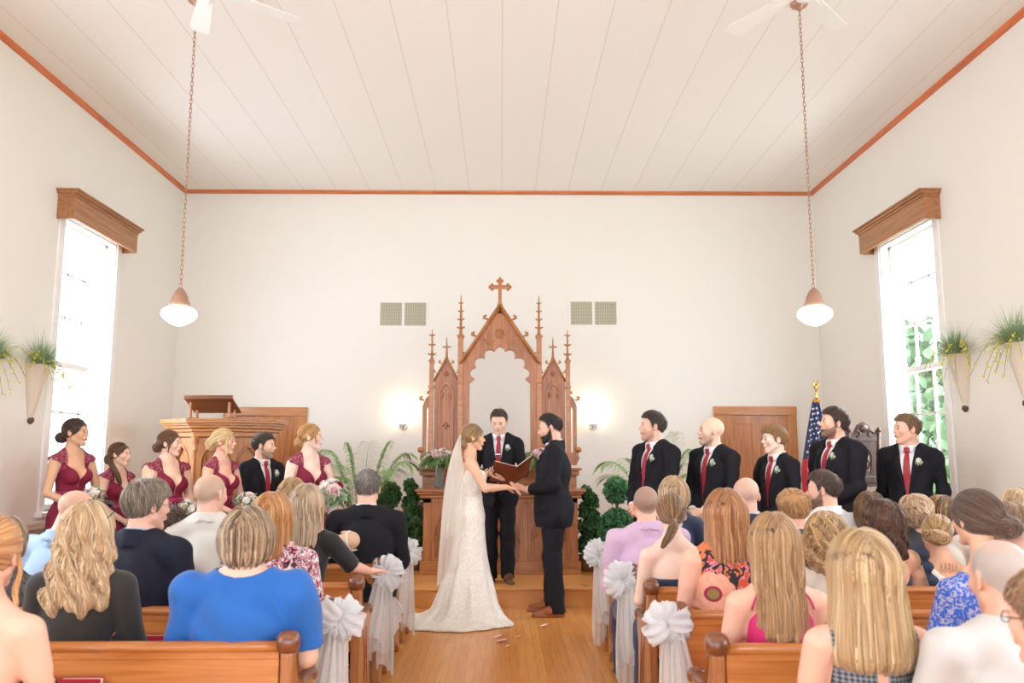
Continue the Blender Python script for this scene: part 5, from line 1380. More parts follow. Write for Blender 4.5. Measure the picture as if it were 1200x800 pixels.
def crocket(m, x, z, s, r=.026):
    m.tube([(x, -.03, z), (x+s*r*.8, -.04, z+r*.2), (x+s*r*1.5, -.04, z+r*1.0), (x+s*r*1.2, -.045, z+r*1.6)], [r*.35, r*.42, r*.4, r*.15], 6)
    m.ell((x+s*r*1.6, -.04, z+r*.4), (r*.55, r*.4, r*.4), 8); m.ell((x+s*r*.9, -.04, z+r*1.5), (r*.45, r*.4, r*.5), 8); m.ell((x+s*r*1.7, -.04, z+r*1.25), (r*.4, r*.35, r*.4), 8)
for s in (-1, 1):
    for t in (.13, .44, .75):
        dx = 46+(2-46)*t; py = 424+(361-424)*t; a = q(s*(dx+1), py-2); m = MB(); crocket(m, a[0], a[1], s, .030); m.build('crocket', red_e, rr_)
# cross
m = MB(); c0 = q(0, 336.5); top = q(0, 326)[1]; bot = q(0, 362)[1]; cz = c0[1]; wd = .021
m.box(-wd, wd, -.03, .02, bot, top-.035, .004); m.box(-.095, .095, -.033, .017, cz-wd, cz+wd, .004)
for (x, z, dx, dz_) in ((-.095, cz, -1, 0), (.095, cz, 1, 0), (0, top-.035, 0, 1)):
    for o in (-1, 0, 1):
        e = (.026 if o == 0 else 0); xx = x+dx*e+(dz_*o*.026); z2 = z+dz_*e+(abs(dx)*o*.026); m.lathe([(0, -.024), (.019, -.022), (.019, .022), (0, .024)], (xx, -.005, z2), 12, Matrix.Rotation(PI/2, 4, 'X'))
m.prism([(-.055, bot-.06), (.055, bot-.06), (.018, bot+.10), (-.018, bot+.10)], -.035, .02, 'y')
m.build('cross', red_e, rr_)
def post(dx, zb, collars, top, tiers, r=.033, nm='pinnacle'):
    x = dx*kx; z0 = q(0, zb)[1]; z1 = q(0, collars[0])[1]; zt_ = q(0, top)[1]; m = MB()
    m.box(x-r, x+r, -.05, .05, z0, z1, .004)
    for cpy in collars:
        zc = q(0, cpy)[1]; m.box(x-r*1.45, x+r*1.45, -.065, .06, zc-.008, zc+.008, .003); m.box(x-r*1.25, x+r*1.25, -.06, .055, zc-.026, zc-.008, .003)
    m.lathe([(r*1.15, z1), (r*.62, z1+.05), (r*.5, z1+(zt_-z1)*.35), (r*.4, z1+(zt_-z1)*.72), (.004, zt_)], (x, 0, 0), 8)
    for k in range(tiers):
        zc = z1+(zt_-z1)*(.20+.6*k/max(1, tiers-1)); sc = 1-.12*k
        for a in range(4):
            t = a*PI/2+PI/4*0; u = Vector((math.cos(t), math.sin(t), 0)); c = Vector((x, 0, zc)); m.tube([c+u*.008, c+u*.028*sc+Vector((0, 0, .004)), c+u*.048*sc+Vector((0, 0, .014))], [.012*sc, .011*sc, .008*sc], 6)
    return m.build(nm, red_e, rr_)
for s in (-1, 1):
    post(s*46, zb_, (394, 447), 346, 4, .030); post(s*79.5, zb_, (423, 453), 386, 3, .024)
    # side gable panel
    m = MB(); o = [q(s*76, zb_), q(s*76, 446), q(s*62, 421), q(s*49, 446), q(s*49, zb_)]
    if s < 0: o = o
    add_plate(m, [o], .03, .01, .003); m.build('side_panel', red, rr_)
    # raised lancet frame
    cx = s*62.3*kx; w = 18*kx; zs = q(0, 462)[1]
    g1 = gothic(cx, w, q(0, 545)[1], zs); g2 = gothic(cx, w-.05, q(0, 545)[1]+.03, zs)
    m = MB(); add_plate(m, [g1, g2], .028, -.012, .004)
    for t in (-1, 1): m.ell((cx+t*.05, -.02, zs+.0), (.022, .012, .022), 8); m.ell((cx+t*.055, -.02, zs-.035), (.014, .012, .02), 8)
    m.tube([(cx-.035, -.018, q(0, 497)[1]-.03), (cx, -.018, q(0, 497)[1]+.03), (cx+.035, -.018, q(0, 497)[1]-.03)], .008, 6); m.ell((cx, -.02, q(0, 500)[1]), (.016, .01, .03), 8)
    m.build('lancet_frame', red, rr_)
    m = MB()
    for t in (-1, 1):
        a = q(s*62.3+t*14.5, 447); b = q(s*62.3, 419.5); m.tube([(a[0], -.02, a[1]), (b[0], -.02, b[1])], .013, 4)
    m.build('gable_molding', red_e, rr_)
    a = q(s*62.3, 421); m = MB(); zt_ = q(0, 395)[1]; m.lathe([(.03, a[1]-.03), (.014, a[1]+.04), (.008, zt_-.06), (.003, zt_)], (a[0], -.0, 0), 8); zc = q(0, 406.5)[1]; m.box(a[0]-.048, a[0]+.048, -.012, .012, zc-.008, zc+.01, .003); m.box(a[0]-.012, a[0]+.012, -.045, .045, zc-.008, zc+.01, .003); m.build('finial', red_e, rr_)
    for t in (-1, 1):
        for (dx, py) in ((5.5, 426), (11.5, 437)):
            a = q(s*62.3+t*dx, py); m = MB(); crocket(m, a[0], a[1], t, .019); m.build('crocket', red_e, rr_)
    a = q(s*62.3, 438); m = MB(); m.ell((a[0], -.01, a[1]), (.018, .012, .018), 8); m.tube([(a[0]+.026*math.cos(t), -.012, a[1]+.026*math.sin(t)) for t in [2*PI*k/12 for k in range(12)]], .004, 5, closed=True); m.build('boss', red, rr_)
    # outer wing with slit
    m = MB(); o = [q(s*79, 545), q(s*89, 545), q(s*89.5, 476), q(s*86, 467), q(s*79, 461)]
    sl = [q(s*82.5, 530), q(s*85, 530), q(s*85, 480), q(s*83.7, 476), q(s*82.5, 480)]
    add_plate(m, [o, sl], .04, .0, .003); m.build('outer_wing', red, rr_)
    for (dx, py, r) in ((80, 462, .022), (88, 469, .026)):
        a = q(s*dx, py); m = MB(); crocket(m, a[0], a[1], s, r); m.build('crocket', red_e, rr_)
    a = q(s*91, 527); m = MB(); m.lathe([(0, -.03), (.035, -.028), (.035, .028), (0, .03)], (a[0], 0, a[1]), 20, Matrix.Rotation(PI/2, 4, 'X')); m.lathe([(0, -.038), (.012, -.036), (.012, .036), (0, .038)], (a[0], 0, a[1]), 12, Matrix.Rotation(PI/2, 4, 'X'))
    m.prism([q(s*88, 545), q(s*92, 537), q(s*90, 528), q(s*87, 520)], -.02, .02, 'y'); m.build('scroll', red_e, rr_)
# lower shelf and base of the screen
z5 = q(0, 548)[1]
m = MB(); m.box(-.96, .96, -.10, .07, z5-.03, z5, .008); m.box(-.93, .93, -.08, .07, z5-.09, z5-.03, .012); m.box(-.90, .90, -.05, .07, 0, z5-.09, .006); m.build('base', altx, rr_)
# ------------------------------------------------------------------ sconces
cry = mat('frosted_crystal', '#f2ece4', .25); shade_m = mat('sconce_glass', '#fff6e8', .3, emis=('#ffe8cc', 6))
for px, lab in ((473, 'glowing wall sconce with glass cup left of the altar screen'), (694.5, 'glowing wall sconce with glass cup right of the altar screen')):
    c = P(px, 499, D); root = empty('wall_sconce', (c.x, D, c.z), 0, lab, 'wall lamp', 'glowing sconces beside the altar screen')
    m = MB(); m.lathe([(0, 0), (.05, 0), (.055, .008), (.04, .016), (0, .018)], (0, 0, 0), 20, Matrix.Rotation(PI/2, 4, 'X')); m.tube([(0, -.01, 0), (0, -.05, -.03), (0, -.10, -.03), (0, -.12, .0)], .009, 8); m.build('bracket', cry, root)
    m = MB(); m.lathe([(.012, -.03), (.03, -.02), (.05, 0), (.058, .02), (.052, .024), (0, .02)], (0, -.12, 0), 16)
    for k in range(8): t = k*PI/4; m.ell((.052*math.cos(t), -.12+.052*math.sin(t), -.03), (.006, .006, .016), 6)
    m.build('crystal_cup', cry, root)
    m = MB(); m.lathe([(.03, .02), (.052, .06), (.060, .10), (.056, .14), (.045, .17)], (0, -.12, 0), 20); m.lathe([(0, .05), (.022, .07), (.028, .10), (.018, .13), (0, .14)], (0, -.12, 0), 12); m.build('glass_shade', shade_m, root)
    ld = bpy.data.lights.new('sconce_bulb', 'POINT'); ld.energy = 1.6; ld.color = (1, .84, .64); ld.shadow_soft_size = .04; lo = bpy.data.objects.new('bulb_light', ld); COL.objects.link(lo); lo.parent = root; lo.location = (0, -.13, .21)
# ------------------------------------------------------------------ pulpit
pl = wood('pulpit_oak', '#c38148', '#9e6232', 'z', .4); plx = wood('pulpit_oak_flat', '#c68549', '#a26635', 'x', .4)
pc = P(245, 490, 8.95); zt = pc.z-ZP; root = empty('pulpit', (pc.x, 8.95, ZP), 0, 'large carved oak pulpit with stepped cornice behind the bridesmaids', 'pulpit')
def foot(e): 
    a, b, c = .245, .41, .33; n = 1+e*2.2; return [(-a-e*.45, -e), (a+e*.45, -e), (a+b+e, c-e*.3), (a+b+e, c+.45+e), (-a-b-e, c+.45+e), (-a-b-e, c-e*.3)]
def ring(m, e, z0, z1, bev=.004): m.prism(foot(e), z0, z1, 'z', bev=bev)
m = MB(); ring(m, .0, zt-.02, zt); ring(m, .0, zt-.045, zt-.02); ring(m, -.03, zt-.07, zt-.045); ring(m, -.045, zt-.10, zt-.07, .008); ring(m, -.075, zt-.14, zt-.10, .012); ring(m, -.10, zt-.19, zt-.14, .006); m.build('cornice', plx, root)
m = MB(); m.prism(foot(-.15), .12, zt-.19, 'z'); m.build('body', pl, root)
m = MB(); ring(m, -.09, 0, .10, .008); ring(m, -.12, .10, .14, .01); m.build('plinth', plx, root)
F_ = [Vector((x, y, 0)) for x, y in foot(-.15)]
for (i, j) in ((5, 0), (0, 1), (1, 2)):
    a, b = F_[i], F_[j]; u = (b-a).normalized(); nrm = Vector((u.y, -u.x, 0)); w = (b-a).length; M_ = Matrix.Translation((a+b)/2+nrm*.0) @ Matrix(((u.x, -nrm.x, 0, 0), (u.y, -nrm.y, 0, 0), (0, 0, 1, 0), (0, 0, 0, 1)))
    m = MB(); rect = [(-w/2+.01, .16), (w/2-.01, .16), (w/2-.01, zt-.20), (-w/2+.01, zt-.20)]; ww = w-.12; zs = zt-.27-ww*.87
    add_plate(m, [rect, gothic(0, ww, .22, zs)], .03, -.012, .004, M_)
    add_plate(m, [gothic(0, ww, .22, zs), gothic(0, ww-.035, .24, zs)], .02, -.026, .003, M_)
    e = MB()
    for s in (-1, 1):
        e.tube([(s*ww*.47, -.012, zs-.03), (s*ww*.27, -.012, zs+.01), (s*ww*.36, -.012, zs+.09), (s*ww*.15, -.012, zs+.17), (s*ww*.17, -.012, zs+.26)], [.006, .013, .007, .012, .005], 7)
        e.tube([(s*ww*.30, -.02, zt-.225), (s*ww*.47, -.02, zt-.26), (s*ww*.45, -.02, zt-.30)], [.006, .012, .005], 6); e.ell((s*ww*.42, -.02, zt-.235), (.03, .01, .018), 8)
        e.tube([(s*.01, -.012, zs-.18), (s*.05, -.012, zs-.13), (s*.03, -.012, zs-.08), (0, -.012, zs-.05)], [.004, .009, .007, .004], 6)
    m.merge(e.bm, M_); m.build('tracery_panel', pl, root)
for k in (0, 1):
    c = F_[k]; m = MB(); m.lathe([(.034, .14), (.034, .2), (.024, .22), (.024, zt-.36), (.034, zt-.34), (.034, zt-.32), (.026, zt-.31), (.04, zt-.25), (.05, zt-.2), (.05, zt-.19)], (c.x, c.y-.01, 0), 12); m.build('colonnette', pl, root)
# reading desk on the pulpit
c = P(248, 488, 9.2); zt2 = pc.z; root = empty('lectern_desk', (c.x, 9.22, zt2), 0, 'slanted wooden book rest on top of the pulpit', 'book rest')
wd = .26; Ms = Matrix.Translation((0, 0, .17)) @ Matrix.Rotation(math.radians(-16), 4, 'X')
hk = P(248, 466, 9.1).z-zt2
m = MB(); Ms = Matrix.Translation((0, 0, hk-.075)) @ Matrix.Rotation(math.radians(-22), 4, 'X'); Ms2 = Ms
m.box(-wd, wd, -.16, .2, 0, .018, .004, Ms); m.box(-wd, wd, -.175, -.155, -.005, .04, .003, Ms); m.build('slanted_board', wood('dark_desk', '#8a5230', '#683a20', 'x', .4), root)
for s in (-1, 1): m = MB(); m.box(s*(wd-.05)-.012, s*(wd-.05)+.012, -.10, -.07, 0, hk-.045, .003); m.box(s*(wd-.05)-.012, s*(wd-.05)+.012, .1, .13, 0, hk-.12, .003); m.box(s*(wd-.05)-.012, s*(wd-.05)+.012, -.10, .13, 0, .02, .003); m.build('support', pl, root)
# ------------------------------------------------------------------ carved chair at the right
ch = wood('dark_walnut', '#553020', '#361c13', 'z', .4); yc = 9.0; c = P(1011, 500, yc); root = empty('carved_chair', (c.x, yc, ZP), 0, 'tall dark carved throne chair between the two right hand groomsmen', 'chair')
def qc(dx, py): return ((P(1011+dx, py, yc)-c).x, P(1011, py, yc).z-ZP)
o = []
half = [(19, 570), (19, 512), (20.5, 505), (17, 502), (14.5, 505), (13.5, 509), (11, 507), (9, 503), (7, 498), (3, 495.5), (0, 494)]
o = [qc(a, b) for a, b in half]+[qc(-a, b) for a, b in half[-2::-1]]
h1 = [qc(a, b) for a, b in [(9, 556), (9, 534), (6, 528), (0, 525), (-6, 528), (-9, 534), (-9, 556), (-5, 549), (0, 553), (5, 549)]]
m = MB(); add_plate(m, [o, h1], .05, .0, .006)
for s in (-1, 1):
    a = qc(s*17.5, 506); b = qc(s*17.5, 568); m.tube([(a[0], -.03, a[1]), (b[0], -.03, b[1])], .018, 8); m.ell((a[0], -.03, a[1]+.02), (.028, .028, .03), 10)
    a = qc(s*8, 505); m.tube([(a[0]+s*.03*math.cos(t), -.03, a[1]-.03+.03*math.sin(t)) for t in [k*.5 for k in range(11)]], [.010]*11, 6)
    a = qc(s*7, 541); m.tube([(a[0]+s*.01, -.01, a[1]+.1), (a[0]-s*.03, -.01, a[1]+.04), (a[0], -.01, a[1]-.02), (a[0]-s*.03, -.01, a[1]-.10)], [.008, .013, .008, .012], 6)
a = qc(0, 502); m.ell((a[0], -.03, a[1]), (.05, .02, .045), 12); a = qc(0, 515); m.box(-.15, .15, -.035, -.01, a[1]-.02, a[1]+.02, .006)
a = qc(0, 536); m.tube([(0, -.012, qc(0, 553)[1]), (0, -.012, qc(0, 540)[1]), (0, -.012, qc(0, 526)[1])], [.012, .02, .010], 8)
m.box(-.18, .18, -.035, .03, qc(0, 566)[1], qc(0, 558)[1], .006); m.build('carved_back', ch, root)
m = MB(); zs = .45; m.box(-.27, .27, -.55, .02, zs-.05, zs, .01); m.build('seat_frame', ch, root)
m = MB(); m.box(-.23, .23, -.51, -.02, zs, zs+.06, .025); m.build('cushion', mat('dark_velvet', '#5a2026', .9, sheen=.5), root)
for sx in (-1, 1):
    m = MB(); m.lathe([(.03, 0), (.03, .03), (.018, .05), (.03, .15), (.02, .22), (.032, .34), (.032, zs-.05)], (sx*.23, -.5, 0), 12); m.build('leg', ch, root)
    m = MB(); m.box(sx*.23-.025, sx*.23+.025, -.03, .03, 0, zs+.5, .005); m.build('leg', ch, root)
    m = MB(); m.tube([(sx*.25, 0, zs+.28), (sx*.26, -.25, zs+.27), (sx*.26, -.46, zs+.24), (sx*.26, -.50, zs+.19)], .024, 8); m.lathe([(.018, zs), (.03, zs+.08), (.018, zs+.16), (.02, zs+.23)], (sx*.255, -.45, 0), 10); m.build('armrest', ch, root)
# ------------------------------------------------------------------ flag
gold = mat('gold_metal', '#d8b56a', .3, 1); yf = 9.7; c = P(957, 467, yf); root = empty('flag', (c.x, yf, ZP), 0, 'furled American flag with gold fringe and eagle finial behind the large groomsman', 'flag'); zt = c.z-ZP
m = MB(); m.tube([(0, 0, 0), (0, 0, zt+.02)], .013, 10); m.build('pole', wood('pole_oak', '#a9743c', '#8a5a2c', 'z', .3), root)
m = MB(); m.lathe([(.16, 0), (.16, .02), (.13, .05), (.04, .08), (.02, .12), (.014, .13)], n=24); m.build('stand', gold, root)
m = MB(); m.lathe([(.014, zt), (.024, zt+.015), (.018, zt+.03), (.026, zt+.05), (.012, zt+.07), (.018, zt+.09)], n=12); ze = P(957, 446, yf).z-ZP
m.ell((0, 0, zt+.13), (.022, .02, .04), 10); m.ell((.004, -.01, zt+.175), (.013, .015, .016), 8)
for s in (-1, 1): m.tube([(s*.012, 0, zt+.12), (s*.028, 0, zt+.16), (s*.022, 0, zt+.21), (s*.010, 0, ze)], [.012, .014, .009, .003], 6)
m.build('eagle_finial', gold, root)
navy = mat('flag_navy', '#27325c', .7, sheen=.2); fred = mat('flag_red', '#c02436', .7, sheen=.2); fwh = mat('flag_white', '#efe8e6', .7)
L_ = 1.25; NU, NV = 66, 60
def flagpt(u, v):
    """u across the gathered cloth (0 at pole), v down; the fly hangs down in folds"""
    t = v; wd = .04+.17*min(1, t*1.6)**.9; ang = u*2*PI*2.4; x = -.02+(u-.62)*wd*1.6+.012*math.sin(ang)*(.3+t); y = -.03-.035*(.4+t)*math.sin(ang)-.03*math.sin(u*PI)
    return Vector((x, y, zt-.03-v*L_*(1-.18*u)))
m = MB(); m.grid(flagpt, NU, NV)
fl = m.bm; fl.faces.ensure_lookup_table()
for f in fl.faces:
    idx_ = f.index if f.index >= 0 else 0
fl.faces.index_update()
for f in fl.faces:
    j, i = divmod(f.index, NU-1); u = i/(NU-1); v = j/(NV-1)
    k = v+.25*u*0
    if v < .54-.16*u: f.material_index = 0
    else: f.material_index = 1 if int((u*7+(v*.0))*1.0+ (0 if v < .5 else 1)) % 2 == (0 if v < .5 else 1) else 2
stars = MB()
for r in range(9):
    for cidx in range(6):
        u = .04+.80*(cidx+.5*(r % 2)+.3)/6.3; v = .05+.45*(r+.5)/9
        p = flagpt(u, v); du = flagpt(u+.01, v)-p; dv = flagpt(u, v+.01)-p; n_ = du.cross(dv).normalized(); n_ = n_ if n_.y < 0 else -n_
        e1 = du.normalized(); e2 = n_.cross(e1); R0 = .017; vs = []
        for k in range(10):
            rad = R0 if k % 2 == 0 else R0*.42; t = PI/2+k*PI/5; vs.append(p+n_*.003+e1*rad*math.cos(t)+e2*rad*math.sin(t))
        m.mi = 2; m._add(vs, [tuple(range(10))])
me = m.mesh(False); o = obj('cloth', me, [navy, fred, fwh], root); 
md = o.modifiers.new('s', 'SOLIDIFY'); md.thickness = .002
m = MB(); pts = [flagpt(.0+i/20, 0)+Vector((0, 0, .008)) for i in range(21)]
for p in pts:
    for k in range(3): m.tube([p+Vector((.004*k, -.003, .01)), p+Vector((.004*k, -.006, -.028))], .0035, 4)
for k in range(40):
    p = flagpt(1, k/39*.5); 
m.build('gold_fringe', mat('fringe_gold', '#d9902f', .6), root)
# ------------------------------------------------------------------ wall planters
plm = mat('planter_clay', '#ddcdb9', .75); plb = mat('planter_tip', '#5b4238', .5); grs = mat('grass_green', '#7fa372', .6, noise=(14, .9, (1, 1, 1), '#b3c9a0')); grl = mat('bloom_yellow', '#e3d456', .6)
def planter(side, yy, ztop, zbot, label, seed):
    rng = random.Random(seed); x = XL if side < 0 else XR; s = -side; root = empty('wall_planter', (x, yy, zbot), 0, label, 'wall planter', 'conical wall planters with grasses')
    h = ztop-zbot; m = MB(); n = 14; verts = []; W0, W1 = .022, .13
    for k in range(9):
        t = k/8; r = W0+(W1-W0)*t**.85
        for j in range(n+1):
            a = -PI/2+PI*j/n; verts.append((s*(.002+r*1.05*math.cos(a)), r*math.sin(a), .05+(h-.05)*t))
    fc = [(k*(n+1)+j, k*(n+1)+j+1, (k+1)*(n+1)+j+1, (k+1)*(n+1)+j) for k in range(8) for j in range(n)]
    fc += [(k*(n+1)+n, k*(n+1), (k+1)*(n+1), (k+1)*(n+1)+n) for k in range(8)]; fc.append(tuple(range(n+1))); fc.append(tuple(8*(n+1)+j for j in range(n, -1, -1)))
    m._add(verts, fc, False); m.build('cone', plm, root)
    m = MB(); m.lathe([(0, 0), (.012, .005), (.03, .03), (.026, .05), (.022, .06)], (s*.02, 0, -.0), 12); m.build('tip', plb, root)
    m = MB()
    for k in range(420):
        a = rng.uniform(-.15*PI, 1.15*PI)-PI/2; L_ = rng.uniform(.2, .42); b = Vector((s*.05+s*.05*rng.random(), rng.uniform(-.08, .08), h-.01)); el = rng.uniform(.25, 1.45)
        d = Vector((s*abs(math.cos(a))*math.cos(el)*.8, math.sin(a)*math.cos(el)*1.2, math.sin(el))); cur = rng.uniform(.1, .9); pts = []
        for q_ in range(6):
            t = q_/5; p = b+d*L_*t-Vector((0, 0, 1))*cur*L_*t*t*.6; p.x = max(p.x, x*0+.01) if s > 0 else min(p.x, -.01); pts.append(p)
        w_ = .0036; up = Vector((-d.y, d.x, .2)).normalized(); vs = []
        for q_, p in enumerate(pts): e = w_*(1-q_/5.3); vs += [p-up*e, p+up*e]
        m._add(vs, [(2*i_, 2*i_+1, 2*i_+3, 2*i_+2) for i_ in range(5)], True)
    m.build('grass', grs, root, recalc=False)
    m = MB(); m2 = MB()
    for k in range(13):
        a = rng.uniform(-1.4, 1.4); L_ = rng.uniform(.2, .42); b = Vector((s*.07, rng.uniform(-.08, .08), h)); d = Vector((s*math.cos(a)*.6, math.sin(a)*1.1, rng.uniform(.3, 1.4))); pts = [b+d*L_*t-Vector((0, 0, 1))*1.3*L_*t*t for t in [q_/6 for q_ in range(7)]]
        for p in pts: p.x = max(p.x, .01) if s > 0 else min(p.x, -.01)
        m2.tube(pts, .0018, 4)
        for p in pts[2:]:
            for _ in range(2): c_ = p+Vector((rng.uniform(0, .02)*s, rng.uniform(-.02, .02), rng.uniform(-.02, .01))); m.ell(c_, (.006, .007, .009), 6)
    m2.build('stems', stem_m, root); m.build('blossoms', grl, root)
def on_wall(px, py, side):
    r = RC @ Vector(((px-600)/F_PX, (400-py)/F_PX, -1)); t = (XL if side < 0 else XR)/r.x; return r.y*t, H_CAM+r.z*t
for (px, pt, pb, sd, lab, sdd) in ((33, 426, 497, -1, 'conical wall planter of grass beside the left window', 1), (1134, 414, 483, 1, 'conical wall planter of grass beside the right window', 2), (1206, 400, 478, 1, 'conical wall planter of grass at the right edge of the photo', 3), (-28, 418, 500, -1, 'conical wall planter whose grass reaches in at the left edge of the photo', 4)):
    yy, zb2 = on_wall(px+(8 if sd > 0 else -8)*0, pb, sd); _, zt2 = on_wall(px, pt, sd); planter(sd, yy, zt2, zb2, lab, sdd)
# ------------------------------------------------------------------ plants on the platform
ivy_m = mat('ivy_leaf', '#5a8a52', .4, noise=(25, .9, (1, 1, 1), '#375a34')); ivy_b = mat('ivy_bright', '#5a9460', .45, noise=(25, .9, (1, 1, 1), '#3b6e46')); trunk_m = mat('topiary_trunk', '#7a4a30', .8, bump=(60, .6)); pot_m = mat('basket_pot', '#8a6a4c', .8, bump=(60, .6, (1, 1, 3))); pot_d = mat('pot_dark', '#4f4238', .6); palm_m = mat('palm_green', '#7dab58', .5, noise=(12, .9, (1, 1, 1), '#93b86a'))
def leafball(mb, c, r, n, rng, L=.05, W=.04, squash=(1, 1, 1)):
    for _ in range(n):
        v = rdir(rng); b = Vector(c)+Vector((v.x*r*squash[0], v.y*r*squash[1], v.z*r*squash[2]))*rng.uniform(.75, 1.); d = (v+rdir(rng)*.9).normalized(); leaf(mb, b, d, v, L*rng.uniform(.7, 1.2), W*rng.uniform(.7, 1.2), droop=.15)
def pot(root, r=.12, h=.16, m=None):
    p = MB(); p.lathe([(r*.8, 0), (r*.95, h*.5), (r, h), (r*1.06, h), (r*1.06, h+.015), (r*.9, h+.015), (r*.88, h-.02), (0, h-.02)]); p.build('pot', m or pot_m, root)
def spiral(px, ptop, pbase, y, label, seed, turns=3.6):
    rng = random.Random(seed); c = P(px, pbase, y); root = empty('spiral_topiary', (c.x, y, ZP), 0, label, 'topiary', 'spiral ivy topiaries'); H = P(px, ptop, y).z-ZP; pot(root)
    t_ = MB(); t_.tube([(0, 0, .1), (.005, 0, H*.5), (0, 0, H-.03)], .013, 8); t_.build('stem', trunk_m, root)
    m = MB(); N_ = 95
    for i in range(N_):
        t = i/N_; z = .20+(H-.24)*t; a = t*turns*2*PI; R_ = .165*(1-t*.62); cc = (R_*.55*math.cos(a), R_*.55*math.sin(a), z); leafball(m, cc, .060*(1-t*.25), 20, rng, .052, .040)
    m.build('ivy_foliage', ivy_m, root, recalc=False)
spiral(482, 562, 668, 9.75, 'tall spiral ivy topiary left of the altar table', 3); spiral(691, 570, 668, 9.65, 'spiral ivy topiary with a visible cross bar right of the altar table', 4)
def balls(px, y, specs, label, seed, mt, bright=1, grp='ball shaped ivy topiaries'):
    rng = random.Random(seed); c = P(px, 600, y); root = empty('ball_topiary', (c.x, y, ZP), 0, label, 'topiary', grp); pot(root, .13, .15, pot_d)
    top = max(P(px, py, y).z for py, r in specs)-ZP
    t_ = MB(); t_.tube([(0, 0, .1), (.008, 0, top*.5), (0, 0, top)], .016, 8); t_.build('stem', trunk_m, root)
    for py, r in specs:
        m = MB(); z = P(px, py, y).z-ZP; leafball(m, (0, 0, z), r, int(1500*r/.15), rng, .046, .038); leafball(m, (0, 0, z), r*.7, int(400*r/.15), rng, .05, .045); m.build('ivy_ball', mt, root, recalc=False)
    return root
balls(453, 9.9, [(580, .145)], 'single ball ivy topiary behind the shoulder of the seated father', 5, ivy_m)
balls(723, 9.3, [(574, .12), (618, .19)], 'two tiered ivy ball topiary between the altar and the first groomsman', 6, ivy_b)
def palm(px, pbase, y, tips, label, seed, hz=.35):
    """tips: frond tip pixels and rise"""
    rng = random.Random(seed); c = P(px, 560, y); root = empty('potted_palm', (c.x, y, ZP), 0, label, 'potted palm', 'feathery potted palms'); pot(root, .15, .24, pot_m); b = Vector((0, 0, .24))
    st = MB()
    for (tx, ty, ay, rise) in tips:
        tp = P(tx, ty, y+ay)-Vector((c.x, y, ZP)); p1 = b+(tp-b)*.35+Vector((0, 0, rise)); p2 = b+(tp-b)*.72+Vector((0, 0, rise*1.15)); pts = []
        for k in range(25):
            t = k/24; pts.append(b*(1-t)**3+p1*3*t*(1-t)**2+p2*3*t*t*(1-t)+tp*t**3)
        st.tube(pts, [.007*(1-.8*k/24) for k in range(25)], 5); f = MB()
        for k in range(9, 25):
            d = (pts[min(k+1, 24)]-pts[k-1]).normalized(); sd = d.cross(Vector((0, 0, 1))); sd = sd.normalized() if sd.length > .1 else Vector((1, 0, 0)); L_ = .25*math.sin(PI*min(1, (k-6)/21))+.07
            for s in (-1, 1):
                for o in (0, .5):
                    bp = pts[k]*(1-o)+pts[k-1]*o; leaf(f, bp, d*.55+sd*s*.9+Vector((0, 0, .12+.25*rng.random())), (0, 0, 1), L_*rng.uniform(.85, 1.15), .012, droop=.6)
        f.build('frond', palm_m, root, recalc=False)
    st.build('stems', stem_m, root)
palm(424, 600, 9.6, [(384, 528, -.2, .25), (394, 545, -.3, .2), (408, 521, 0, .2), (432, 519, .1, .15), (455, 519, .1, .2), (481, 544, -.1, .35), (478, 532, .2, .3), (462, 552, -.3, .28), (392, 562, -.3, .3), (440, 560, -.4, .2)], 'feathery potted palm behind the seated father, left of the altar', 7)
palm(772, 600, 9.7, [(707, 544, -.1, .35), (712, 560, -.2, .3), (752, 522, 0, .2), (790, 508, .1, .15), (806, 528, -.1, .25), (812, 562, -.2, .35), (735, 538, .2, .2), (800, 545, .2, .3), (806, 575, -.2, .3)], 'feathery potted palm behind the first groomsman, right of the altar', 8)
# vases of flowers on the altar
vg = bpy.data.materials.new('vase_glass'); vg.use_nodes = True; b_ = vg.node_tree.nodes['Principled BSDF']; b_.inputs['Base Color'].default_value = (.93, .97, .94, 1); b_.inputs['Roughness'].default_value = .03; b_.inputs['Transmission Weight'].default_value = .9; b_.inputs['IOR'].default_value = 1.3
def vase(px, y, label, seed):
    rng = random.Random(seed); c = P(px, 572, y); z = P(588, 573, ya).z; root = empty('flower_vase', (c.x, y, z), 0, label, 'vase of flowers', 'glass vases of roses on the altar')
    m = MB(); m.lathe([(0, 0), (.05, 0), (.055, .02), (.05, .10), (.052, .2), (.062, .27), (.058, .27), (.047, .2), (.045, .02), (0, .015)], n=24); m.build('glass_vase', vg, root)
    m = MB()
    for k in range(16): a = rng.uniform(0, 6.28); m.tube([(.02*math.cos(a), .02*math.sin(a), .02), (.03*math.cos(a+.5), .03*math.sin(a+.5), .15), (.06*math.cos(a+.8), .06*math.sin(a+.8), .30)], .004, 5)
    m.build('stems', stem_m, root)
    m = MB()
    for k in range(200):
        v = rdir(rng, -.5); leaf(m, Vector((v.x*.13, v.y*.11, .33+v.z*.06)), v+Vector((0, 0, -.25)), rdir(rng), rng.uniform(.07, .14), rng.uniform(.02, .045), droop=.5)
    m.build('foliage', leaf_m, root)
    for k in range(17):
        a = k*2.4; r = .17*math.sqrt((k+.5)/17); v = Vector((math.cos(a)*r, math.sin(a)*r*.8, .43-r*.5+rng.uniform(-.015, .02))); f = MB(); rose(f, v, rng.uniform(.045, .066), Vector((v.x*2.5, v.y*2.5-.1, .6)).normalized()); f.build('rose', [petal_p, petal_w, petal_b, petal_p][k % 4], root, recalc=False)
vase(515, 9.55, 'glass vase of pink and white roses at the left end of the altar', 21); vase(633, 9.6, 'glass vase of pink and white roses behind the groom', 22)
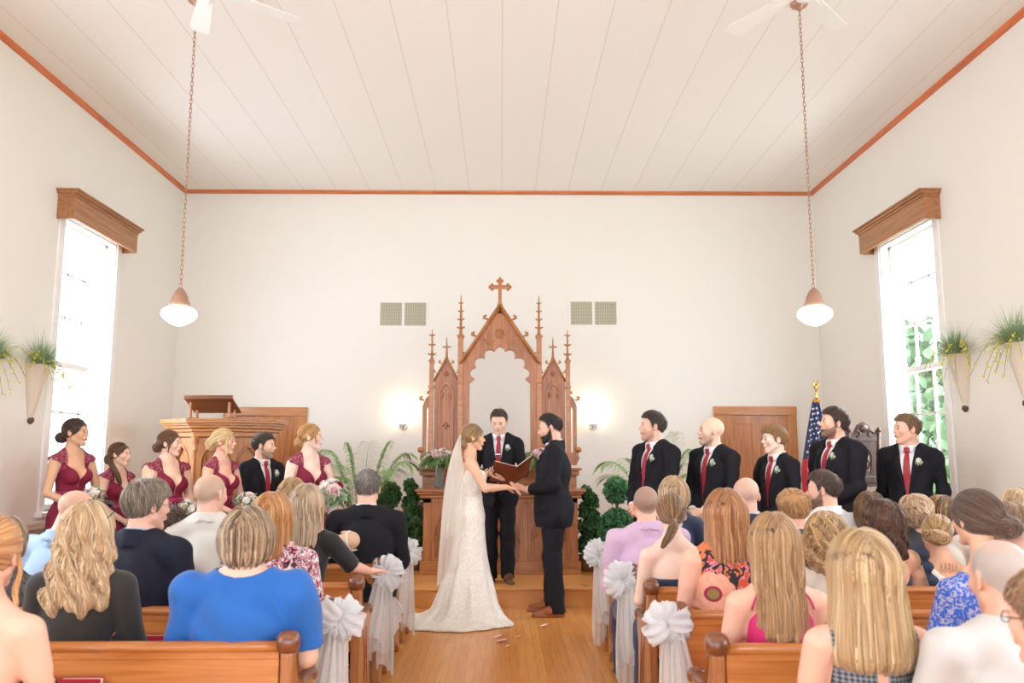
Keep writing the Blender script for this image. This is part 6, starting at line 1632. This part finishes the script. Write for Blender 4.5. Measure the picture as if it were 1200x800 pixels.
# trees beyond the right window, seen through the panes
tg = mat('tree_leaf', '#8fa47c', .8, noise=(2, .9, (1, 1, 1), '#6c855a'))
for i, (x, y, z, r) in enumerate(((9.4, 17.5, 1.2, 1.9), (11.5, 24, 2.5, 3.2), (8.6, 14.2, .3, 1.0))):
    rng = random.Random(i); root = empty('tree', (x, y, -.6), 0, ['rounded green tree outside the right window, middle one', 'tallest green tree outside the right window', 'small green bush outside the right window'][i], 'tree', 'greenery outside the right window'); t = MB(); t.tube([(0, 0, 0), (.05, 0, z*.6+.3), (0, .05, z+.6)], [.14, .1, .05], 8); t.build('trunk', trunk_m, root)
    m = MB()
    for k in range(1400): v = rdir(rng); leaf(m, Vector((0, 0, z+.6))+Vector((v.x*r, v.y*r, v.z*r*.9))*rng.uniform(.6, 1), rdir(rng), rdir(rng), r*.16, r*.09)
    m.build('crown', tg, root, recalc=False)
m = MB(); m.box(4.5, 40, -8, 45, -.75, -.6); m.build('ground', mat('lawn', '#86a35c', .9, noise=(3, .8, (1, 1, 1), '#6f8f4a')), kind='structure')
# ------------------------------------------------------------------ seated guests
def fabric(name, col, **kw): return mat(name, col, kw.pop('rough', .8), sheen=kw.pop('sheen', .2), bump=kw.pop('bump', (220, .12)), **kw)
fb_blue = fabric('light_blue_shirt', '#a9c4e0'); fb_black = fabric('black_knit', '#2b2825', bump=(400, .3)); fb_cobalt = fabric('cobalt_jersey', '#1f66b8'); fb_blk = fabric('black_top', '#1e1c1d')
fb_white = fabric('white_cotton', '#eceae6'); fb_lilac = fabric('lilac_shirt', '#d6b4cf'); fb_pink = fabric('fuchsia_satin', '#d3126a', rough=.45); fb_navy = fabric('navy_fabric', '#2a3550'); fb_dk = fabric('dark_jacket', '#2a2a30')
fb_beige = fabric('beige_knit', '#d8cbbb'); fb_grey = fabric('grey_shirt', '#d9d6d3'); fb_dlace = lace_mat('dark_lace', '#3d3a38', '#5d5853', 60, .5, .1); fb_blace = lace_mat('royal_blue_lace', '#3465c6', '#b9b4cf', 78, .60, .06); fb_ivory = fabric('ivory_satin', '#f2ece2', rough=.4)
fb_stripe = fabric('cream_textured', '#e3e0d6')
def pattern(name, cols, sc, seed=0, voro=True):
    m = bpy.data.materials.new(name); m.use_nodes = True; MATS[name] = m; nt = m.node_tree; N = nt.nodes; L = nt.links; b = N['Principled BSDF']; b.inputs['Roughness'].default_value = .75
    tc = N.new('ShaderNodeTexCoord'); n = N.new('ShaderNodeTexNoise'); n.inputs['Scale'].default_value = sc; n.inputs['Detail'].default_value = 2; n.inputs['Distortion'].default_value = 1.5; L.new(tc.outputs['Object'], n.inputs['Vector'])
    r = N.new('ShaderNodeValToRGB'); r.color_ramp.interpolation = 'CONSTANT'; k = len(cols); pos = [.0]+[.40+.20*i/(k-1) for i in range(k-1)]
    while len(r.color_ramp.elements) < k: r.color_ramp.elements.new(.5)
    for e, p_, c in zip(r.color_ramp.elements, pos, cols): e.position = p_; e.color = (*srgb(c), 1)
    L.new(n.outputs['Fac'], r.inputs['Fac']); L.new(r.outputs['Color'], b.inputs['Base Color']); return m
pt_pink = pattern('pink_black_print', ['#2a2428', '#d0486c', '#f2b9c0', '#2a2428', '#efe3e0'], 38)
pt_floral = pattern('black_floral_print', ['#d8552f', '#e4899a', '#2a2226', '#2a2226', '#2a2226', '#d9774a'], 11)
def weave(name, c1, c2, sc):
    m = bpy.data.materials.new(name); m.use_nodes = True; MATS[name] = m; nt = m.node_tree; N = nt.nodes; L = nt.links; b = N['Principled BSDF']; b.inputs['Roughness'].default_value = .8
    tc = N.new('ShaderNodeTexCoord'); mp = N.new('ShaderNodeMapping'); mp.inputs['Rotation'].default_value = (0, .78, 0); mp.inputs['Scale'].default_value = (1, .01, 1); c = N.new('ShaderNodeTexChecker'); c.inputs['Scale'].default_value = sc; c.inputs['Color1'].default_value = (*srgb(c1), 1); c.inputs['Color2'].default_value = (*srgb(c2), 1)
    L.new(tc.outputs['Object'], mp.inputs['Vector']); L.new(mp.outputs['Vector'], c.inputs['Vector']); L.new(c.outputs['Color'], b.inputs['Base Color']); return m
wv_grey = weave('grey_diamond_weave', '#8e9298', '#3c4047', 105)
BL = ('#ab8660', '#d3b086', '#edd5ae', '#c29c72'); BL2 = ('#9c7a5a', '#cbb08c', '#ecdcc2', '#b39472'); AUB = ('#8f5c36', '#b87f50', '#d6a476', '#a66c40'); RED = ('#a5652f', '#cf9054', '#e6b277'); BRN = ('#3d2a20', '#5e4130', '#7a563e'); BRH = ('#5a3e2c', '#8a643f', '#c49a68', '#6d4c34'); GRY = ('#8d8378', '#b5aca0', '#a09588', '#6f665c'); MOU = ('#8a6c50', '#b09070', '#d6bc98', '#735840')
def guest(lab, px, py, d, sex='f', rz=0, dx=0, **kw):
    p = P(px, py, d); fg = Fig(p.z, sex=sex, seated=True, **kw); root = empty('person', (p.x+dx, d, 0), math.radians(rz), lab, 'person'); fg.root = root; return root, fg
def gbody(fg, root, skin='fair', h=.008, **kw): add_body(fg, root, skin, h, **kw)
def slacks(fg, root, m=None): trousers_part(fg, root, m or fb_navy, .013)
def skirtm(fg, root, m): trousers_part(fg, root, m, .014)
# ---- left of the aisle
root, fg = guest('balding man in a light blue shirt by the left wall, head turned right', 76, 577, 4.92, 'm', rz=-22, w=1.16, fat=.03, head=(-42, -22, 8), hoff=(.05, .03, -.0))
gbody(fg, root, 'pink', buzz=('#a58d78', .45, .12)); top_part(fg, root, fb_blue, 'shirt', sleeve=.95, neck=None, t=.016, sl_t=.018, collar=True, wrk=.004); slacks(fg, root)
root, fg = guest('woman with long golden blonde hair and sunglasses on her head, black top', 104, 589, 3.42, w=1.05, fat=.015)
gbody(fg, root, 'fair'); top_part(fg, root, fb_black, sleeve=.95, neck=(.09, .0, .05), t=.012, sl_t=.014); slacks(fg, root, fb_blk)
hair(fg, 'long', BL, 2300, .007, .0026, length=.35, parent=root, seed=21, bw=.118, th=.052, yb=-.095, fold=.005, vol=1.04, curl=.25, nf=15)
sg = MB(); sg.tube([(-.098, .03, .075), (-.07, .065, .102), (0, .08, .115), (.07, .065, .102), (.098, .03, .075)], .0045, 8); sg.tube([(-.098, .03, .075), (-.102, -.05, .05)], .003, 6); sg.tube([(.098, .03, .075), (.102, -.05, .05)], .003, 6)
for s in (-1, 1): sg.ell((s*.042, .075, .106), (.032, .008, .018), 12)
o = sg.build('sunglasses', mat('black_plastic', '#1c1a1a', .2)); 
for v in o.data.vertices: q_ = np.array([v.co[:]], f32)*fg.hs@fg.R.T+fg.HC; v.co = Vector([float(t) for t in fg.out(q_)[0]])+root.location
tag(o, 'dark sunglasses pushed up on the head of the golden blonde woman', 'sunglasses')
def glasses(fg, root, m, lens=False):
    g = MB()
    for s in (-1, 1):
        g.tube([(s*.031+.020*math.cos(t), .100, .003+.015*math.sin(t)) for t in [2*PI*k/16 for k in range(16)]], .0016, 5, closed=True); g.tube([(s*.051, .099, .006), (s*.078, .07, .008), (s*.084, .0, .010), (s*.083, -.02, .0)], .0016, 5)
    g.tube([(-.011, .102, .006), (0, .105, .008), (.011, .102, .006)], .0016, 5)
    me = g.mesh()
    for v in me.vertices: q_ = np.array([v.co[:]], f32)*fg.hs@fg.R.T+fg.HC; v.co = Vector([float(t) for t in fg.out(q_)[0]])
    obj('glasses', me, m, root)
root, fg = guest('grey brown haired man in glasses and a navy jacket, head turned right', 170, 566, 4.15, 'm', rz=-16, w=1.12, fat=.02, head=(-26, -3, 0), hoff=(.01, .0, 0))
gbody(fg, root, 'pink', .007); hair(fg, 'short', ('#6f5f50', '#96846f', '#aa9a84', '#7d6c5a'), 1500, .006, .0020, parent=root, tk=.015, top=.022, line=-.034, seed=22, fwd=.1, st=6)
suit_parts(fg, root, suit_navy, fb_blue, tie_m, tie=False, h=.010); glasses(fg, root, mat('silver', '#d9d9dc', .2, 1))
root, fg = guest('small brown haired boy between the navy jacket and the white shirt', 200, 598, 4.92, 'm', w=.82, sc=.78, hs=1.12, head=(-18, -5, 0), rz=0)
gbody(fg, root, 'fair', .008); hair(fg, 'short', BRN, 900, .006, .002, parent=root, tk=.010, top=.016, line=-.032, seed=23); top_part(fg, root, fb_white, 'shirt', sleeve=.4, neck=(.06, 0, .03)); slacks(fg, root)
root, fg = guest('man with close shaved fair hair in a creased white shirt, third left row', 247, 557, 4.92, 'm', w=1.06, fat=.005, head=(-22, 0, 0))
gbody(fg, root, 'pink', .007, buzz=('#b39d86', .7, .5)); top_part(fg, root, fb_stripe, 'shirt', sleeve=.95, neck=None, t=.018, sl_t=.02, collar=True, wrk=.006, h=.010); slacks(fg, root)
root, fg = guest('woman in a bright cobalt blue top with a short blonde bob', 291, 596, 3.42, w=1.32, fat=.055, sc=.92, head=(0, 0, 0))
gbody(fg, root, 'fair', .008); top_part(fg, root, fb_cobalt, sleeve=.42, neck=(.12, 0, .05), t=.018, sl_t=.022, wrk=.006, h=.009); slacks(fg, root, fb_blk)
hair(fg, 'bob', MOU[:3]+('#5e4630',), 1900, .007, .0026, length=.115, parent=root, seed=24, bw=.065, th=.055, yb=-.07, vol=1.10, fold=.003, nf=25)
root, fg = guest('auburn haired woman in a pink and black print dress, fourth left row', 320, 577, 4.15, w=1.15, fat=.03, rz=-4)
gbody(fg, root, 'fair', .008); top_part(fg, root, pt_pink, sleeve=.45, neck=(.10, 0, .05), t=.010); slacks(fg, root, pt_pink)
hair(fg, 'long', RED, 1500, .007, .0025, length=.24, parent=root, seed=25, bw=.07, th=.046)
root, fg = guest('woman with long pale blonde hair in a black top, arm along the pew', 360, 567, 4.92, w=1.02, fat=.01, rz=0, dx=.0, arms={1: ((.29, .08, .83), (.36, .32, .77), (.8, .55, 0), (0, 0, -1), (-.3, .9, 0), .25), -1: ((-.215, .05, .73), (-.1, .26, .62), (.5, .8, -.1), (0, 0, -1), (.8, -.4, 0), .3)})
gbody(fg, root, 'pink', .0065); top_part(fg, root, fb_blk, sleeve=.5, neck=(.14, -.04, .085), t=.010, sl_t=.008); slacks(fg, root, fb_blk)
hair(fg, 'long', BL2, 2000, .0065, .0024, length=.29, parent=root, seed=26, bw=.07, th=.044, fold=.006)
root, fg = guest('blonde woman mostly hidden in front of the pale blonde woman in black', 343, 560, 5.68, w=.95)
gbody(fg, root, 'fair', .009); top_part(fg, root, fb_grey, sleeve=.45, neck=(.1, 0, .05)); slacks(fg, root); hair(fg, 'long', ('#9a7048', '#c09664', '#dcb888'), 900, .007, .0024, length=.24, parent=root, seed=27)
root, fg = guest('grey haired man in a dark suit seated near the aisle, third left row', 431, 553, 5.72, 'm', w=1.10, fat=.012, rz=4, head=(-4, -2, 0))
gbody(fg, root, 'pink', .007, buzz=('#8a8078', .5)); hair(fg, 'short', ('#7a7068', '#a39a90', '#8d8378', '#5f564e'), 1300, .006, .0017, parent=root, tk=.004, top=.008, line=-.026, seed=28)
suit_parts(fg, root, suit_m, shirt_m, tie_m, tie=False, h=.009)
root, fg = guest('baby with a white flower headband lying in the lap of the woman in black', 408, 612, 5.28, w=.66, sc=.50, hs=1.55, rz=0, head=(0, 0, 0))
hw_ = P(406, 634, 5.34); root.rotation_euler = (0, math.radians(78), 0); root.location = hw_-(Matrix.Rotation(math.radians(78), 3, 'Y') @ Vector([float(t) for t in fg.out(fg.HC[None])[0]]))
fg.leg = {q: [V3(q*.05, 0, .53), V3(q*.08, .26, .56), V3(q*.08, .28, .36), V3(q*.08, .36, .33)] for q in (1, -1)}
gbody(fg, root, 'fair', .006, buzz=('#c79c70', .55)); top_part(fg, root, fb_ivory, 'romper', sleeve=.4, neck=(.07, 0, .03))
m = MB(); ring_ = [(.081*math.cos(t), -.012+.101*math.sin(t), .035+.01*math.sin(t)) for t in [2*PI*k/28 for k in range(28)]]; m.tube(ring_, .008, 6, closed=True, flat=.5); 
for k in range(5): t = k*1.256; m.ell((.088, .02+.016*math.cos(t), .045+.016*math.sin(t)), (.006, .012, .012), 8)
me = m.mesh()
for v in me.vertices: q_ = np.array([v.co[:]], f32)*fg.hs@fg.R.T+fg.HC; v.co = Vector([float(t) for t in fg.out(q_)[0]])
obj('headband', me, fb_white, root)
root, fg = guest('bare shouldered woman with a red blonde updo at the lower left edge', -10, 609, 2.62, w=1.02, fat=.012, rz=-4, head=(4, 0, 0), dx=0)
def tat(V, c):
    d = np.abs(V[:, 2]-(.955-.25*(V[:, 0]-.02)**1))+0; k = ((V[:, 1] < 0) & (V[:, 0] > .0) & (V[:, 0] < .105) & (np.abs(V[:, 2]-(.965+.01*np.sin(V[:, 0]*60))) < .0025)); c = c.copy(); c[k] = c[k]*.45; return c
gbody(fg, root, 'pink', .006, tattoo=tat); top_part(fg, root, fb_blk, sleeve=0, neck=None, ztop=1.22, t=.008); slacks(fg, root, fb_blk)
hair(fg, 'updo', ('#b06a38', '#d99a5c', '#f0bf86'), 1600, .006, .0024, vol=1.06, parent=root, seed=29, bun=(0, -.10, .03), br=(.07, .05, .06), locks=[([(.075, .02, .0), (.095, .02, -.06), (.085, .0, -.12), (.11, -.02, -.17), (.075, -.03, -.20)], .008, 26), ([(.06, -.06, -.03), (.07, -.07, -.10), (.06, -.05, -.17), (.085, -.04, -.21)], .006, 16)])
root, fg = guest('woman in a dark lace top at the far left, mostly hidden behind the updo', 8, 606, 4.1, w=1.0, fat=.01)
gbody(fg, root, 'fair', .009); top_part(fg, root, fb_dlace, sleeve=.95, neck=(.08, 0, .04)); slacks(fg, root, fb_blk); hair(fg, 'bob', MOU, 700, .008, .0028, length=.12, parent=root, seed=30)
# ---- right of the aisle
root, fg = guest('man in a lilac shirt with short cropped hair, third right row', 757, 571, 5.38, 'm', w=1.08, fat=.012, head=(-3, -2, 0))
gbody(fg, root, 'pink', .007, buzz=('#7d6a5c', .75, .6)); top_part(fg, root, fb_lilac, 'shirt', sleeve=.95, neck=None, t=.016, sl_t=.018, collar=True, wrk=.005, h=.009); slacks(fg, root)
root, fg = guest('woman with a low ponytail and strapless navy dress, fourth right row', 787, 581, 4.72, w=.98, head=(-6, -3, 0))
gbody(fg, root, 'pale', .0065); top_part(fg, root, fb_navy, sleeve=0, neck=None, ztop=1.27, t=.008); skirtm(fg, root, fb_navy)
hair(fg, 'pony', BRH, 1400, .006, .0021, parent=root, seed=31, vol=1.04, bun=(-.0, -.108, -.045), br=(.022, .02, .022), tail=[(0, -.115, -.045), (.0, -.16, -.06), (-.03, -.165, -.12), (-.07, -.13, -.19)], tr=.030)
root, fg = guest('blonde woman in navy seated ahead of the ponytail', 789, 559, 5.98, w=1.0, fat=.01)
gbody(fg, root, 'fair', .009); top_part(fg, root, fb_navy, sleeve=.95, neck=(.09, 0, .05)); slacks(fg, root); hair(fg, 'bob', BL, 1200, .007, .0024, length=.13, parent=root, seed=32, vol=1.08)
root, fg = guest('woman with straight auburn hair in a bold floral sleeveless dress', 849, 573, 4.02, w=1.12, fat=.018, rz=0)
gbody(fg, root, 'pink', .007); top_part(fg, root, pt_floral, sleeve=0, neck=(.10, 0, .05), t=.009); skirtm(fg, root, pt_floral)
hair(fg, 'long', AUB, 2200, .0065, .0025, length=.27, parent=root, seed=33, bw=.075, th=.046, fold=.005)
# the big flower printed on the back of the dress
m = MB(); fcx, fcz = -.10, 1.235+fg.dz; n_ = 64; rad = [0, .018, .027, .0275, .040, .0405, .06, .08, 1.]
pts_ = []
for k, r_ in enumerate(rad):
    for j in range(n_):
        t = 2*PI*j/n_; rr = r_ if r_ < 1 else .098+.012*abs(math.sin(t*4.5)); pts_.append((fcx+rr*math.cos(t), -.16, fcz+rr*math.sin(t)))
C_ = np.array(pts_, f32)
for _ in range(18): C_[:, 1] += np.clip(fg.torso(C_, .0125), -.01, .01)
C_ = fg.out(C_)
for k in range(len(rad)-1):
    m.mi = 2 if k < 2 else 1 if k < 4 else 0
    m._add([tuple(float(v) for v in p) for p in C_[k*n_:(k+2)*n_]], [(j, (j+1) % n_, n_+(j+1) % n_, n_+j) for j in range(n_)], True)
m.build('printed_flower', [mat('print_peach', '#f0b79b', .8, noise=(45, .5, (1, 1, 1), '#e79a80')), mat('print_plum', '#9b2748', .8), mat('print_olive', '#a88a4a', .8, noise=(120, .5, (1, 1, 1), '#7b6a44'))], root, recalc=False)
root, fg = guest('bald man in navy seated in front of the teenage groomsman', 874, 561, 5.4, 'm', w=1.0, head=(4, -6, 0))
gbody(fg, root, 'pink', .007, buzz=('#b09a8c', .35, .05)); suit_parts(fg, root, fb_navy, fb_blue, tie_m, tie=False, h=.012)
root, fg = guest('woman with very long light brown hair in a fuchsia halter top', 906, 601, 3.36, w=1.06, fat=.012, rz=2, head=(-6, 0, 0), hoff=(0, 0, .02))
gbody(fg, root, 'pink', .0065)
def halt(X, dz):
    back = np.maximum(np.abs(X[:, 0])-.03-np.clip((1.46+dz-X[:, 2])*.85, 0, .4), X[:, 2]-1.42-dz)
    return np.where(X[:, 1] < 0, back, X[:, 2]-1.42-dz)
top_part(fg, root, fb_pink, sleeve=0, neck=None, cut=halt, t=.008); slacks(fg, root, fb_pink)
for s in (-1, 1): strap(fg, root, fb_pink, [(s*.135, -.12, 1.37), (s*.115, -.10, 1.44), (s*.06, -.06, 1.49)], .0045)
hair(fg, 'long', ('#9a7048', '#bb9264', '#dcb88c', '#a87c50'), 2600, .0065, .0025, length=.42, parent=root, seed=34, bw=.07, th=.042, yb=-.105, fold=.006, nf=15)
root, fg = guest('red blond short haired boy in a grey collar, fourth right row', 929, 577, 4.74, 'm', w=.92, hs=1.06, sc=.88, head=(18, -5, 0))
gbody(fg, root, 'pink', .007, buzz=('#c08c58', .7)); hair(fg, 'short', ('#b07a48', '#d3a068', '#e2b684'), 1500, .006, .0018, parent=root, tk=.008, top=.010, line=-.030, seed=35, comb=.4); suit_parts(fg, root, fabric('slate_suit', '#4a5262'), fb_white, tie_m, tie=False, h=.012)
root, fg = guest('dark haired bearded man in a crisp white shirt facing left', 966, 554, 5.4, 'm', w=1.1, rz=22, head=(36, -2, 0))
gbody(fg, root, 'pink', .007, beard=('#4a372c', .8), buzz=('#4a3a30', .6)); hair(fg, 'short', ('#4a3628', '#6b5140', '#57412f'), 1300, .006, .0017, parent=root, tk=.004, top=.016, line=-.012, seed=36); top_part(fg, root, fb_white, 'shirt', sleeve=.95, neck=None, t=.016, sl_t=.018, collar=True, wrk=.004); slacks(fg, root)
root, fg = guest('woman with shoulder length blonde curls in a beige top', 967, 601, 4.02, w=1.06, fat=.015, rz=0)
gbody(fg, root, 'fair', .008); top_part(fg, root, fb_beige, sleeve=.95, neck=(.08, 0, .03), t=.014, sl_t=.014); slacks(fg, root)
hair(fg, 'curly', ('#9b7448', '#c79c68', '#e8c696', '#b08450'), 1700, .007, .0028, length=.19, parent=root, seed=37, bw=.085, th=.05, curl=1., vol=1.04)
root, fg = guest('woman with a thick straight blonde bob in a grey diamond patterned top', 1009, 624, 2.62, w=1.02, fat=.008, rz=0)
gbody(fg, root, 'pink', .006)
def racer(X, dz):
    k = np.maximum(np.maximum(np.abs(X[:, 0])-.018-np.clip((X[:, 2]-1.2-dz)*.0, 0, 1), X[:, 2]-1.5-dz), 1.12+dz-X[:, 2])
    return np.where(X[:, 1] < -.02, np.maximum(-k, X[:, 2]-1.445-dz), -9)
top_part(fg, root, wv_grey, sleeve=0, neck=(.09, 0, .06), t=.008, cut=racer, h=.007); slacks(fg, root, fb_blk)
hair(fg, 'long', ('#a38058', '#cda97a', '#ead0a4', '#bb966a'), 3600, .0065, .0027, length=.315, parent=root, seed=38, bw=.092, th=.062, yb=-.085, vol=1.10, fold=.002, nf=27, lay=.0)
root, fg = guest('brunette with a half up braid and a navy ruffled shoulder strap', 1034, 585, 4.72, w=1.0, fat=.01, rz=8, head=(16, 0, 0))
gbody(fg, root, 'peach', .007)
asym = lambda X, dz: np.where(X[:, 1] < .0, X[:, 2]-(1.20+dz+np.clip(X[:, 0], -.1, .3)*.9), X[:, 2]-1.36-dz)
top_part(fg, root, fb_navy, sleeve=0, neck=None, cut=asym, t=.008); skirtm(fg, root, fb_navy); strap(fg, root, fb_navy, [(-.05, -.14, 1.22), (-.11, -.12, 1.33), (-.13, -.08, 1.43)], .004)
m = MB(); q0 = fg.sh[1]
def ruf(u, v):
    z = 1.47-.27*u; x = .15+.05*u+.045*v+.018*math.sin(u*22)*v; y = -.085-.05*u+.02*math.sin(u*22+1)*v-.02*v; return Vector([float(t) for t in fg.out(np.array([[x, y, z+fg.dz]], f32))[0]])
m.grid(ruf, 46, 8); m.build('ruffle', fb_navy, root, recalc=False)
hair(fg, 'curly', ('#4a3024', '#6b4634', '#8a5e44', '#3d281e'), 1700, .0065, .0025, length=.25, parent=root, seed=39, bw=.065, th=.044, curl=.5, locks=[([(-.088, .03, .05), (-.075, -.06, .045), (-.03, -.115, .02), (.03, -.12, .01), (.07, -.09, .0)], .012, 60)], twist=14)
root, fg = guest('brown haired woman just ahead of the half up braid', 1019, 577, 5.4, w=.95, rz=0)
gbody(fg, root, 'fair', .009); top_part(fg, root, fb_blk, sleeve=.95, neck=(.09, 0, .05)); slacks(fg, root, fb_blk); hair(fg, 'curly', BRH[:2]+('#7a563a',), 1000, .007, .0026, length=.17, parent=root, seed=40, curl=.4, vol=1.05)
root, fg = guest('older woman with short curly strawberry blonde hair in a black jacket', 1072, 580, 5.4, w=1.0, fat=.01, rz=20, head=(22, -2, 0))
gbody(fg, root, 'pink', .007); top_part(fg, root, fb_dk, 'jacket', sleeve=.95, neck=(.07, .02, .03), t=.018, sl_t=.018); slacks(fg, root, fb_dk)
hair(fg, 'curly', ('#b98d68', '#dcb690', '#ecd0b0'), 1500, .006, .0026, vol=1.05, parent=root, seed=41, length=.085, bw=.05, yb=-.06, th=.045, curl=1.1)
root, fg = guest('woman with highlighted brown hair behind the messy chignon', 1102, 581, 5.42, w=.95)
gbody(fg, root, 'fair', .009); top_part(fg, root, fb_beige, sleeve=.95, neck=(.09, 0, .05)); slacks(fg, root); hair(fg, 'bob', BRH, 1200, .007, .0028, length=.14, parent=root, seed=42, vol=1.03)
root, fg = guest('tattooed woman with a messy blonde chignon and white draped top', 1100, 605, 4.74, w=1.0, rz=6, head=(-14, -14, 10), hoff=(-.0, .02, 0))
def tat2(V, c):
    c = c.copy(); x, z = V[:, 0], V[:, 2]-fg.dz; k = (V[:, 1] < 0) & (np.abs(x) < .06) & (np.abs(z-1.45) < .03) & (np.sin(x*260+np.sin(z*200)*2)*np.sin(z*230) > .35); c[k] = c[k]*.5; return c
gbody(fg, root, 'peach', .006, tattoo=tat2)
drape = lambda X, dz: np.where(X[:, 1] < .01, X[:, 2]-(1.37+dz-X[:, 0]*.8), X[:, 2]-1.40-dz)
top_part(fg, root, fb_ivory, sleeve=0, neck=None, cut=drape, t=.012); skirtm(fg, root, fb_ivory)
hair(fg, 'updo', ('#8a643c', '#bc9160', '#dcb884'), 1100, .006, .0024, parent=root, seed=43, bun=(-.03, -.115, -.04), br=(.07, .045, .04), locks=[([(-.06, -.1, .0), (-.11, -.12, -.02), (-.09, -.10, -.07)], .02, 60)])
root, fg = guest('woman with a large dark brown low bun in royal blue lace', 1147, 578, 3.36, w=1.04, fat=.012, rz=6, head=(10, 0, 0), hoff=(0, .02, .055))
gbody(fg, root, 'peach', .006); top_part(fg, root, fb_blace, sleeve=.48, neck=(.115, -.02, .11), t=.008, sl_t=.007); skirtm(fg, root, fb_blace)
hair(fg, 'bun', ('#3f2c22', '#5f4434', '#7d5c46'), 2200, .006, .0024, vol=1.10, parent=root, seed=44, bun=(.045, -.125, -.025), br=(.062, .045, .045))
root, fg = guest('woman with rounded pale blonde hair at the right edge of the photo', 1192, 574, 5.4, w=.98)
gbody(fg, root, 'fair', .009); top_part(fg, root, fb_beige, sleeve=.95, neck=(.09, 0, .05)); slacks(fg, root); hair(fg, 'bob', BL, 1000, .007, .0027, length=.12, parent=root, seed=45, vol=1.1)
root, fg = guest('light brown haired woman between the blonde and the bald head at the right edge', 1183, 589, 4.74, w=.95)
gbody(fg, root, 'fair', .009); top_part(fg, root, fb_grey, sleeve=.95, neck=(.09, 0, .05)); slacks(fg, root); hair(fg, 'long', MOU[:2]+('#b08c68',), 1000, .007, .0027, length=.2, parent=root, seed=46)
root, fg = guest('bald man with a pink head at the right edge behind the grey haired man', 1192, 616, 3.36, 'm', w=1.0, head=(0, -4, 0), dx=.03)
gbody(fg, root, 'pink', .007, buzz=('#c9b8aa', .3, .0)); top_part(fg, root, fb_white, 'shirt', sleeve=.95, neck=None, t=.016, sl_t=.018, collar=True); slacks(fg, root)
root, fg = guest('thin haired grey man in a pale shirt at the lower right', 1172, 636, 2.48, 'm', w=1.12, fat=.02, rz=4, head=(2, -4, 0), sc=.9)
gbody(fg, root, 'pink', .006, flush=.8, buzz=('#b9b1aa', .9, .4)); pass
top_part(fg, root, fb_grey, 'shirt', sleeve=.95, neck=None, t=.020, sl_t=.02, collar=True, wrk=.006); slacks(fg, root)
root, fg = guest('person in dark framed glasses with light brown hair cut off at the lower right corner', 1232, 676, 1.9, 'm', w=.9, hs=1.0, rz=12, head=(14, -3, 0), sc=.85)
gbody(fg, root, 'pink', .006); hair(fg, 'short', ('#8a6446', '#ab8362', '#c39d78'), 1500, .006, .0018, parent=root, tk=.012, top=.018, line=-.036, seed=48); top_part(fg, root, fb_grey, 'shirt', sleeve=.45, neck=(.07, 0, .03)); slacks(fg, root); glasses(fg, root, mat('black_plastic', '#1c1a1a', .2))
# ------------------------------------------------------------------ light
w = bpy.data.worlds.new('sky'); SC.world = w; w.use_nodes = True
bg = w.node_tree.nodes['Background']; bg.inputs['Color'].default_value = (.83, .965, 1.13, 1); bg.inputs['Strength'].default_value = 2.8
def win_light(x, y, sgn, e):
    ld = bpy.data.lights.new('window_daylight', 'AREA'); ld.shape = 'RECTANGLE'; ld.size = 1.1; ld.size_y = 2.7; ld.energy = e; ld.color = (.85, .96, 1.09)
    o = bpy.data.objects.new('window_daylight', ld); COL.objects.link(o); o.location = (x, y, 2.4)
    o.rotation_euler = (0, -sgn*PI/2*-1 if False else (PI/2*-sgn), 0)
for a, b in behind+[WL[:2]]: win_light(XL-.35, (a+b)/2, 1, 95)
for a, b in behind+[WR[:2]]: win_light(XR+.35, (a+b)/2, -1, 95)
SC.view_settings.view_transform = 'Standard'; SC.view_settings.look = 'None'; SC.view_settings.exposure = .74; SC.view_settings.gamma = 1
SC.view_settings.use_curve_mapping = False
